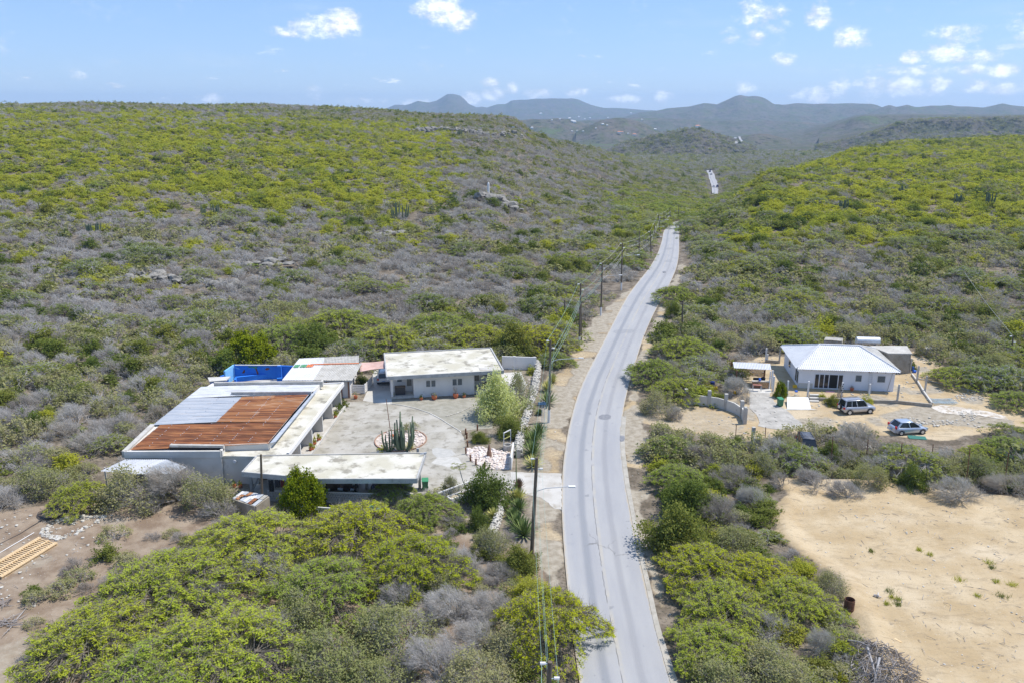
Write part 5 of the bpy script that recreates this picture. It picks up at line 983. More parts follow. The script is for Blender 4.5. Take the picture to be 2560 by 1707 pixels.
# patchwork tin roof in front
J = thing('tin_patch_roof', 'low lean-to roof of patched rusty and silver tin beside the carport', 'shed', tuple(cg(160,800))); J0, J1, J2, J3 = cg(-90,770,1.15), cg(30,690,1.35), cg(335,742,1.35), cg(180,862,1.15)
for j in range(7):
    if random.random() < 2: pass
    a0, a1 = J0*(1-j/7)+J3*j/7, J0*(1-(j+1)/7)+J3*(j+1)/7; b0, b1 = J1*(1-j/7)+J2*j/7, J1*(1-(j+1)/7)+J2*(j+1)/7; sp1 = (.35, .6, .5, .7, .4, .55, .6)[j]; zj = np.array([random.uniform(-.12,.05), random.uniform(-.05,.05), .03*(j%2)]); c0, c1_ = a0*(1-sp1)+b0*sp1, a1*(1-sp1)+b1*sp1; corr(a0+zj, c0+zj, c1_+zj, a1+zj, 3, .03).build('tin_sheet', [ZINC, RUST2, ZINC, WMET, ZINC, RUST, ZINC][j], J); corr(c0+zj*.5+(0,0,.02), b0+zj*.5+(0,0,.02), b1+zj*.5+(0,0,.02), c1_+zj*.5+(0,0,.02), 3, .03).build('tin_sheet', [WMET, ZINC, RUST2, ZINC, WMET, ZINC, FIBR][j], J)
MB().wall(J0, J3, .2, 0, 1.1).build('wall', BLOCK, J); MB().wall(J3, J2, .2, 0, 1.1, 1.25).build('wall', BLOCK, J)
a = cg(262, 880); MB().tube([a, cg(306, 305, 5.4)*0+(cg(285,600)[0]*0+a[0]+.25, a[1]+.2, 5.3)], [.13, .1], 8).top('wooden_post', POLEW, 'bare brown wooden post leaning by the patched tin roof', 'post')
for X_, Y_, lb in ((1135,1108,'orange pot with plant at the long building front wall'),(1180,1112,'green leafy pot plant beside the orange pot')): q = c1(X_, Y_); potplant(q[0], q[1], 0, .2, .35, lb, 'shrub', ph=.6)
MB().box(*cg(1480,900,.8), 2.8, 1.5, .05, .1).top('tarpaulin', mat('turquoise_cloth', (.05,.33,.28)), 'turquoise netting showing through the bright acacia crown', 'netting')
m = MB(); a = cg(1090,1010,.4); m.box(*a, 1.3, .5, .05, .3, .2); m.box(a[0]+.5, a[1], .5, .5, .7, .05, -.2, -.2); m.top('scrap_sheet', WHITE, 'scrap white sheets lying below the bright acacia', 'scrap')
# ---------------------------------------------------------------- hip-roofed house on the right
Hh = Fr((38.05, 104.25), -7); HB = thing('hip_roofed_house', 'white house with white corrugated hip roof, glass doors and a ladder on its front', 'house', (*Hh.p(6.5, 5.4), 0))
HWR = mat('white_roof_paint', (.66,.66,.66), (.60,.60,.605), .9, c=(.50,.49,.48), cscale=2.5, cfac=(.62,.8), rough=.6)
HW, HD, EZ, RZ, HX = 13.1, 10.8, 2.95, 4.75, 3.9; HWM = mat('bluish_white_paint', (.76,.765,.79), (.70,.71,.74), .5, c=(.50,.50,.50), cscale=.8, cfac=(.66,.8), bump=.05)
m = MB(); Hh.box(m, .45, 12.65, .45, 10.4, 0, 2.82); m.build('wall', HWM, HB)
def h3(x, y, z): q = Hh.p(x, y); return (q[0], q[1], z)
def hip(side, i0, i1, step, mm, lab=None):
    m = MB(); vs = []; k_ = 0; W_ = HW if side in 'fb' else HD
    s = i0
    while s < i1-1e-6 or not k_:
        pass_ = min(s, i1); f = min(1, pass_/(HX if side in 'fb' else HD/2), (W_-pass_)/(HX if side in 'fb' else HD/2)); dep = HD/2 if side in 'fb' else HX; zc = .036*math.sin(2*math.pi*pass_/.26)
        for t in (-.05 if f > .01 else 0, f):
            d_ = dep*t; z = EZ+(RZ-EZ)*t+zc*(1 if f > .02 else 0)+.02
            vs.append(h3(*{'f': (pass_, d_), 'b': (pass_, HD-d_), 'l': (d_, pass_), 'r': (HW-d_, pass_)}[side], z))
        s += step; k_ += 1
    if s-step < i1-1e-6:
        pass
    n = len(vs)//2; fl = [(2*i, 2*i+2, 2*i+3, 2*i+1) for i in range(n-1)]; m.add(vs, fl); o = m.build('roof_sheet', mm, HB)
    if lab: o['label'] = lab
for side, W_ in (('f', HW), ('b', HW), ('l', HD), ('r', HD)):
    n = round(W_/.91)
    for i in range(n): a = W_*i/n; b = W_*(i+1)/n; hip(side, a, b+.001, (b-a)/14, HWR if side in 'fl' else FIBR)
m = MB()
for x0, y0, x1, y1 in ((0,0,HX,HD/2),(HW,0,HW-HX,HD/2),(0,HD,HX,HD/2),(HW,HD,HW-HX,HD/2)): m.tube([h3(x0, y0, EZ+.06), h3(x1, y1, RZ+.07)], .09, 5)
m.tube([h3(HX, HD/2, RZ+.07), h3(HW-HX, HD/2, RZ+.07)], .1, 5); m.build('ridge_cap', WMET, HB)
for i in range(12): m = MB(); x0 = .75+i*1.05; Hh.box(m, x0, x0+.09, .02, .45, 2.66, 2.84); m.build('rafter_end', RUSTY if i > 7 else GREYC, HB)
m = MB(); Hh.box(m, .06, 13.0, .06, 10.7, 2.85, 2.9); m.build('soffit', GREYC, HB)
dr = MB(); Hh.box(dr, 2.45, 6.15, .40, .46, .12, 2.12); do = dr.build('glass_door', HWM, HB)
for i, (a, b) in enumerate(((2.52,2.98),(3.12,3.62),(3.74,4.24),(4.36,5.42),(5.54,6.05))): g = MB(); Hh.box(g, a, b, .37 if i != 3 else .385, .40, .2, 2.04); g.build('pane', GLASS if i != 3 else BLACK, do)
louvre(HB, Hh, 7.65, 8.5, 1.2, 2.15, .45); louvre(HB, Hh, 10.45, 11.5, 1.2, 2.15, .45)
for y0, y1, z0 in ((1.0,1.7,.5),(2.0,2.7,.5),(6.2,7.3,1.0)): m = MB(); Hh.box(m, .42, .47, y0, y1, z0, 2.1); m.build('window', GLASS, HB)
m = MB(); Hh.box(m, .44, 2.3, .44, .46, .01, .75); m.build('bare_render_patch', WALLG, HB)
m = MB(); [m.tube([h3(9.55+s_, .05, 0), h3(9.55+s_*.9, .38, 3.1)], .035, 4) for s_ in (-.22, .22)]; lad = m.top('ladder', STEEL, 'aluminium ladder leaning on the hip-roofed house front', 'ladder')
for i in range(10): t = (i+1)/11; a, b = np.array(h3(9.33, .05+.33*t, 3.1*t)), np.array(h3(9.77, .05+.33*t, 3.1*t)); MB().tube([a, b], .02, 4).build('rung', STEEL, lad)
m = MB(); m.tube([h3(11.9, .38, .1), h3(12.3, .38, 2.6)], .03, 4); m.build('drain_pipe', GREYC, HB)
q = h3(4.4, .1, 0); q = h3(7.3, .1, 0); potplant(q[0], q[1], 0, .25, .45, 'terracotta pot between glass doors and window of the hip-roofed house', 'bare', ph=.5)
m = MB(); q = h3(4.3, -.7, .02); m.box(q[0], q[1], .04, 1.1, .45, .03, R(-7)); m.top('pink_mat', mat('pink_cloth', (.62,.33,.38)), 'pink mat lying in front of the glass doors', 'mat')
# annex, hut, tank
AX = thing('block_annex', 'bare concrete block annex with flat roof behind the hip-roofed house', 'outbuilding', tuple(c3(2050,300))); ap = [tuple(c3(*a, 2.95)[:2]) for a in ((1800,130),(2080,132),(2118,187),(1945,186))]; MB().prism(ap, 2.8, 2.98).build('roof', GREYC, AX)
cx_, cy_ = np.mean(ap, 0); ip_ = [(cx_+(a[0]-cx_)*.96, cy_+(a[1]-cy_)*.96) for a in ap]
MB().prism(ip_, 0, 2.8).build('wall', BLOCK, AX)
a, b = np.array(ip_[3]), np.array(ip_[2]); d_ = b-a; n_ = max(4, int(np.hypot(*d_)/.4))
for r_ in range(14):
    for i in range(n_):
        u0 = (i+(.5 if r_ % 2 else 0))/n_
        if u0+.96/n_ > 1: continue
        p0, p1 = a+d_*u0, a+d_*(u0+.955/n_); MB().wall(p0-(0,.025), p1-(0,.025), .05, r_*.2+.005, r_*.2+.192).build('block', BLOCK, AX)
TK = thing('metal_tank', 'large horizontal silver metal tank behind the hip-roofed house', 'tank', tuple(c3(1800,240))); a, b = c3(1706,92,3.4), c3(1894,106,3.4); b[1] = a[1]-.3; d_ = (b-a)/np.linalg.norm(b-a)
MB().tube([a, a+d_*.05, b-d_*.05, b], [.5,.56,.56,.5], 20).build('drum', mat('tank_metal', (.55,.56,.58), (.66,.67,.68), 2, rough=.45, metal=.4, c=(.42,.40,.38), cscale=4), TK, smooth=False)
for t in (.2, .8): q = a+(b-a)*t; MB().box(q[0], q[1], 1.42, .3, .9, 2.84).build('stand', BLOCK, TK)
HT = thing('small_hut', 'tiny hut with corrugated roof peeking above the hip roof', 'hut', tuple(c3(1540,160))); hq = [c3(*a, 3.1) for a in ((1470,88),(1605,96),(1612,75),(1483,66))]; sheets(HT, (hq[0], hq[3], hq[2], hq[1]), 1, 3, 5, FIBR, amp=.06); MB().prism([tuple(q[:2]) for q in hq], 0, 2.95).build('wall', BLOCK, HT)
# cooking shelter
BQ = thing('cooking_shelter', 'open cooking shelter with brown slat walls and white corrugated roof', 'shelter', tuple(c3(1000,440))); bq = [c3(*a) for a in ((808,292,2.45),(1083,306,2.45),(1075,262,2.65),(800,247,2.65))]
sheets(BQ, (bq[0], bq[3], bq[2], bq[1]), 1, 6, 4, WMET, amp=.04)
bk0, bk1 = c3(870,400), c3(1070,410); bk0[1] = bk1[1] = c3(1000,330)[1]-1.2; b0_, b1_ = np.array([bq[0][0]+.3, bq[0][1]+2.6, 0]), np.array([bq[1][0]-.1, bq[1][1]+2.3, 0]); f0_, f1_ = c3(940,442), c3(1066,445)
n_ = 34
for i in range(n_): q = b0_*(1-i/(n_-1))+b1_*i/(n_-1); MB().box(q[0], q[1], 1.5, .09, .04, 1.6+.1*random.random()).build('slat', WOODB, BQ)
for i in range(18): q = f0_*(1-i/17)+f1_*i/17; MB().box(q[0], q[1], .52, .10, .04, 1.0+.06*random.random()).build('slat', WOODB, BQ)
for q in (b0_, b1_, f0_-(2.2,0,0), f1_): MB().box(q[0], q[1], 1.25, .14, .14, 2.5).build('post', WOODB if q is not f1_ else WHITE, BQ)
MB().wall(f0_+(0,.25,0), f1_+(0,.25,0), .6, .95, 1.02).build('counter', GREYC, BQ)
q = (f0_+f1_)/2+(0,.9,0); g = MB(); g.box(q[0]-.3, q[1], .95, .9, .5, .5); g.lathe(q[0]+.5, q[1], [(.3,.8),(.34,1.2),(.1,1.35)], 12); g.top('barbecue_grill', BLACK, 'black grill standing inside the cooking shelter', 'grill')
q = (f0_+f1_)/2+(-.1,.25,1.05); MB().lathe(q[0], q[1], [(.14, 1.02), (.17, 1.3), (.17, 1.33)], 12).top('blue_bucket', LBL_, 'light blue bucket on the shelter counter', 'bucket')
a, b = c3(945,460), c3(1006,463); tb = thing('metal_table', 'narrow red-topped metal table in front of the cooking shelter', 'table', tuple((a+b)/2)); MB().wall(a, b, .4, .85, .9).build('tabletop', mat('red_brown', (.36,.16,.12)), tb)
for q in (a, b): [MB().box(q[0], q[1]+s_, .42, .05, .05, .85).build('leg', STEEL, tb) for s_ in (-.17, .17)]
sheet('shelter_pad', [c3(*a) for a in ((905,440),(1075,445),(1085,470),(1070,480),(925,470))], CONC, .05)
sheet('old_driveway', [cj(*a) for a in ((1130,580),(1430,600),(1470,690),(1700,880),(1880,1020),(1950,1080),(1900,1110),(1800,1130),(1600,1140),(1400,1120),(1260,1080),(1270,960),(1150,820),(1130,650))], mat('worn_concrete', (.31,.29,.255), (.42,.395,.35), .7, c=(.50,.47,.42), cscale=1.6, cfac=(.58,.7), bump=.2), .03, jag=.3)
m = MB(); a, b, c_, d_ = cj(1690,652,.65), cj(2000,657,.65), cj(2042,832), cj(1690,832); m.add([a, b, c_+(0,0,.03), d_+(0,0,.03), a-(0,0,.65), b-(0,0,.65), c_-(0,0,.05), d_-(0,0,.05)], [(3,2,1,0),(0,1,5,4),(1,2,6,5),(2,3,7,6),(3,0,4,7)]); rp_ = m.top('concrete_ramp', mat('white_concrete', (.66,.64,.60), (.72,.70,.67), 1.5), 'smooth white concrete ramp up to the terrace', 'ramp')
MB().prism([tuple(cj(*q)[:2]) for q in ((1635,846),(1690,830),(2042,830),(2128,846))], 0, .045).build('apron', CONC, rp_)
st = thing('garden_steps', 'three low concrete steps right of the white ramp', 'steps', tuple(c3(1400,535)))
for i in range(3): a = c3(1362, 538-i*15); b = c3(1432, 540-i*15); MB().wall(a, b, .45, 0, .15+.15*i).build('step', CONC, st)
LW = thing('foundation_wall', 'low concrete terrace wall in front of the hip-roofed house', 'wall', tuple(c3(1900,545))); lp = [c3(*a) for a in ((1435,532),(1600,535),(1850,548),(2010,552),(2262,578))]
for a, b in zip(lp, lp[1:]): MB().wall(a, b, .25, 0, .42).build('wall_section', BLOCK, LW)
lp = [c3(*a) for a in ((2262,560),(2205,480),(2160,405),(2115,345))]; L2 = thing('foundation_wall', 'narrow low concrete wall running back past the annex', 'wall', tuple(lp[1])); [MB().wall(a, b, .2, 0, .3).build('wall_section', CONC, L2) for a, b in zip(lp, lp[1:])]
L3 = thing('foundation_wall', 'low wall between two posts behind the cooking shelter', 'wall', tuple(c3(1090,255))); MB().wall(c3(1040,252), c3(1145,260), .25, 0, .45).build('wall_section', BLOCK, L3)
# posts: base x, y, top y in crop3, white?
for X_, Y_, Xt, Yt, wh, lb in ((1197,500,1197,385,1,'white concrete post at the left top corner of the ramp'),(1348,505,1350,388,1,'white concrete post at the right top corner of the ramp'),(1597,505,1598,398,1,'white post with black marks in front of the glass doors'),(1800,492,1803,408,1,'white concrete post in front of the ladder'),(2005,552,2015,412,0,'grey concrete post at the front right corner of the house'),(1040,250,1042,148,1,'tall white post behind the cooking shelter'),(1052,252,1053,192,1,'shorter white post paired behind the cooking shelter'),(1140,260,1143,135,0,'grey post at end of the low wall behind the shelter'),(1082,440,1082,310,1,'white post at the shelter front corner'),(1094,462,1094,352,1,'shorter white post in front of the shelter corner'),(2150,400,2153,275,0,'grey post second from the annex on the boundary'),(2210,470,2217,350,0,'grey post third from the annex on the boundary'),(2100,330,2105,222,0,'grey post against the annex corner'),(1352,113,1354,75,0,'thin pole rising behind the hip roof')):
    a = c3(X_, Y_); s_ = .105 if X_ < 1352 or X_ > 1353 else .04; zt = H-(H)*0; d = ray(1560+Xt/2.94, 820+Yt/2.94); zt = H+d[2]*a[1]/d[1]; o = MB().box(a[0], a[1], zt/2, s_*1.9, s_*1.9, zt).top('concrete_post', WHITE if wh else GREYC, lb, 'post', bevel=.02)
    if X_ == 1597:
        for i in range(5): MB().box(a[0]+(-.06 if i % 2 else .05), a[1]-s_-.004, zt*.35+i*.28, .12, .01, .14, 0).build('black_mark', BLACK, o)
# curved wall
CW = thing('curved_wall', 'curved white-grey entrance wall with square grey piers beside the road', 'wall', tuple(c3(650,590))); cwp = [c3(*a) for a in ((452,560),(622,572),(745,598),(862,668))]; cwp[3] = c3(862,650)
for i, (a, b) in enumerate(zip(cwp, cwp[1:])):
    m_ = (a+b)/2+np.array([.12,.12,0]); MB().wall(a, m_, .15, 0, 1.3, 1.3).build('panel', WALLG, CW); MB().wall(m_, b, .15, 0, 1.3, 1.3 if i < 2 else 1.15).build('panel', WALLG, CW)
for a in cwp: MB().box(a[0], a[1], 1.05, .4, .4, 2.1).build('pier', GREYC, CW)
a, b = c3(862,650), c3(885,700); MB().wall(a, b, .15, 0, 1.3).build('panel', WALLG, CW); q = b; MB().box(q[0], q[1], 1.0, .42, .42, 2.0).build('pier', GREYC, CW); MB().box(q[0], q[1], 2.05, .3, .3, .12).build('pier_cap', CONC, CW)
C2 = thing('gate_wall', 'short section of grey wall and two piers half hidden in bushes across the entrance', 'wall', tuple(c3(960,860)))
for X_, Y_, hh in ((945,835,1.8), (985,895,1.5)): q = c3(X_, Y_); MB().box(q[0], q[1], hh/2, .36, .36, hh).build('pier', GREYC, C2)
MB().wall(c3(950,840), c3(1000,940), .15, 0, .9, .6).build('panel', WALLG, C2)
# barrels, jugs, clutter by the curved wall
q = c3(647,440); MB().lathe(q[0], q[1], [(.3,0),(.31,.05),(.3,.3),(.31,.32),(.3,.6),(.31,.62),(.3,.9),(.29,.95)], 16).top('blue_barrel', PLB, 'dark blue plastic barrel behind the curved wall', 'barrel', smooth=False)
q = c3(672,452); MB().box(q[0], q[1], .22, .42, .3, .44).box(q[0]+.1, q[1], .48, .1, .1, .08).top('yellow_canister', PLY, 'yellow canister beside the blue barrel', 'canister', bevel=.03)
q = c3(815,482); MB().box(q[0], q[1], .2, .3, .25, .4).top('yellow_canister', PLY, 'small yellow canister among the plants behind the curved wall', 'canister', bevel=.03)
q = c3(1255,435); MB().box(q[0], q[1], .18, .5, .35, .36).top('yellow_crate', PLY, 'yellow crate in the shadow left of the hip-roofed house', 'crate', bevel=.02); q = c3(1262,500); MB().box(q[0], q[1], .7, .35, .3, .2).top('blue_tub', LBL_, 'small blue tub at the top of the white ramp', 'tub', bevel=.03)
q = c3(568,480); MB().lathe(q[0], q[1], [(.5,.5),(.62,.62),(.62,.66),(.5,.6),(.3,.52)], 18).top('round_basin', GREYC, 'round grey basin behind the first curved wall panel', 'basin')
q = c4(1275,435); MB().box(q[0], q[1], .3, .5, .5, .06).box(q[0]-.22, q[1], .6, .06, .5, .6).box(q[0], q[1], .14, .4, .4, .28).top('blue_chair', LBL_, 'small blue plastic chair at the annex corner', 'chair')
def car(label, paint, L=3.95, Wd=1.68, Ht=1.5, suv=False, name='parked_car', glassb=None, spare=False, plate=True):
    """heading +x; body lofted over stations"""
    t = thing(name, label, 'car', (0, 0, 0)); h = L/2; w = Wd/2; zb = .30 if suv else .20; belt = 1.02 if suv else .90
    if suv: st_ = [(-h,.50,.86,.86),(-h+.04,.36,.98,.95),(-h+.35,zb,belt+.03,1),(-.35*h,zb,belt,1),(.2*h,zb,belt-.02,1),(.46*h,zb,belt-.02,1),(.62*h,zb,belt-.07,.98),(.9*h,zb+.02,belt-.14,.93),(h-.03,.34,.78,.86),(h,.44,.66,.8)]
    else: st_ = [(-h,.42,.80,.80),(-h+.07,.30,.92,.92),(-h+.4,zb,belt+.04,1),(-.3*h,zb,belt,1),(.2*h,zb,belt-.03,1),(.44*h,zb,belt-.05,1),(.62*h,zb,belt-.13,.97),(.85*h,zb+.02,belt-.25,.9),(h-.05,.28,.58,.76),(h,.36,.48,.66)]
    vs = []
    for x_, z0_, z1_, f in st_:
        ww = w*f; zm = (z0_+z1_)/2
        vs += [(x_,-ww*.9,z0_),(x_,-ww,z0_+.12),(x_,-ww,zm+.08),(x_,-ww*.95,z1_-.05),(x_,-ww*.86,z1_),(x_,ww*.86,z1_),(x_,ww*.95,z1_-.05),(x_,ww,zm+.08),(x_,ww,z0_+.12),(x_,ww*.9,z0_)]
    n = 10; fs = [(i*n+k_, (i+1)*n+k_, (i+1)*n+(k_+1) % n, i*n+(k_+1) % n) for i in range(len(st_)-1) for k_ in range(n)]+[tuple(range(n)), tuple((len(st_)-1)*n+k_ for k_ in range(n))[::-1]]
    bo = MB().add(vs, fs).build('body', paint, t, smooth=True)
    # cabin
    if suv: xb0, xb1, xf1, xf0 = -h+.12, -h+.28, .22*h, .48*h
    else: xb0, xb1, xf1, xf0 = -h+.22, -h+.72, .08*h, .50*h
    zc, ro = belt-.02, Ht-.06; wb, wt = w*.91, w*.74
    G = glassb or GLASS
    MB().add([(xb0,-wb,zc),(xf0,-wb,zc-.03),(xf0,wb,zc-.03),(xb0,wb,zc),(xb1,-wt,ro),(xf1,-wt,ro),(xf1,wt,ro),(xb1,wt,ro)], [(3,2,1,0),(4,5,6,7),(0,1,5,4),(1,2,6,5),(2,3,7,6),(3,0,4,7)]).build('cabin_glass', G, t)
    r_ = MB().add([(xb1-.06,-wt-.03,ro-.02),(xf1+.05,-wt-.03,ro-.02),(xf1+.05,wt+.03,ro-.02),(xb1-.06,wt+.03,ro-.02),(xb1+.12,-wt*.86,ro+.06),(xf1-.1,-wt*.86,ro+.06),(xf1-.1,wt*.86,ro+.06),(xb1+.12,wt*.86,ro+.06)], [(3,2,1,0),(4,5,6,7),(0,1,5,4),(1,2,6,5),(2,3,7,6),(3,0,4,7)]).build('roof', paint, t, smooth=True)
    pm_ = MB()
    for sy in (-1, 1):
        for xa, xt, tk_ in ((xb0, xb1, .16 if not suv else .1), (xf0-.02, xf1, .06), ((xb0+xf0)/2+.1, (xb1+xf1)/2+.1, .07)):
            pm_.add([(xa-tk_*.4,sy*(wb+.012),zc),(xa+tk_,sy*(wb+.012),zc),(xt+tk_,sy*(wt+.012),ro),(xt-tk_*.4,sy*(wt+.012),ro)], [(0,1,2,3)])
        if suv: xx = (xb0+xf0)/2-.65; pm_.add([(xx,sy*(wb+.012),zc),(xx+.07,sy*(wb+.012),zc),(xx+.09,sy*(wt+.012),ro),(xx+.02,sy*(wt+.012),ro)], [(0,1,2,3)])
    for sy in (-1, 1): pm_.add([(xb0-.012,sy*wb,zc),(xb0-.012,sy*wb*.84,zc),(xb1-.012,sy*wt*.84,ro),(xb1-.012,sy*wt,ro)], [(0,1,2,3)])
    pm_.build('pillars', paint, t)
    for xw in (-h*.64, h*.62):
        for sy in (-1, 1):
            rw = .345 if suv else .31; m = MB(); c0 = (xw, sy*(w-.19), rw);
            tr = MB().tube([(xw, sy*(w-.22), rw), (xw, sy*(w+.012), rw)], rw, 18).build('wheel', BLACK, t); MB().tube([(xw, sy*(w-.02), rw), (xw, sy*(w+.025), rw)], [rw*.66, rw*.6], 14).build('rim', STEEL, tr)
            ar = MB(); pts = [(xw+(rw+.07)*math.cos(a_), sy*(w+.004), rw+(rw+.07)*math.sin(a_)) for a_ in np.linspace(-.1, math.pi+.1, 12)]; ar.tube(pts, .035, 4, False); ar.build('wheel_arch', BLACK if suv else mat_arch, t)
    RL_ = mat_tail
    for sy in (-1, 1):
        MB().box(-h+.10 if not suv else -h+.06, sy*w*.80, .93 if not suv else .86, .16, .26, .30 if not suv else .24, 0).build('tail_light', RL_, t, bevel=.02)
        MB().box(h-.14, sy*w*.62, .60 if not suv else .68, .24, .34, .15).build('headlight', LOUV, t, bevel=.02); MB().box(xf0-.25, sy*(w+.06), belt+.06, .1, .16, .13).build('mirror', paint, t, bevel=.02)
    MB().box(-h+.02, 0, .40, .12, Wd*.86, .16).build('bumper', BLACK if suv else paint, t, bevel=.03); MB().box(h-.0, 0, .38, .10, Wd*.7, .14).build('bumper', BLACK if suv else paint, t, bevel=.03)
    if plate: MB().box(-h-.05, 0, .62, .02, .40, .13).build('number_plate', mat_plate, t)
    if spare: sp2 = MB().tube([(-h-.17, .05, .86), (-h+.01, .05, .86)], .33, 18).build('spare_wheel', BLACK, t); MB().tube([(-h-.19, .05, .86), (-h-.165, .05, .86)], .2, 14).build('rim', STEEL, sp2)
    if suv:
        for sy in (-1, 1): MB().tube([(xb1+.2, sy*wt*.8, ro+.11), (xf1-.2, sy*wt*.8, ro+.11)], .022, 4).build('roof_rail', BLACK, t)
        MB().box(-.1, -w-.006, .62, L*.5, .02, .07).build('side_trim', STEEL, t)
    return t
mat_arch = mat('dark_arch', (.10,.10,.11)); mat_tail = mat('tail_red', (.55,.01,.01), rough=.25); mat_plate = mat('plate', (.25,.40,.60))
SILV = mat('silver_paint', (.44,.45,.48), rough=.32, metal=.55, coat=.6); SILB = mat('silver_blue_paint', (.47,.52,.60), rough=.3, metal=.5, coat=.6); WHC = mat('white_car_paint', (.72,.72,.72), rough=.3, coat=.5); DKC = mat('black_car_paint', (.015,.016,.02), rough=.2, coat=.6); DBC = mat('dark_blue_car_paint', (.015,.04,.12), rough=.2, coat=.6)
def put(o, x, y, rz, z=None, sc_=1.): o.location = (x, y, tz(x, y) if z is None else z); o.rotation_euler = (0, 0, R(rz)); o.scale = (sc_,)*3; return o
a, b = c3(1662,640), c3(1815,626); md_ = (a+b)/2; put(car('silver four-wheel-drive with spare wheel on its tailgate parked before the house', SILV, 4.15, 1.72, 1.78, True, 'parked_suv', spare=True), md_[0]-.25, md_[1]+.8, 9, 0, 1.03)
a, b = c4(1145,1052), c4(1350,1035); md_ = (a+b)/2; put(car('silver-blue hatchback parked at edge of bushes with red tail lights', SILB, 4.1, 1.74, 1.5, name='parked_hatchback'), md_[0]-.1, md_[1]+.8, 9, 0, 1.03)
a = ch(425,605); put(car('white crossover parked tail-first under the shade sail', WHC, 4.6, 1.9, 1.68, True, 'parked_crossover'), a[0]+.12, a[1]+2.35, 97, 0)
a = c4(262,1262); put(car('dark abandoned four-wheel-drive half hidden in bushes', mat('faded_black_paint', (.05,.055,.07), (.11,.12,.14), 3, rough=.5), 4.0, 1.75, 1.75, True, 'abandoned_car'), a[0]+.05, a[1]+1.4, -97, 0)
for X_, Y_, cl, rz, lb in ((1075,720,DKC,-80,'black car parked leftmost under the carport'),(1275,720,DKC,-92,'black car parked in the middle under the carport'),(1640,720,DBC,-88,'dark blue car parked right under the carport')): a = cg(X_, Y_); put(car(lb, cl, 4.2, 1.72, 1.45), a[0], a[1]+1.6, rz, .012)
fc = []
for X_, Y_, cl, lb in ((230,793,WHC,'white car on the far road, nearest of the left lane'),(255,791,DBC,'dark blue car on the far road beside the white one'),(204,688,DBC,'blue car on the far road near the bend'),(209,677,DKC,'dark car topmost on the far road'),(213,706,WHC,'pale car on the far road below the blue one')):
    a = PT(1700+X_/2.735, 180+Y_/2.735); d = FC[min(len(FC)-1, 1)]-FC[0]; o = car(lb, cl, 4.2, 1.75, 1.5, name='distant_car'); put(o, a[0], a[1], math.degrees(math.atan2(FC[3][1]-FC[0][1], FC[3][0]-FC[0][0])), a[2]+.36, 1.15)

# ---------------------------------------------------------------- poles and wires
def toppt(base, px, py): d = ray(px, py); return np.array([d[0]*base[1]/d[1], base[1], H+d[2]*base[1]/d[1]])
PL = []
def pole(bx, by, tx, ty, label, arm=None, white=False, r_=.16, cross=True, name='utility_pole', b=None):
    b = PT(bx, by) if b is None else b; tp = toppt(b, tx, ty); t = thing(name, label, 'pole', tuple(b)); MB().tube([b-(0,0,.1), tp], [r_, r_*.75], 8).build('shaft', POLEW, t)
    if white: MB().tube([b-(0,0,.08), b+(tp-b)*.16], [r_*1.06, r_*1.03], 8).build('painted_base', WHITE, t)
    if cross:
        for s_, dz in ((-1, -.12), (1, -1.0)):
            q = tp+(0, 0, dz); MB().tube([q, q+(s_*.42, 0, .02)], .035, 4).build('bracket', STEEL, t); MB().tube([q+(s_*.22, 0, .02), q+(s_*.5, 0, .02)], .085, 8).build('insulator', WHITE, t)
    if arm:
        d = ray(*arm[:2]); q = b+(tp-b)*((ty and (arm[2]))); e = q+(1.9+arm[3], -.2, .55); MB().tube([q, q+(.9, -.1, .35), e], .032, 5).build('lamp_arm', STEEL, t); MB().box(e[0]+.2, e[1], e[2], .6, .24, .13, 0).build('lamp_head', WHITE, t, bevel=.03)
    PL.append(tp); return t
pole(0,0,1375,1653,'nearest utility pole, only its top with white insulators showing', b=np.array([1.62,35.5,0.]), r_=.17)
pole(1329,1387,1342,1143,'utility pole with lamp arm beside the driveway apron', arm=(0,0,.66,.9), r_=.17)
pole(1372,1055.6,1376.5,850,'brown utility pole with white base and lamp beside the blue sign', arm=(0,0,.74,1.5), white=True)
pole(1448,866,1452,709,'dark utility pole with white base by the verge, first beyond the bungalow', white=True)
pole(1502,789.5,1506,658,'utility pole with lamp arm and white base, second beyond the bungalow', arm=(0,0,.72,1.2), white=True)
pole(1553,726,1556,608,'utility pole with lamp arm and white base, third beyond the bungalow', arm=(0,0,.7,1.2), white=True)
pole(1598,650,1598,578,'plain dark pole among yellow-green bushes left of the road', cross=False)
pole(1628,640,1626,579,'pole with lamp arm at the inner side of the bend', arm=(0,0,.7,.5))
pole(1637,596,1636,560,'pole with lamp arm, next before the crest', arm=(0,0,.7,.5))
pole(1649,582,1647,536,'slim pole with lamp arm near the crest', arm=(0,0,.6,.5)); pole(1660,564,1660,531,'second slim pole near the crest', cross=False); pole(1675,556,1675,520,'third slim pole near the crest, white at its foot', white=True, cross=False); pole(1697,548,1697,514,'farthest pole standing at the crest beside green trees', cross=False)
pole(1412,805,1412,751,'short cut-off pole with a white fitting left of the road', cross=False); pole(1453,853,1453,760,'second dark pole standing close behind the first', cross=False, r_=.13)
pole(1705,832,1707,752,'lone grey pole in the scrub right of the road', cross=False, r_=.15); pole(2527,889,2533,839,'dark pole with crossbar at the right edge of the scrub', r_=.14)
WIRE = mat('green_wire', (.20,.32,.28)); WIREG = mat('grey_wire', (.45,.45,.43)); 
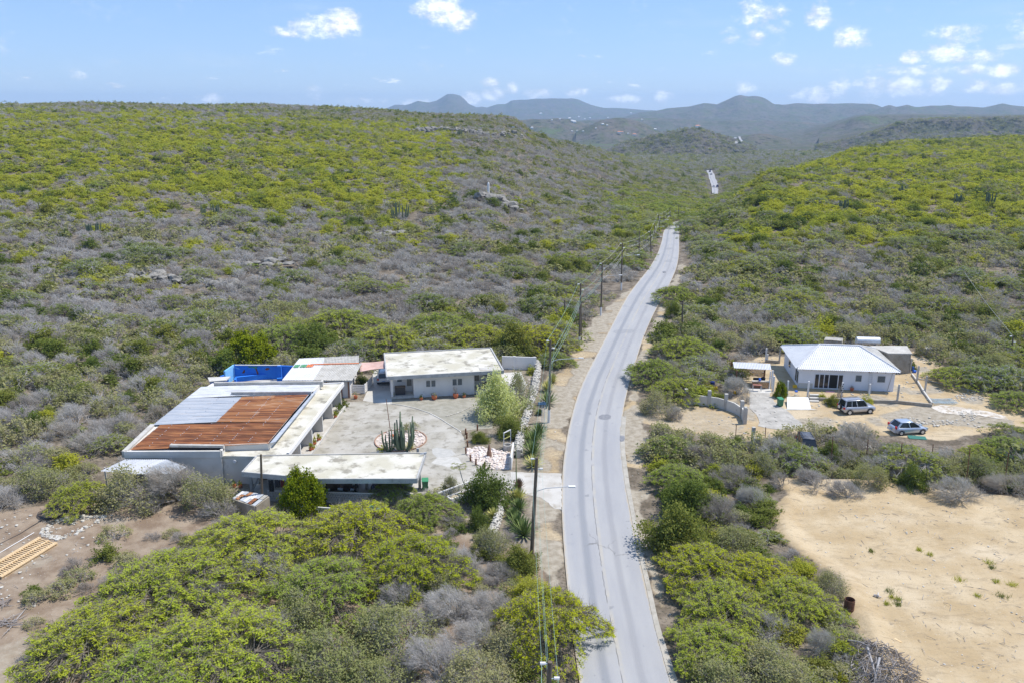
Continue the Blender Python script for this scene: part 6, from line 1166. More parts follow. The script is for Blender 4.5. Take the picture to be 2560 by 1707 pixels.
for k_, (i, j) in enumerate(((0,1),(1,2),(2,3),(3,4),(4,5),(5,7),(7,8),(8,9),(9,11))):
    m = MB()
    for s_, dz in ((-.42,-.1),(.42,-.98),(0,-2.6),(.1,-2.9)):
        a, b = PL[i]+(s_,0,dz), PL[j]+(s_,0,dz); m.tube([a*(1-t)+b*t-np.array([0,0,.5*4*t*(1-t)]) for t in np.linspace(0, 1, 9)], .009 if k_ < 2 else .017, 3, False)
    m.top('power_line', WIRE if k_ < 4 else WIREG, 'thin power wires strung between pole %s and the next one along the road' % ('one','two','three','four','five','six','seven','eight','nine')[k_], 'power line', 'wires along the road')
a, b = PL[0], PL[0]+(-1,-22,.3); m = MB(); [m.tube([a+(s_,0,dz), b+(s_,0,dz)], .014, 3, False) for s_, dz in ((-.42,-.1),(.42,-.98),(0,-2.6))]; m.top('power_line', WIRE, 'thin power wires leaving the nearest pole toward the viewer', 'power line', 'wires along the road')
m = MB(); a, b = PL[16]+(0,0,-.1), PT(2400,760)+(0,0,6); m.tube([a, (a+b)/2-(0,0,.3), b], .03, 3, False); m.top('power_line', WIREG, 'pale wire running from the crossbar pole into the scrub', 'power line')
# rusty fence rods behind the bare lot
rods = [(c3,820,800,826,710),(c3,1035,850,1042,725)]+[(c4,*a) for a in ((135,1290,153,1010),(458,1350,480,1060),(805,1300,825,1090),(1135,1400,1157,1125),(1443,1340,1462,1135),(1780,1560,1825,1170),(2155,1560,2205,1215))]
RDN = ('leftmost','second','third','fourth','middle','sixth','seventh','eighth','rightmost'); tops = []
for i, (f_, X_, Y_, Xt, Yt) in enumerate(rods):
    a = f_(X_, Y_); ox, oy, s_ = (1560,820,2.94) if f_ is c3 else (1960,820,3.92); tp = toppt(a, ox+Xt/s_, oy+Yt/s_); tp[0] = a[0]+min(.15, tp[0]-a[0]); o = MB().tube([a, tp], .045, 5).top('fence_rod', RUSTY, 'rusty iron fence rod, %s of the row above the bare lot' % RDN[i], 'fence rod', 'rusty fence rods above the bare lot'); tops.append((a, tp))
m = MB()
for (a, ta), (b, tb_) in zip(tops[2:], tops[3:]):
    for f in (.35, .6, .88): m.tube([a+(ta-a)*f, b+(tb_-b)*f], .008, 3, False)
m.top('fence_wire', RUSTY, 'thin rusty wires strung along the fence rods above the bare lot', 'wire')

# ---------------------------------------------------------------- wooden frame, hose, barrel, brush pile
WF = thing('wooden_grating', 'long ladder-like pale wooden frame lying on the dirt lot', 'grating', tuple(cp(300,800))); n0, n1 = cp(1120,590,.25), cp(40,1250,.25); f1 = cp(770,480,.25); dd = (n1-n0)/np.linalg.norm(n1-n0); LL = 5.6; ww_ = f1-n0
for t in (0, .08, .46, .92, 1.): a = n0+ww_*t; MB().wall(a, a+dd*LL, .13, .18, .27).build('rail', WOODP, WF)
for i in range(24): a = n0+dd*(LL*(i+.4)/24); MB().wall(a, a+ww_, .085, .10, .178).build('rung', WOODP, WF)
for t in (.02, .98): a = n0+ww_*t; MB().wall(a-(0,0,0), a+dd*LL, .1, 0, .1).build('bottom_rail', WOODP, WF)
m = MB(); q = cp(1010,60); 
for k_ in range(5): m.tube([(q[0]+(1.0+.07*k_)*math.cos(t), q[1]+.25+(.62+.05*k_)*math.sin(t)*1.4, .05+.03*k_+.04*math.sin(3*t+k_)) for t in np.linspace(0, 6.283, 28)], .028, 5, False)
m.tube([cp(820,160)+(0,0,.05), cp(600,290)+(0,0,.04), cp(400,420)+(0,0,.04), cp(200,520)+(0,0,.04), cp(0,620)+(0,0,.04), cp(-200,700)+(0,0,.04)], .028, 5, False); m.top('hose_coil', mat('black_hose', (.02,.022,.03), rough=.5), 'black hose lying in a coil on the dirt lot', 'hose')
m = MB().tube([cp(670,405)+(0,0,.06), cp(0,800)+(0,0,.06), cp(-300,960)+(0,0,.06)], .035, 6).top('white_pipe', WHITE, 'white plastic pipe lying beside the wooden frame', 'pipe')
a = c8(1062,1040); OB = thing('rusty_drum', 'rusty open oil drum standing at the edge of the sandy lot', 'drum', tuple(a)); za = tz(a[0], a[1]); OB.location.z = za; MB().lathe(a[0], a[1], [(.36,za),(.37,za+.3),(.385,za+.33),(.37,za+.36),(.37,za+.66),(.385,za+.69),(.37,za+.72),(.37,za+1.05),(.34,za+1.05),(.33,za+.2)], 18).build('shell', mat('drum_rust', (.09,.035,.02), (.17,.07,.035), 3), OB)
BP = thing('brush_pile', 'heap of cut dead branches at the edge of the sandy lot', 'brush pile', tuple(c8(1150,1450))); q = c8(1190,1420); g = random.Random(3); m = MB()
for i in range(520):
    t, r_ = g.uniform(0, 6.283), 2.6*math.sqrt(g.random()); hh = 1.25*(1-(r_/2.7)**2)*g.uniform(.3, 1); a = np.array([q[0]+r_*math.cos(t)+.3, q[1]+1.25*r_*math.sin(t)-.8, hh+.05]); d = np.array([g.gauss(0, 1), g.gauss(0, 1), g.gauss(0, .3)]); d /= np.linalg.norm(d); L_ = g.uniform(.5, 1.5); m.tube([a-d*L_/2, a+(0, 0, .05), a+d*L_/2+(0, 0, g.uniform(-.15, .15))], [.03, .022, .008], 3, False)
m.build('branches', TW, BP)['kind'] = 'stuff'
for a, b, w_ in ((c8(1200,1300,1.1), c8(1270,1560,.3), .1), (c8(1290,1380,1.0), c8(1250,1567,.2), .09), (c8(1060,1250,1.0), c8(1210,1290,1.2), .05), (c8(1280,1460,.8), c8(1440,1500,.1), .05)): MB().tube([a, (a+b)/2+(0,0,.12), b], [w_, w_*.8, w_*.4], 6).build('log', TW, BP)
for X0, Y0, X1, Y1, lb in ((1400,1240,1450,1268,'pale plank lying on the sandy lot, upper of two'),(1325,1283,1360,1265,'short pale plank lying on the sandy lot, lower of two'),(1405,1455,1470,1485,'wide pale board beside the brush pile')):
    MB().wall(c8(X0, Y0), c8(X1, Y1), .16, tz(*c8(X0, Y0)[:2]), tz(*c8(X0, Y0)[:2])+.05).top('plank', WOODP, lb, 'plank')
q = c8(1270,925); m = MB().tube([q+(-.25,0,.1), q+(0,-.2,.12), q+(.2,.25,.12)], [.08,.1,.05], 6); m.tube([q+(0,-.2,.1), q+(.22,-.3,.1)], [.07,.03], 5); m.top('driftwood', mat('bleached_wood', (.42,.38,.34), (.55,.51,.46), 5), 'bleached branch stub lying on the sandy lot', 'branch')
# dead stumps and sticks on the dirt lot
for X_, Y_, lb, s_ in ((75,1120,'heap of dead sticks on the dirt lot',1.),(40,985,'small bundle of dead sticks at the left edge',.7)):
    q = c5(X_, Y_); m = MB(); 
    for i in range(26): d = np.array([random.gauss(0,.6), random.gauss(0,.8), abs(random.gauss(0,.25))])*s_; a = q+(random.uniform(-.5,.5)*s_, random.uniform(-.6,.6)*s_, .08); m.tube([a, a+d*.6, a+d], [.035,.03,.01], 4, False)
    m.top('stick_heap', TW, lb, 'sticks')
# scattered dead twigs over the bare ground
for poly, n_, lb in ((LOT, 520, 'dead twigs and dry stalks scattered over the sandy lot'), (LLOT, 200, 'dead twigs scattered over the brown dirt lot'), (YARD, 160, 'dead twigs scattered in the yard of the hip-roofed house')):
    lo, hi_ = poly.min(0), poly.max(0); m = MB(); c_ = np.stack([rng.uniform(lo[0], hi_[0], n_*6), rng.uniform(lo[1], hi_[1], n_*6)], 1); e_ = sd(c_[:,0], c_[:,1], poly); c_ = c_[(e_ > .2) & (rng.random(len(c_)) < .15+.9*np.exp(-e_/4)) | (e_ > .2) & (fbm(c_[:,0], c_[:,1], 6, 3, 97) > .6)][:n_]
    for q in c_:
        z_ = tz(q[0], q[1]); t = random.uniform(0, 6.3); L_ = random.uniform(.15, .8); a = np.array([q[0], q[1], z_+.03]); d = np.array([math.cos(t)*L_, math.sin(t)*L_, random.uniform(0, .12)]); m.tube([a, a+d*.5+(0,0,.04), a+d], [.02,.016,.006], 3, False)
    m.top('dead_twigs', TW, lb, 'twigs')['kind'] = 'stuff'
# garden gate posts, ground litter and stones
def litter(name, poly, n, s0_, s1_, m_, label, cat='stones', dens=None):
    poly = np.array([a[:2] for a in poly]); m = MB(); k_ = 0; tries = 0; lo, hi_ = poly.min(0), poly.max(0)
    cand = np.stack([rng.uniform(lo[0], hi_[0], n*8), rng.uniform(lo[1], hi_[1], n*8)], 1); ok = inpoly(cand[:,0], cand[:,1], poly) & (fbm(cand[:,0], cand[:,1], 3.5, 3, 88)+rng.normal(0, .05, n*8) > (dens or .5)) & (segdist(cand[:,0], cand[:,1], ROADLINE) > 3.6)
    cand = cand[ok][:n]; zc = terrain(cand[:,0], cand[:,1])
    for i, (q, z_) in enumerate(zip(cand, zc)): s_ = s0_+(s1_-s0_)*random.random()**3; m.blob((q[0], q[1], z_+s_*.25), s_, i, .55, 5, 3)
    m.top(name, m_, label, cat)['kind'] = 'stuff'
litter('scattered_stones', YARD, 700, .04, .22, STONE, 'white stones scattered over the yard of the hip-roofed house'); litter('scattered_stones', LLOT, 420, .04, .2, STONE, 'pale stones scattered over the brown dirt lot', dens=.46)
litter('scattered_stones', LOT, 420, .03, .11, STONE, 'small stones scattered over the sandy lot', dens=.5); litter('scattered_stones', [c4(*a) for a in ((560,1090),(700,1060),(900,1180),(800,1270),(600,1230))], 160, .08, .25, STONE, 'rubble heap under the bushes above the bare lot', dens=.1)
litter('scattered_stones', [cr(*a) for a in ((250,1010),(400,990),(1700,740),(1900,1000),(1500,1250),(900,1350),(300,1200))], 420, .05, .2, STONE, 'pale rubble along the track right of the terrace'); litter('scattered_stones', [cp(*a) for a in ((800,330),(1100,150),(1500,60),(2100,60),(2000,180),(1500,430),(1100,560),(800,460))], 420, .06, .22, STONE, 'pile of white rubble behind the wooden frame', dens=.35)
litter('scattered_stones', [c2(*a) for a in ((1600,560),(1640,400),(1720,330),(1700,500),(1640,700),(1560,800),(1520,560))], 260, .06, .16, STONEP, 'white stones along the garden side of the stone wall', dens=.3)
litter('scattered_stones', VL, 520, .03, .12, STONE, 'small stones scattered along the left verge'); litter('scattered_stones', VR, 380, .03, .12, STONE, 'small stones scattered along the right verge', dens=.46)
q = cr(1020,950); m = MB()
for i in range(16): m.box(q[0]-1.5+i*.2, q[1]+.1*math.sin(i), .16+.1*math.sin(i*.5), .03, 1.9, .03, .1)
for i in range(14): m.box(q[0], q[1]-.9+i*.14, .17+.08*math.sin(i*.7), 3.1, .03, .03, .05)
m.top('mesh_panel', mat('pale_blue_metal', (.42,.52,.56)), 'pale blue wire mesh panel lying beside the terrace corner', 'mesh panel'); sheet('white_sand', [cr(*a) for a in ((840,1030),(1000,1000),(1250,1010),(1500,1060),(1800,1110),(2050,1180),(2100,1230),(1800,1190),(1500,1150),(1250,1140),(1050,1130),(900,1090))], mat('white_sand_surface', (.44,.38,.30), (.60,.56,.50), .8, c=(.36,.29,.2), cscale=1.7, cfac=(.5,.6)), .03, jag=.5)
m = MB(); a, b = cr(620,570), cr(1550,775); m.tube([a+(0,0,.1), (a+b)/2+(0,0,.12), b+(0,0,.08)], .07, 5); m.top('fallen_pole', GREYC, 'long grey pole lying on the ground right of the boundary posts', 'pole')
m = MB(); q = cr(740,140); m.box(q[0], q[1], .9, 1.6, 1.3, .08, .2, .15); m.box(q[0], q[1], .45, 1.5, 1.2, .8, .2); m.top('scrap_cage', FASC, 'grey scrap cage at the edge of scrub behind the annex', 'scrap')
m = MB(); q = c4(1330,1075); m.box(q[0]-.3, q[1], .08, 1.9, .8, .03, -.2, .1); m.top('green_net', mat('dark_green_net', (.03,.16,.13)), 'dark green net lying below the hatchback', 'net')
# grass tufts on the sandy lot
gt = [(1362,895,.5),(1380,940,.3),(1425,955,.28),(1420,990,.35),(1350,990,.25),(2095,685,.4),(2115,720,.3),(2145,825,.3),(2265,845,.5),(2195,930,.5),(2010,930,.25),(1870,810,.4),(1230,600,.3),(1660,625,.3),(1580,590,.25),(580,500,.45)]
for i, (X_, Y_, s_) in enumerate(gt):
    q = c8(X_, Y_); z_ = tz(q[0], q[1]); n_ = 70; Cn = np.stack([rng.normal(0, s_*.45, n_), rng.normal(0, s_*.45, n_), np.zeros(n_)], 1); Dn = np.stack([rng.normal(0, .5, n_), rng.normal(0, .5, n_), np.ones(n_)], 1); Dn /= np.linalg.norm(Dn, axis=1)[:, None]; tv, tf = tufts(Cn, Dn, .28+.2*s_, .035, rng)
    o = link('grass_tuft', npmesh('grass_tuft', tv, tf, LY if i % 3 else LG), None, label='small green grass tuft on the bare sandy lot', cat='grass tuft', group='grass tufts on the sandy lot'); o.location = (q[0], q[1], z_)

# ---------------------------------------------------------------- hillside rocks, pillar, cacti, distant village
def outcrop(px, py, r_, n, label, sp=1.5, seed=0, hz_=.6):
    q = PT(px, py); t = thing('rock_outcrop', label, 'rock', tuple(q)); g = random.Random(seed)
    for i in range(n*2):
        x_, y_ = q[0]+g.gauss(0, r_*sp*.5), q[1]+g.gauss(0, r_*.4); s_ = r_*g.uniform(.12, .42); MB().blob((x_, y_, tz(x_, y_)+s_*.4+r_*.12), s_, seed*50+i, hz_*g.uniform(.6, 1.3), 7, 5).build('boulder', ROCK, t)
outcrop(1237,505,6,9,'large pale limestone outcrop below the white pillar',1.5,1); outcrop(1200,545,3.2,5,'smaller limestone outcrop lower left of the white pillar',1.5,2); outcrop(395,700,3.6,8,'limestone rocks in the grey scrub at left of the slope',1.6,3); outcrop(560,718,3.0,8,'pale limestone rocks in the middle of the slope',1.5,4); outcrop(670,668,4.0,7,'light grey rock slab upper middle of the slope',1.8,5,.35); outcrop(955,590,3.5,6,'low rocks on the slope under the big cactus clump',2,6,.4)
for i in range(13): outcrop(1045+i*19, 333-(6*math.sin(i*.5)), 5.0, 4, 'pale cliff band on the left hill crest, section %s from the left' % ('one','two','three','four','five','six','seven','eight','nine','ten','eleven','twelve','thirteen')[i], 2.0, 20+i, .7)
q = PT(1221,489); MB().lathe(q[0], q[1], [(.5,q[2]+0),(.42,q[2]+1.2),(.38,q[2]+4.0),(.2,q[2]+4.4)], 8).top('white_pillar', WHITE, 'white pillar standing on the limestone outcrop on the slope', 'pillar')
for px_, py_, w_, h_, lb in ((527,545,4.5,4.0,'clump of tall cacti at the upper edge of the grey slope'),(1000,548,6,5,'dense big cactus clump left of the white pillar'),(236,585,3.5,3,'small cactus clump at the left of the slope'),(2258,487,3.2,3,'cactus clump on the right hillside'),(2395,508,3.6,3.2,'middle cactus clump on the right hillside'),(2475,515,3.4,4.,'rightmost tall cactus clump on the right hillside'),(1150,345,3,5,'lone cactus on the left hill near the cliff'),(2110,525,3,3.5,'low cactus clump in the right scrub')):
    q = PT(px_, py_); t = thing('cactus_clump', lb, 'cactus', tuple(q)); g = random.Random(int(px_)); m = MB()
    for i in range(22):
        dx, dy = g.uniform(-1, 1)*w_*.5, g.uniform(-1, 1)*w_*.3; b = Vector((q[0]+dx*.5, q[1]+dy*.5, q[2]-.2)); hh = h_*g.uniform(.55, 1.1); m.tube([b, b+Vector((dx*.4, dy*.4, hh*.3)), b+Vector((dx*.55, dy*.55, hh))], [.16,.18,.12], 5)
    m.build('columns', CACT, t)
HR = mat('orange_roof', (.55,.22,.10)); HWt = mat('house_white', (.72,.70,.66)); g = random.Random(12)
vil = [(1283,321,3),(1290,326,2),(1296,323,2),(1302,324,2),(1312,331,2),(1330,322,3),(1352,287,3),(1368,325,2),(1424,299,3),(1430,305,3),(1436,308,4),(1462,300,2),(1430,330,2),(1507,313,3),(1518,315,2),(1443,329,2),(1458,330,2),(1548,334,4),(1555,333,3),(1570,336,2),(1586,340,4),(1577,285,2),(1605,301,2),(1490,323,2),(1638,326,3),(1380,302,2),(1400,300,2),(1447,294,2),(1475,297,2),(1520,296,2),(1744,320,5)]
for i, (px_, py_, s_) in enumerate(vil):
    q = PT(px_, py_); k_ = q[1]/F*s_*2.2; hh = k_*.35; x_, y_ = q[0], q[1]; t = thing('distant_house', 'tiny %s house of the far village in the valley' % ('orange-roofed' if i in (17,18,20,30) else 'pale'), 'house', tuple(q), 'houses of the far village'); MB().box(x_, y_, q[2]+hh/2, k_, k_*.7, hh+1).build('wall', HWt, t)
    MB().add([(x_-k_*.55,y_-k_*.4,q[2]+hh+.5),(x_+k_*.55,y_-k_*.4,q[2]+hh+.5),(x_+k_*.55,y_+k_*.4,q[2]+hh+.5),(x_-k_*.55,y_+k_*.4,q[2]+hh+.5),(x_-k_*.3,y_,q[2]+hh*1.7),(x_+k_*.3,y_,q[2]+hh*1.7)], [(0,1,5,4),(1,2,5),(2,3,4,5),(3,0,4),(3,2,1,0)]).build('roof', HR if i in (17,18,20,30) else HWt, t)

# ---------------------------------------------------------------- plants near the camera, placed one by one
# px, py of the crown centre, kind, radius, height, level, label
PLN = [
 (420,1440,'acacia',5.2,4.6,'hi','wide light green acacia at the left edge of the foreground canopy'),(250,1570,'acacia',4.6,4.4,'hi','acacia casting shade on the dirt lot at bottom left'),(560,1600,'acacia',5.0,4.8,'hi','broad acacia in the bottom middle of the left foreground'),(640,1330,'acacia',4.6,4.2,'hi','flat acacia just below the patched tin roof'),
 (830,1640,'olive',3.6,3.6,'hi','tall olive-grey bush at the bottom edge left of the bare bushes'),(900,1300,'acacia',4.4,4.8,'hi','bright yellow-green acacia in front of the carport'),(1030,1380,'acacia',3.8,4.6,'hi','bright yellow-green acacia right of the one before the carport'),(820,1440,'acacia',4.0,4.2,'hi','low acacia among grey twigs in the foreground middle'),(430,1660,'acacia',4.6,4.6,'hi','acacia at the bottom edge near the left corner'),
 (1000,1560,'olive',3.4,3.2,'hi','wide half-leafless bush left of the road with sparse leaves'),(1380,1520,'acacia',3.2,5.,'hi','feathery bright acacia reaching over the left edge of the road'),(1200,1680,'olive',3.0,2.8,'hi','wide olive-grey bush at the bottom edge beside the nearest pole'),(1065,1255,'acacia',2.6,3.2,'hi','small acacia in front of the lattice fence'),(985,1215,'acacia',2.1,2.9,'hi','small acacia at the carport right corner'),
 (700,1560,'bare',2.8,3.,'hi','grey leafless bush in the middle of the foreground canopy'),(690,1400,'bare',3.0,2.8,'hi','wide grey leafless bush between the left foreground acacias'),(1130,1500,'bare',3.0,2.6,'hi','pale leafless bush left of the road in the foreground'),(1230,1500,'bare',2.4,2.2,'hi','grey twiggy bush behind the feathery acacia at the road'),(1190,1580,'bare',2.8,2.5,'hi','grey twiggy bush in the middle of the bare foreground patch'),(1010,1470,'bare',2.5,2.4,'hi','dark twiggy bush right of the low foreground acacia'),(1330,1470,'yellow',1.5,1.6,'hi','low yellow-green bush at the verge before the feathery acacia'),(1090,1440,'olive',2.2,2.2,'hi','mixed olive bush left of the bare foreground patch'),(540,1480,'bare',2.2,2.9,'hi','dead twigs poking through the left foreground canopy'),(330,1480,'bare',1.8,3.0,'hi','small dead bush at the edge of the left acacia'),(760,1520,'olive',2.4,3.4,'hi','olive-grey crown between the foreground acacias'),(1090,1640,'bare',3.2,2.8,'hi','large grey twiggy bush at the bottom edge'),(1290,1600,'olive',2.6,2.6,'hi','half-leafless bush beside the nearest pole'),(960,1680,'olive',2.6,2.4,'hi','half-leafless bush at the bottom edge middle'),
 (1150,1390,'bare',2.2,2.4,'hi','dark grey bush left of the second stone wall'),(1240,1345,'olive',1.9,2.4,'hi','grey-green bush over the end of the second stone wall'),(1300,1395,'shrub',1.7,1.9,'hi','olive bush at the foot of the driveway pole'),(1250,1420,'bare',1.8,1.8,'hi','small grey bush beside the olive bush at the pole'),(1200,1295,'shrub',1.0,1.8,'hi','small dark green shrub among the verge yuccas'),
 (440,1190,'bare',3.9,4.4,'hi','large grey leafless bush before the lean-to roof'),(330,1205,'olive',3.6,4.0,'hi','grey-green bush at the foot of the lean-to post'),(520,1220,'olive',3.1,3.8,'hi','tangled olive bush right of the lean-to'),(200,1225,'acacia',2.6,3.2,'hi','small acacia left of the lean-to post'),(545,1265,'bare',2.2,2.2,'mid','dead twiggy bush against the low block wall'),(100,1190,'olive',3.2,3.2,'hi','olive-grey bush at the left edge beside the hose coil'),(10,1230,'bare',2.6,2.4,'hi','grey bush at the far left edge above the dirt lot'),(-60,1150,'shrub',3,3,'mid','dark bush just outside the left edge'),
 (757,1230,'dense',2.2,4.0,'hi','round dense yellow-green tree standing before the carport'),(1225,1215,'shrub',2.4,3.4,'hi','large rounded green bush beside the driveway entrance'),(1130,1205,'olive',1.0,2.2,'hi','thin shrub left of the large green bush'),
 (1250,990,'shrub',2.8,4.8,'hi','tall light green tree in the bungalow garden'),(1300,960,'olive',2.2,4.2,'hi','grey-green tree behind the light green garden tree'),(1280,1065,'shrub',1.9,2.2,'hi','white-flowering green bush under the garden tree'),(1200,1090,'shrub',1.1,1.2,'hi','small green bush in the garden near the stakes'),(1325,1010,'olive',1.3,2.,'mid','small shrub against the garden side of the stone wall'),(1330,925,'yellow',.9,1.1,'mid','low shrub at the top of the stone wall'),
 (720,830,'acacia',5.5,5.0,'hi','broad acacia behind the blue mural wall'),(860,790,'acacia',6.0,5.2,'hi','largest acacia behind the corrugated shed'),(980,830,'acacia',5.2,5.,'hi','acacia right behind the shade sail'),(1100,800,'acacia',5.4,5.0,'hi','wide acacia behind the bungalow'),(1200,830,'acacia',4.6,4.6,'hi','acacia behind the right end of the bungalow'),(1290,848,'shrub',3.6,4.4,'hi','tall dark green tree right behind the white boundary wall'),(1350,830,'acacia',4.6,4.8,'hi','bright acacia beside the verge beyond the bungalow'),(1392,888,'acacia',2.3,2.8,'hi','low acacia beside the head of the stone wall'),(620,870,'dense',3.8,4.2,'hi','dark green tree at left end of the blue wall'),(560,900,'shrub',3.0,3.4,'mid','dark bush left of the blue wall'),(790,850,'shrub',3.6,4.,'hi','dark green tree behind the middle of the blue wall'),(1400,800,'yellow',2.6,3.,'mid','yellow-green tree beside the short cut-off pole'),
 (1640,915,'acacia',3.6,4.2,'hi','acacia right of the road opposite the bungalow'),(1720,860,'acacia',4.4,4.4,'hi','wide acacia right of the road near the lone grey pole'),(1780,900,'bare',2.8,3.2,'hi','big grey bush between the road and the cooking shelter'),(1700,960,'acacia',3.4,3.8,'hi','green acacia behind the curved wall'),(1845,955,'bare',2.4,3.,'hi','round grey leafless bush left of the cooking shelter'),(1650,1000,'olive',2.6,3.,'hi','olive bush at the road side of the curved wall'),(1690,1025,'bare',1.3,2.2,'hi','small bare tree in front of the curved wall'),(1760,830,'olive',3.4,3.4,'mid','olive bush in the scrub left of the shelter'),(1860,990,'bare',1.1,1.6,'mid','small pale bush inside the end of the curved wall'),(1800,990,'shrub',1.0,.9,'mid','low plants behind the curved wall'),(1685,775,'shrub',1.9,2.6,'hi','yellow-green bush at the roadside below the overhanging acacia'),(1690,730,'acacia',4.0,4.4,'hi','acacia overhanging the right edge of the road'),
 (1952,972,'dense',.8,2.0,'hi','small round green tree beside the bin'),(2087,1000,'shrub',1.1,1.2,'hi','rounded green shrub left of the silver four-wheel-drive'),(2168,998,'yellow',.9,1.1,'mid','leafy yellow-green plant behind the silver four-wheel-drive'),(2057,990,'yellow',.7,.8,'mid','low flowering shrub beside the garden steps'),(2104,975,'bare',.6,1.8,'mid','dark climbing shrub on the post before the glass doors'),(2280,910,'shrub',.9,1.6,'mid','green shrub against the annex corner'),
 (1680,1105,'acacia',2.8,3.0,'hi','acacia at the road end of the entrance, above the strip of bushes'),(1770,1130,'bare',2.8,2.8,'hi','large grey bush below the curved wall'),(1700,1180,'acacia',2.8,3.,'hi','green acacia in the strip between road and sandy lot'),(1840,1180,'bare',2.6,2.6,'hi','grey bush at the top left corner of the sandy lot'),(1730,1240,'shrub',2.6,3.2,'hi','yellow-tinged bush in the middle of the roadside strip'),(1800,1260,'bare',2.7,2.8,'hi','wide grey bush left of the sandy lot edge'),(1700,1320,'shrub',3.0,3.6,'hi','dense bright green bush at the edge of the road'),(1890,1230,'bare',1.9,2.6,'hi','bare dark shrub standing at the sandy lot corner'),
 (1840,1340,'olive',2.6,2.8,'hi','grey-green bush beside the sandy bank'),(1770,1400,'acacia',3.4,3.6,'hi','wide feathery acacia beside the road in the strip'),(1900,1420,'acacia',3.0,3.2,'hi','bright feathery acacia behind the sandy lot edge'),(1990,1480,'acacia',2.8,3.0,'hi','acacia nearest the rusty drum'),(1820,1500,'acacia',3.2,3.4,'hi','dark green acacia over the right kerb'),(1930,1560,'bare',2.7,2.6,'hi','grey leafless bush below the rusty drum'),(1800,1600,'acacia',2.9,2.8,'hi','light green acacia at the lower end of the strip'),(1950,1660,'olive',3.0,2.8,'hi','olive-grey bush left of the brush pile'),(1820,1690,'olive',2.8,2.6,'hi','olive-grey bush at the bottom edge right of the road'),(2060,1590,'bare',1.5,2.4,'hi','thin bare sapling beside the brush pile'),(2080,1450,'olive',1.6,2.,'hi','small bush just behind the rusty drum'),
 (1990,1120,'olive',2.2,2.4,'hi','olive bush left of the abandoned car'),(2080,1130,'shrub',1.5,2.,'hi','green bush right of the abandoned car'),(2150,1070,'bare',2.4,2.6,'hi','grey bush with a green shoot left of the hatchback'),(2180,1180,'olive',2.2,2.8,'hi','sparse olive bush below the fence rods'),(2250,1160,'bare',2.2,2.2,'hi','grey bush in front of the hatchback'),(2290,1190,'shrub',1.5,2.2,'hi','dark green bush at the edge of the bare lot'),(2350,1160,'olive',2.4,2.6,'hi','olive bush between two fence rods'),(2400,1210,'bare',2.8,2.6,'hi','wide grey bush near the right end of the fence'),(2460,1160,'olive',2.6,2.6,'hi','grey-green bush right of the hatchback'),(2530,1200,'bare',2.8,2.6,'hi','rightmost grey bush at the fence'),(2470,1125,'acacia',2.2,2.2,'hi','low acacia right of the hatchback'),(2530,1110,'acacia',2.8,2.8,'hi','low acacia at the right edge'),(1920,1150,'olive',2.0,2.2,'hi','olive bush between the gate wall and the abandoned car'),(2040,1190,'bare',2.2,2.2,'hi','twiggy grey bush at the top of the sandy lot'),(2120,1215,'bare',2.0,2.0,'hi','low dead bush with fallen branches at the sandy lot'),(2600,1200,'bare',3,2.8,'mid','grey bush just outside the right edge'),(1960,1195,'bare',1.8,1.9,'mid','small grey bush at the sandy lot upper corner'),
 (2400,930,'acacia',3.4,3.0,'hi','low wide acacia right of the annex track'),(2500,905,'olive',3.2,2.8,'hi','olive bush below the crossbar pole'),(2480,850,'bare',3.2,3.,'mid','grey bush behind the crossbar pole'),(2340,850,'bare',3,3,'mid','grey bush beyond the annex'),(2250,800,'olive',3.2,3.2,'mid','olive bush behind the silver tank'),(2130,800,'bare',3.2,3.2,'mid','grey bush behind the hip roof'),(1980,830,'acacia',4,3.8,'hi','acacia behind the tall white post'),(1890,850,'bare',3,3.2,'mid','grey bush left of the tall white post'),(2550,990,'acacia',3.0,2.6,'hi','acacia at the right edge beside the track'),(2060,820,'yellow',2.6,3.,'mid','yellow-green tree behind the tiny hut'),
]
BRIGHT = {}; LBR = leafmat('leaf_bright', [(.38,.45,.035),(.46,.50,.03),(.55,.54,.03)], .45)
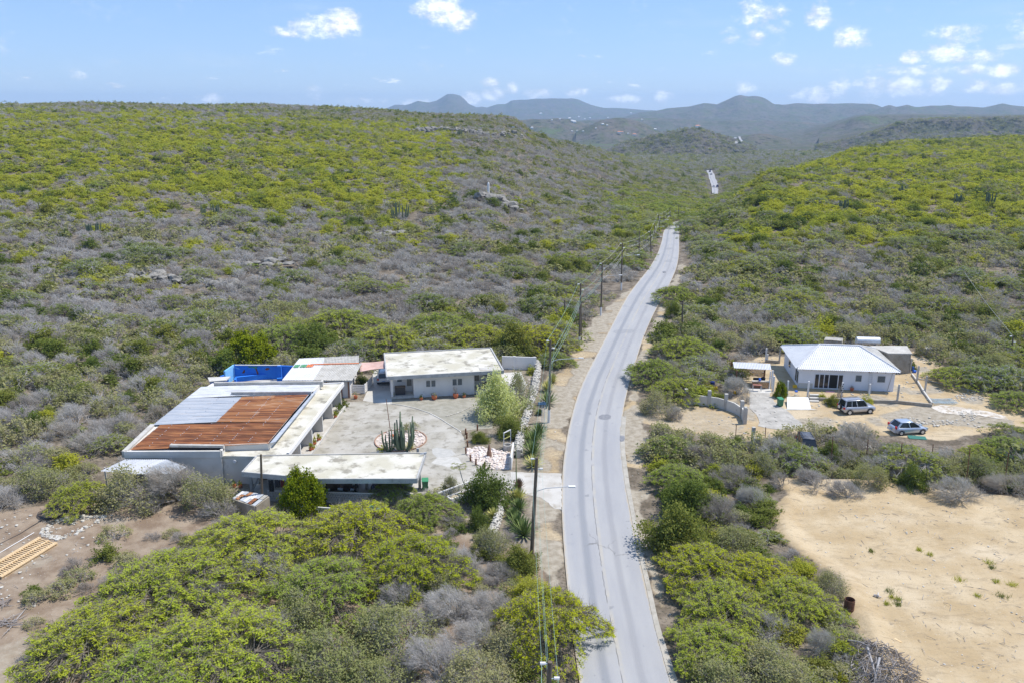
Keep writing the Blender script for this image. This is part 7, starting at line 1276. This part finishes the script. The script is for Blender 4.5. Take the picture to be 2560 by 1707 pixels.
for px_, py_, kd, r_, h_, lod, lb in PLN:
    q = P(px_, py_, h_*.55)
    if q[1] > 135: q = PT(px_, py_, h_*.5)
    nm = None; o = plant(kd, lod, q[0], q[1], r_*(1.12 if kd == 'acacia' else 1.), h_*(1.08 if kd == 'acacia' else 1.05), lb, cat=('tree' if 'tree' in lb or kd == 'acacia' else 'bush'), name=('garden_tree' if 'garden tree' in lb or 'round dense' in lb else None))
    if 'light green tree in the bungalow' in lb: fo_ = [c_ for c_ in o.children if c_.name.startswith('foliage')][0]; fo_.data = fo_.data.copy(); fo_.data.materials[0] = leafmat('leaf_pale', [(.40,.45,.20),(.48,.52,.24),(.56,.58,.30)], .5)
    if ('bright' in lb or 'feathery' in lb or 'yellow-tinged' in lb) and kd == 'acacia':
        for c_ in o.children:
            if c_.name.startswith(('crown', 'foliage')):
                key = c_.data.name
                if key not in BRIGHT: BRIGHT[key] = c_.data.copy(); BRIGHT[key].materials[0] = LBR
                c_.data = BRIGHT[key]
# undergrowth filling the gaps beneath and between them
fill = []
for poly, n_, kinds, s_ in ((PX([(60,1480),(300,1330),(640,1290),(1150,1230),(1300,1330),(1330,1450),(1380,1560),(1400,1780),(60,1780)]), 190, ('bare','olive','bare','olive','shrub'), 1.3), (PX([(1640,1150),(1860,1130),(1930,1200),(1950,1330),(2010,1400),(2100,1470),(2150,1640),(2180,1780),(1770,1780),(1700,1560),(1640,1380)]), 150, ('olive','bare','shrub','acacia','yellow'), 1.3), (PX([(1900,1150),(2100,1120),(2200,1145),(2380,1150),(2480,1110),(2700,1110),(2700,1245),(2200,1200),(1960,1198)]), 170, ('bare','olive','olive','olive','shrub'), 1.3), (PX([(-100,1130),(230,1180),(240,1240),(100,1240),(-100,1290)]), 26, ('bare','olive'), 1.3), (PX([(1610,960),(1700,880),(1840,900),(1860,960),(1700,1000),(1620,1030)]), 26, ('olive','bare','shrub'), 1.2), (PX([(1010,1290),(1250,1300),(1270,1400),(1050,1400)]), 22, ('bare','olive','shrub'), .9)):
    lo, hi_ = poly.min(0), poly.max(0); k_ = 0
    while k_ < n_:
        x_, y_ = rng.uniform(lo[0], hi_[0]), rng.uniform(lo[1], hi_[1])
        if sd(np.array([x_]), np.array([y_]), poly)[0] < .3 or math.hypot((x_-46.2)/4.6, (y_-85.3)/4.2) < 1: continue
        kd = kinds[int(rng.integers(len(kinds)))]; s2 = s_*rng.uniform(.55, 1.25); wh = ['in the foreground canopy left of the road','in the roadside strip beside the sandy lot','in the fence line above the sandy lot','at the left edge above the dirt lot','behind the curved entrance wall','around the second stone wall'][len(fill)]
        plant(kd, 'mid', float(x_), float(y_), s2, s2*.9, 'low '+{'bare': 'leafless grey undergrowth bush ', 'olive': 'sparse olive undergrowth bush ', 'shrub': 'green undergrowth bush ', 'acacia': 'light green acacia seedling ', 'yellow': 'yellow-green undergrowth bush '}[kd]+wh, 'undergrowth '+wh, cat='bush'); k_ += 1
    fill.append(1)
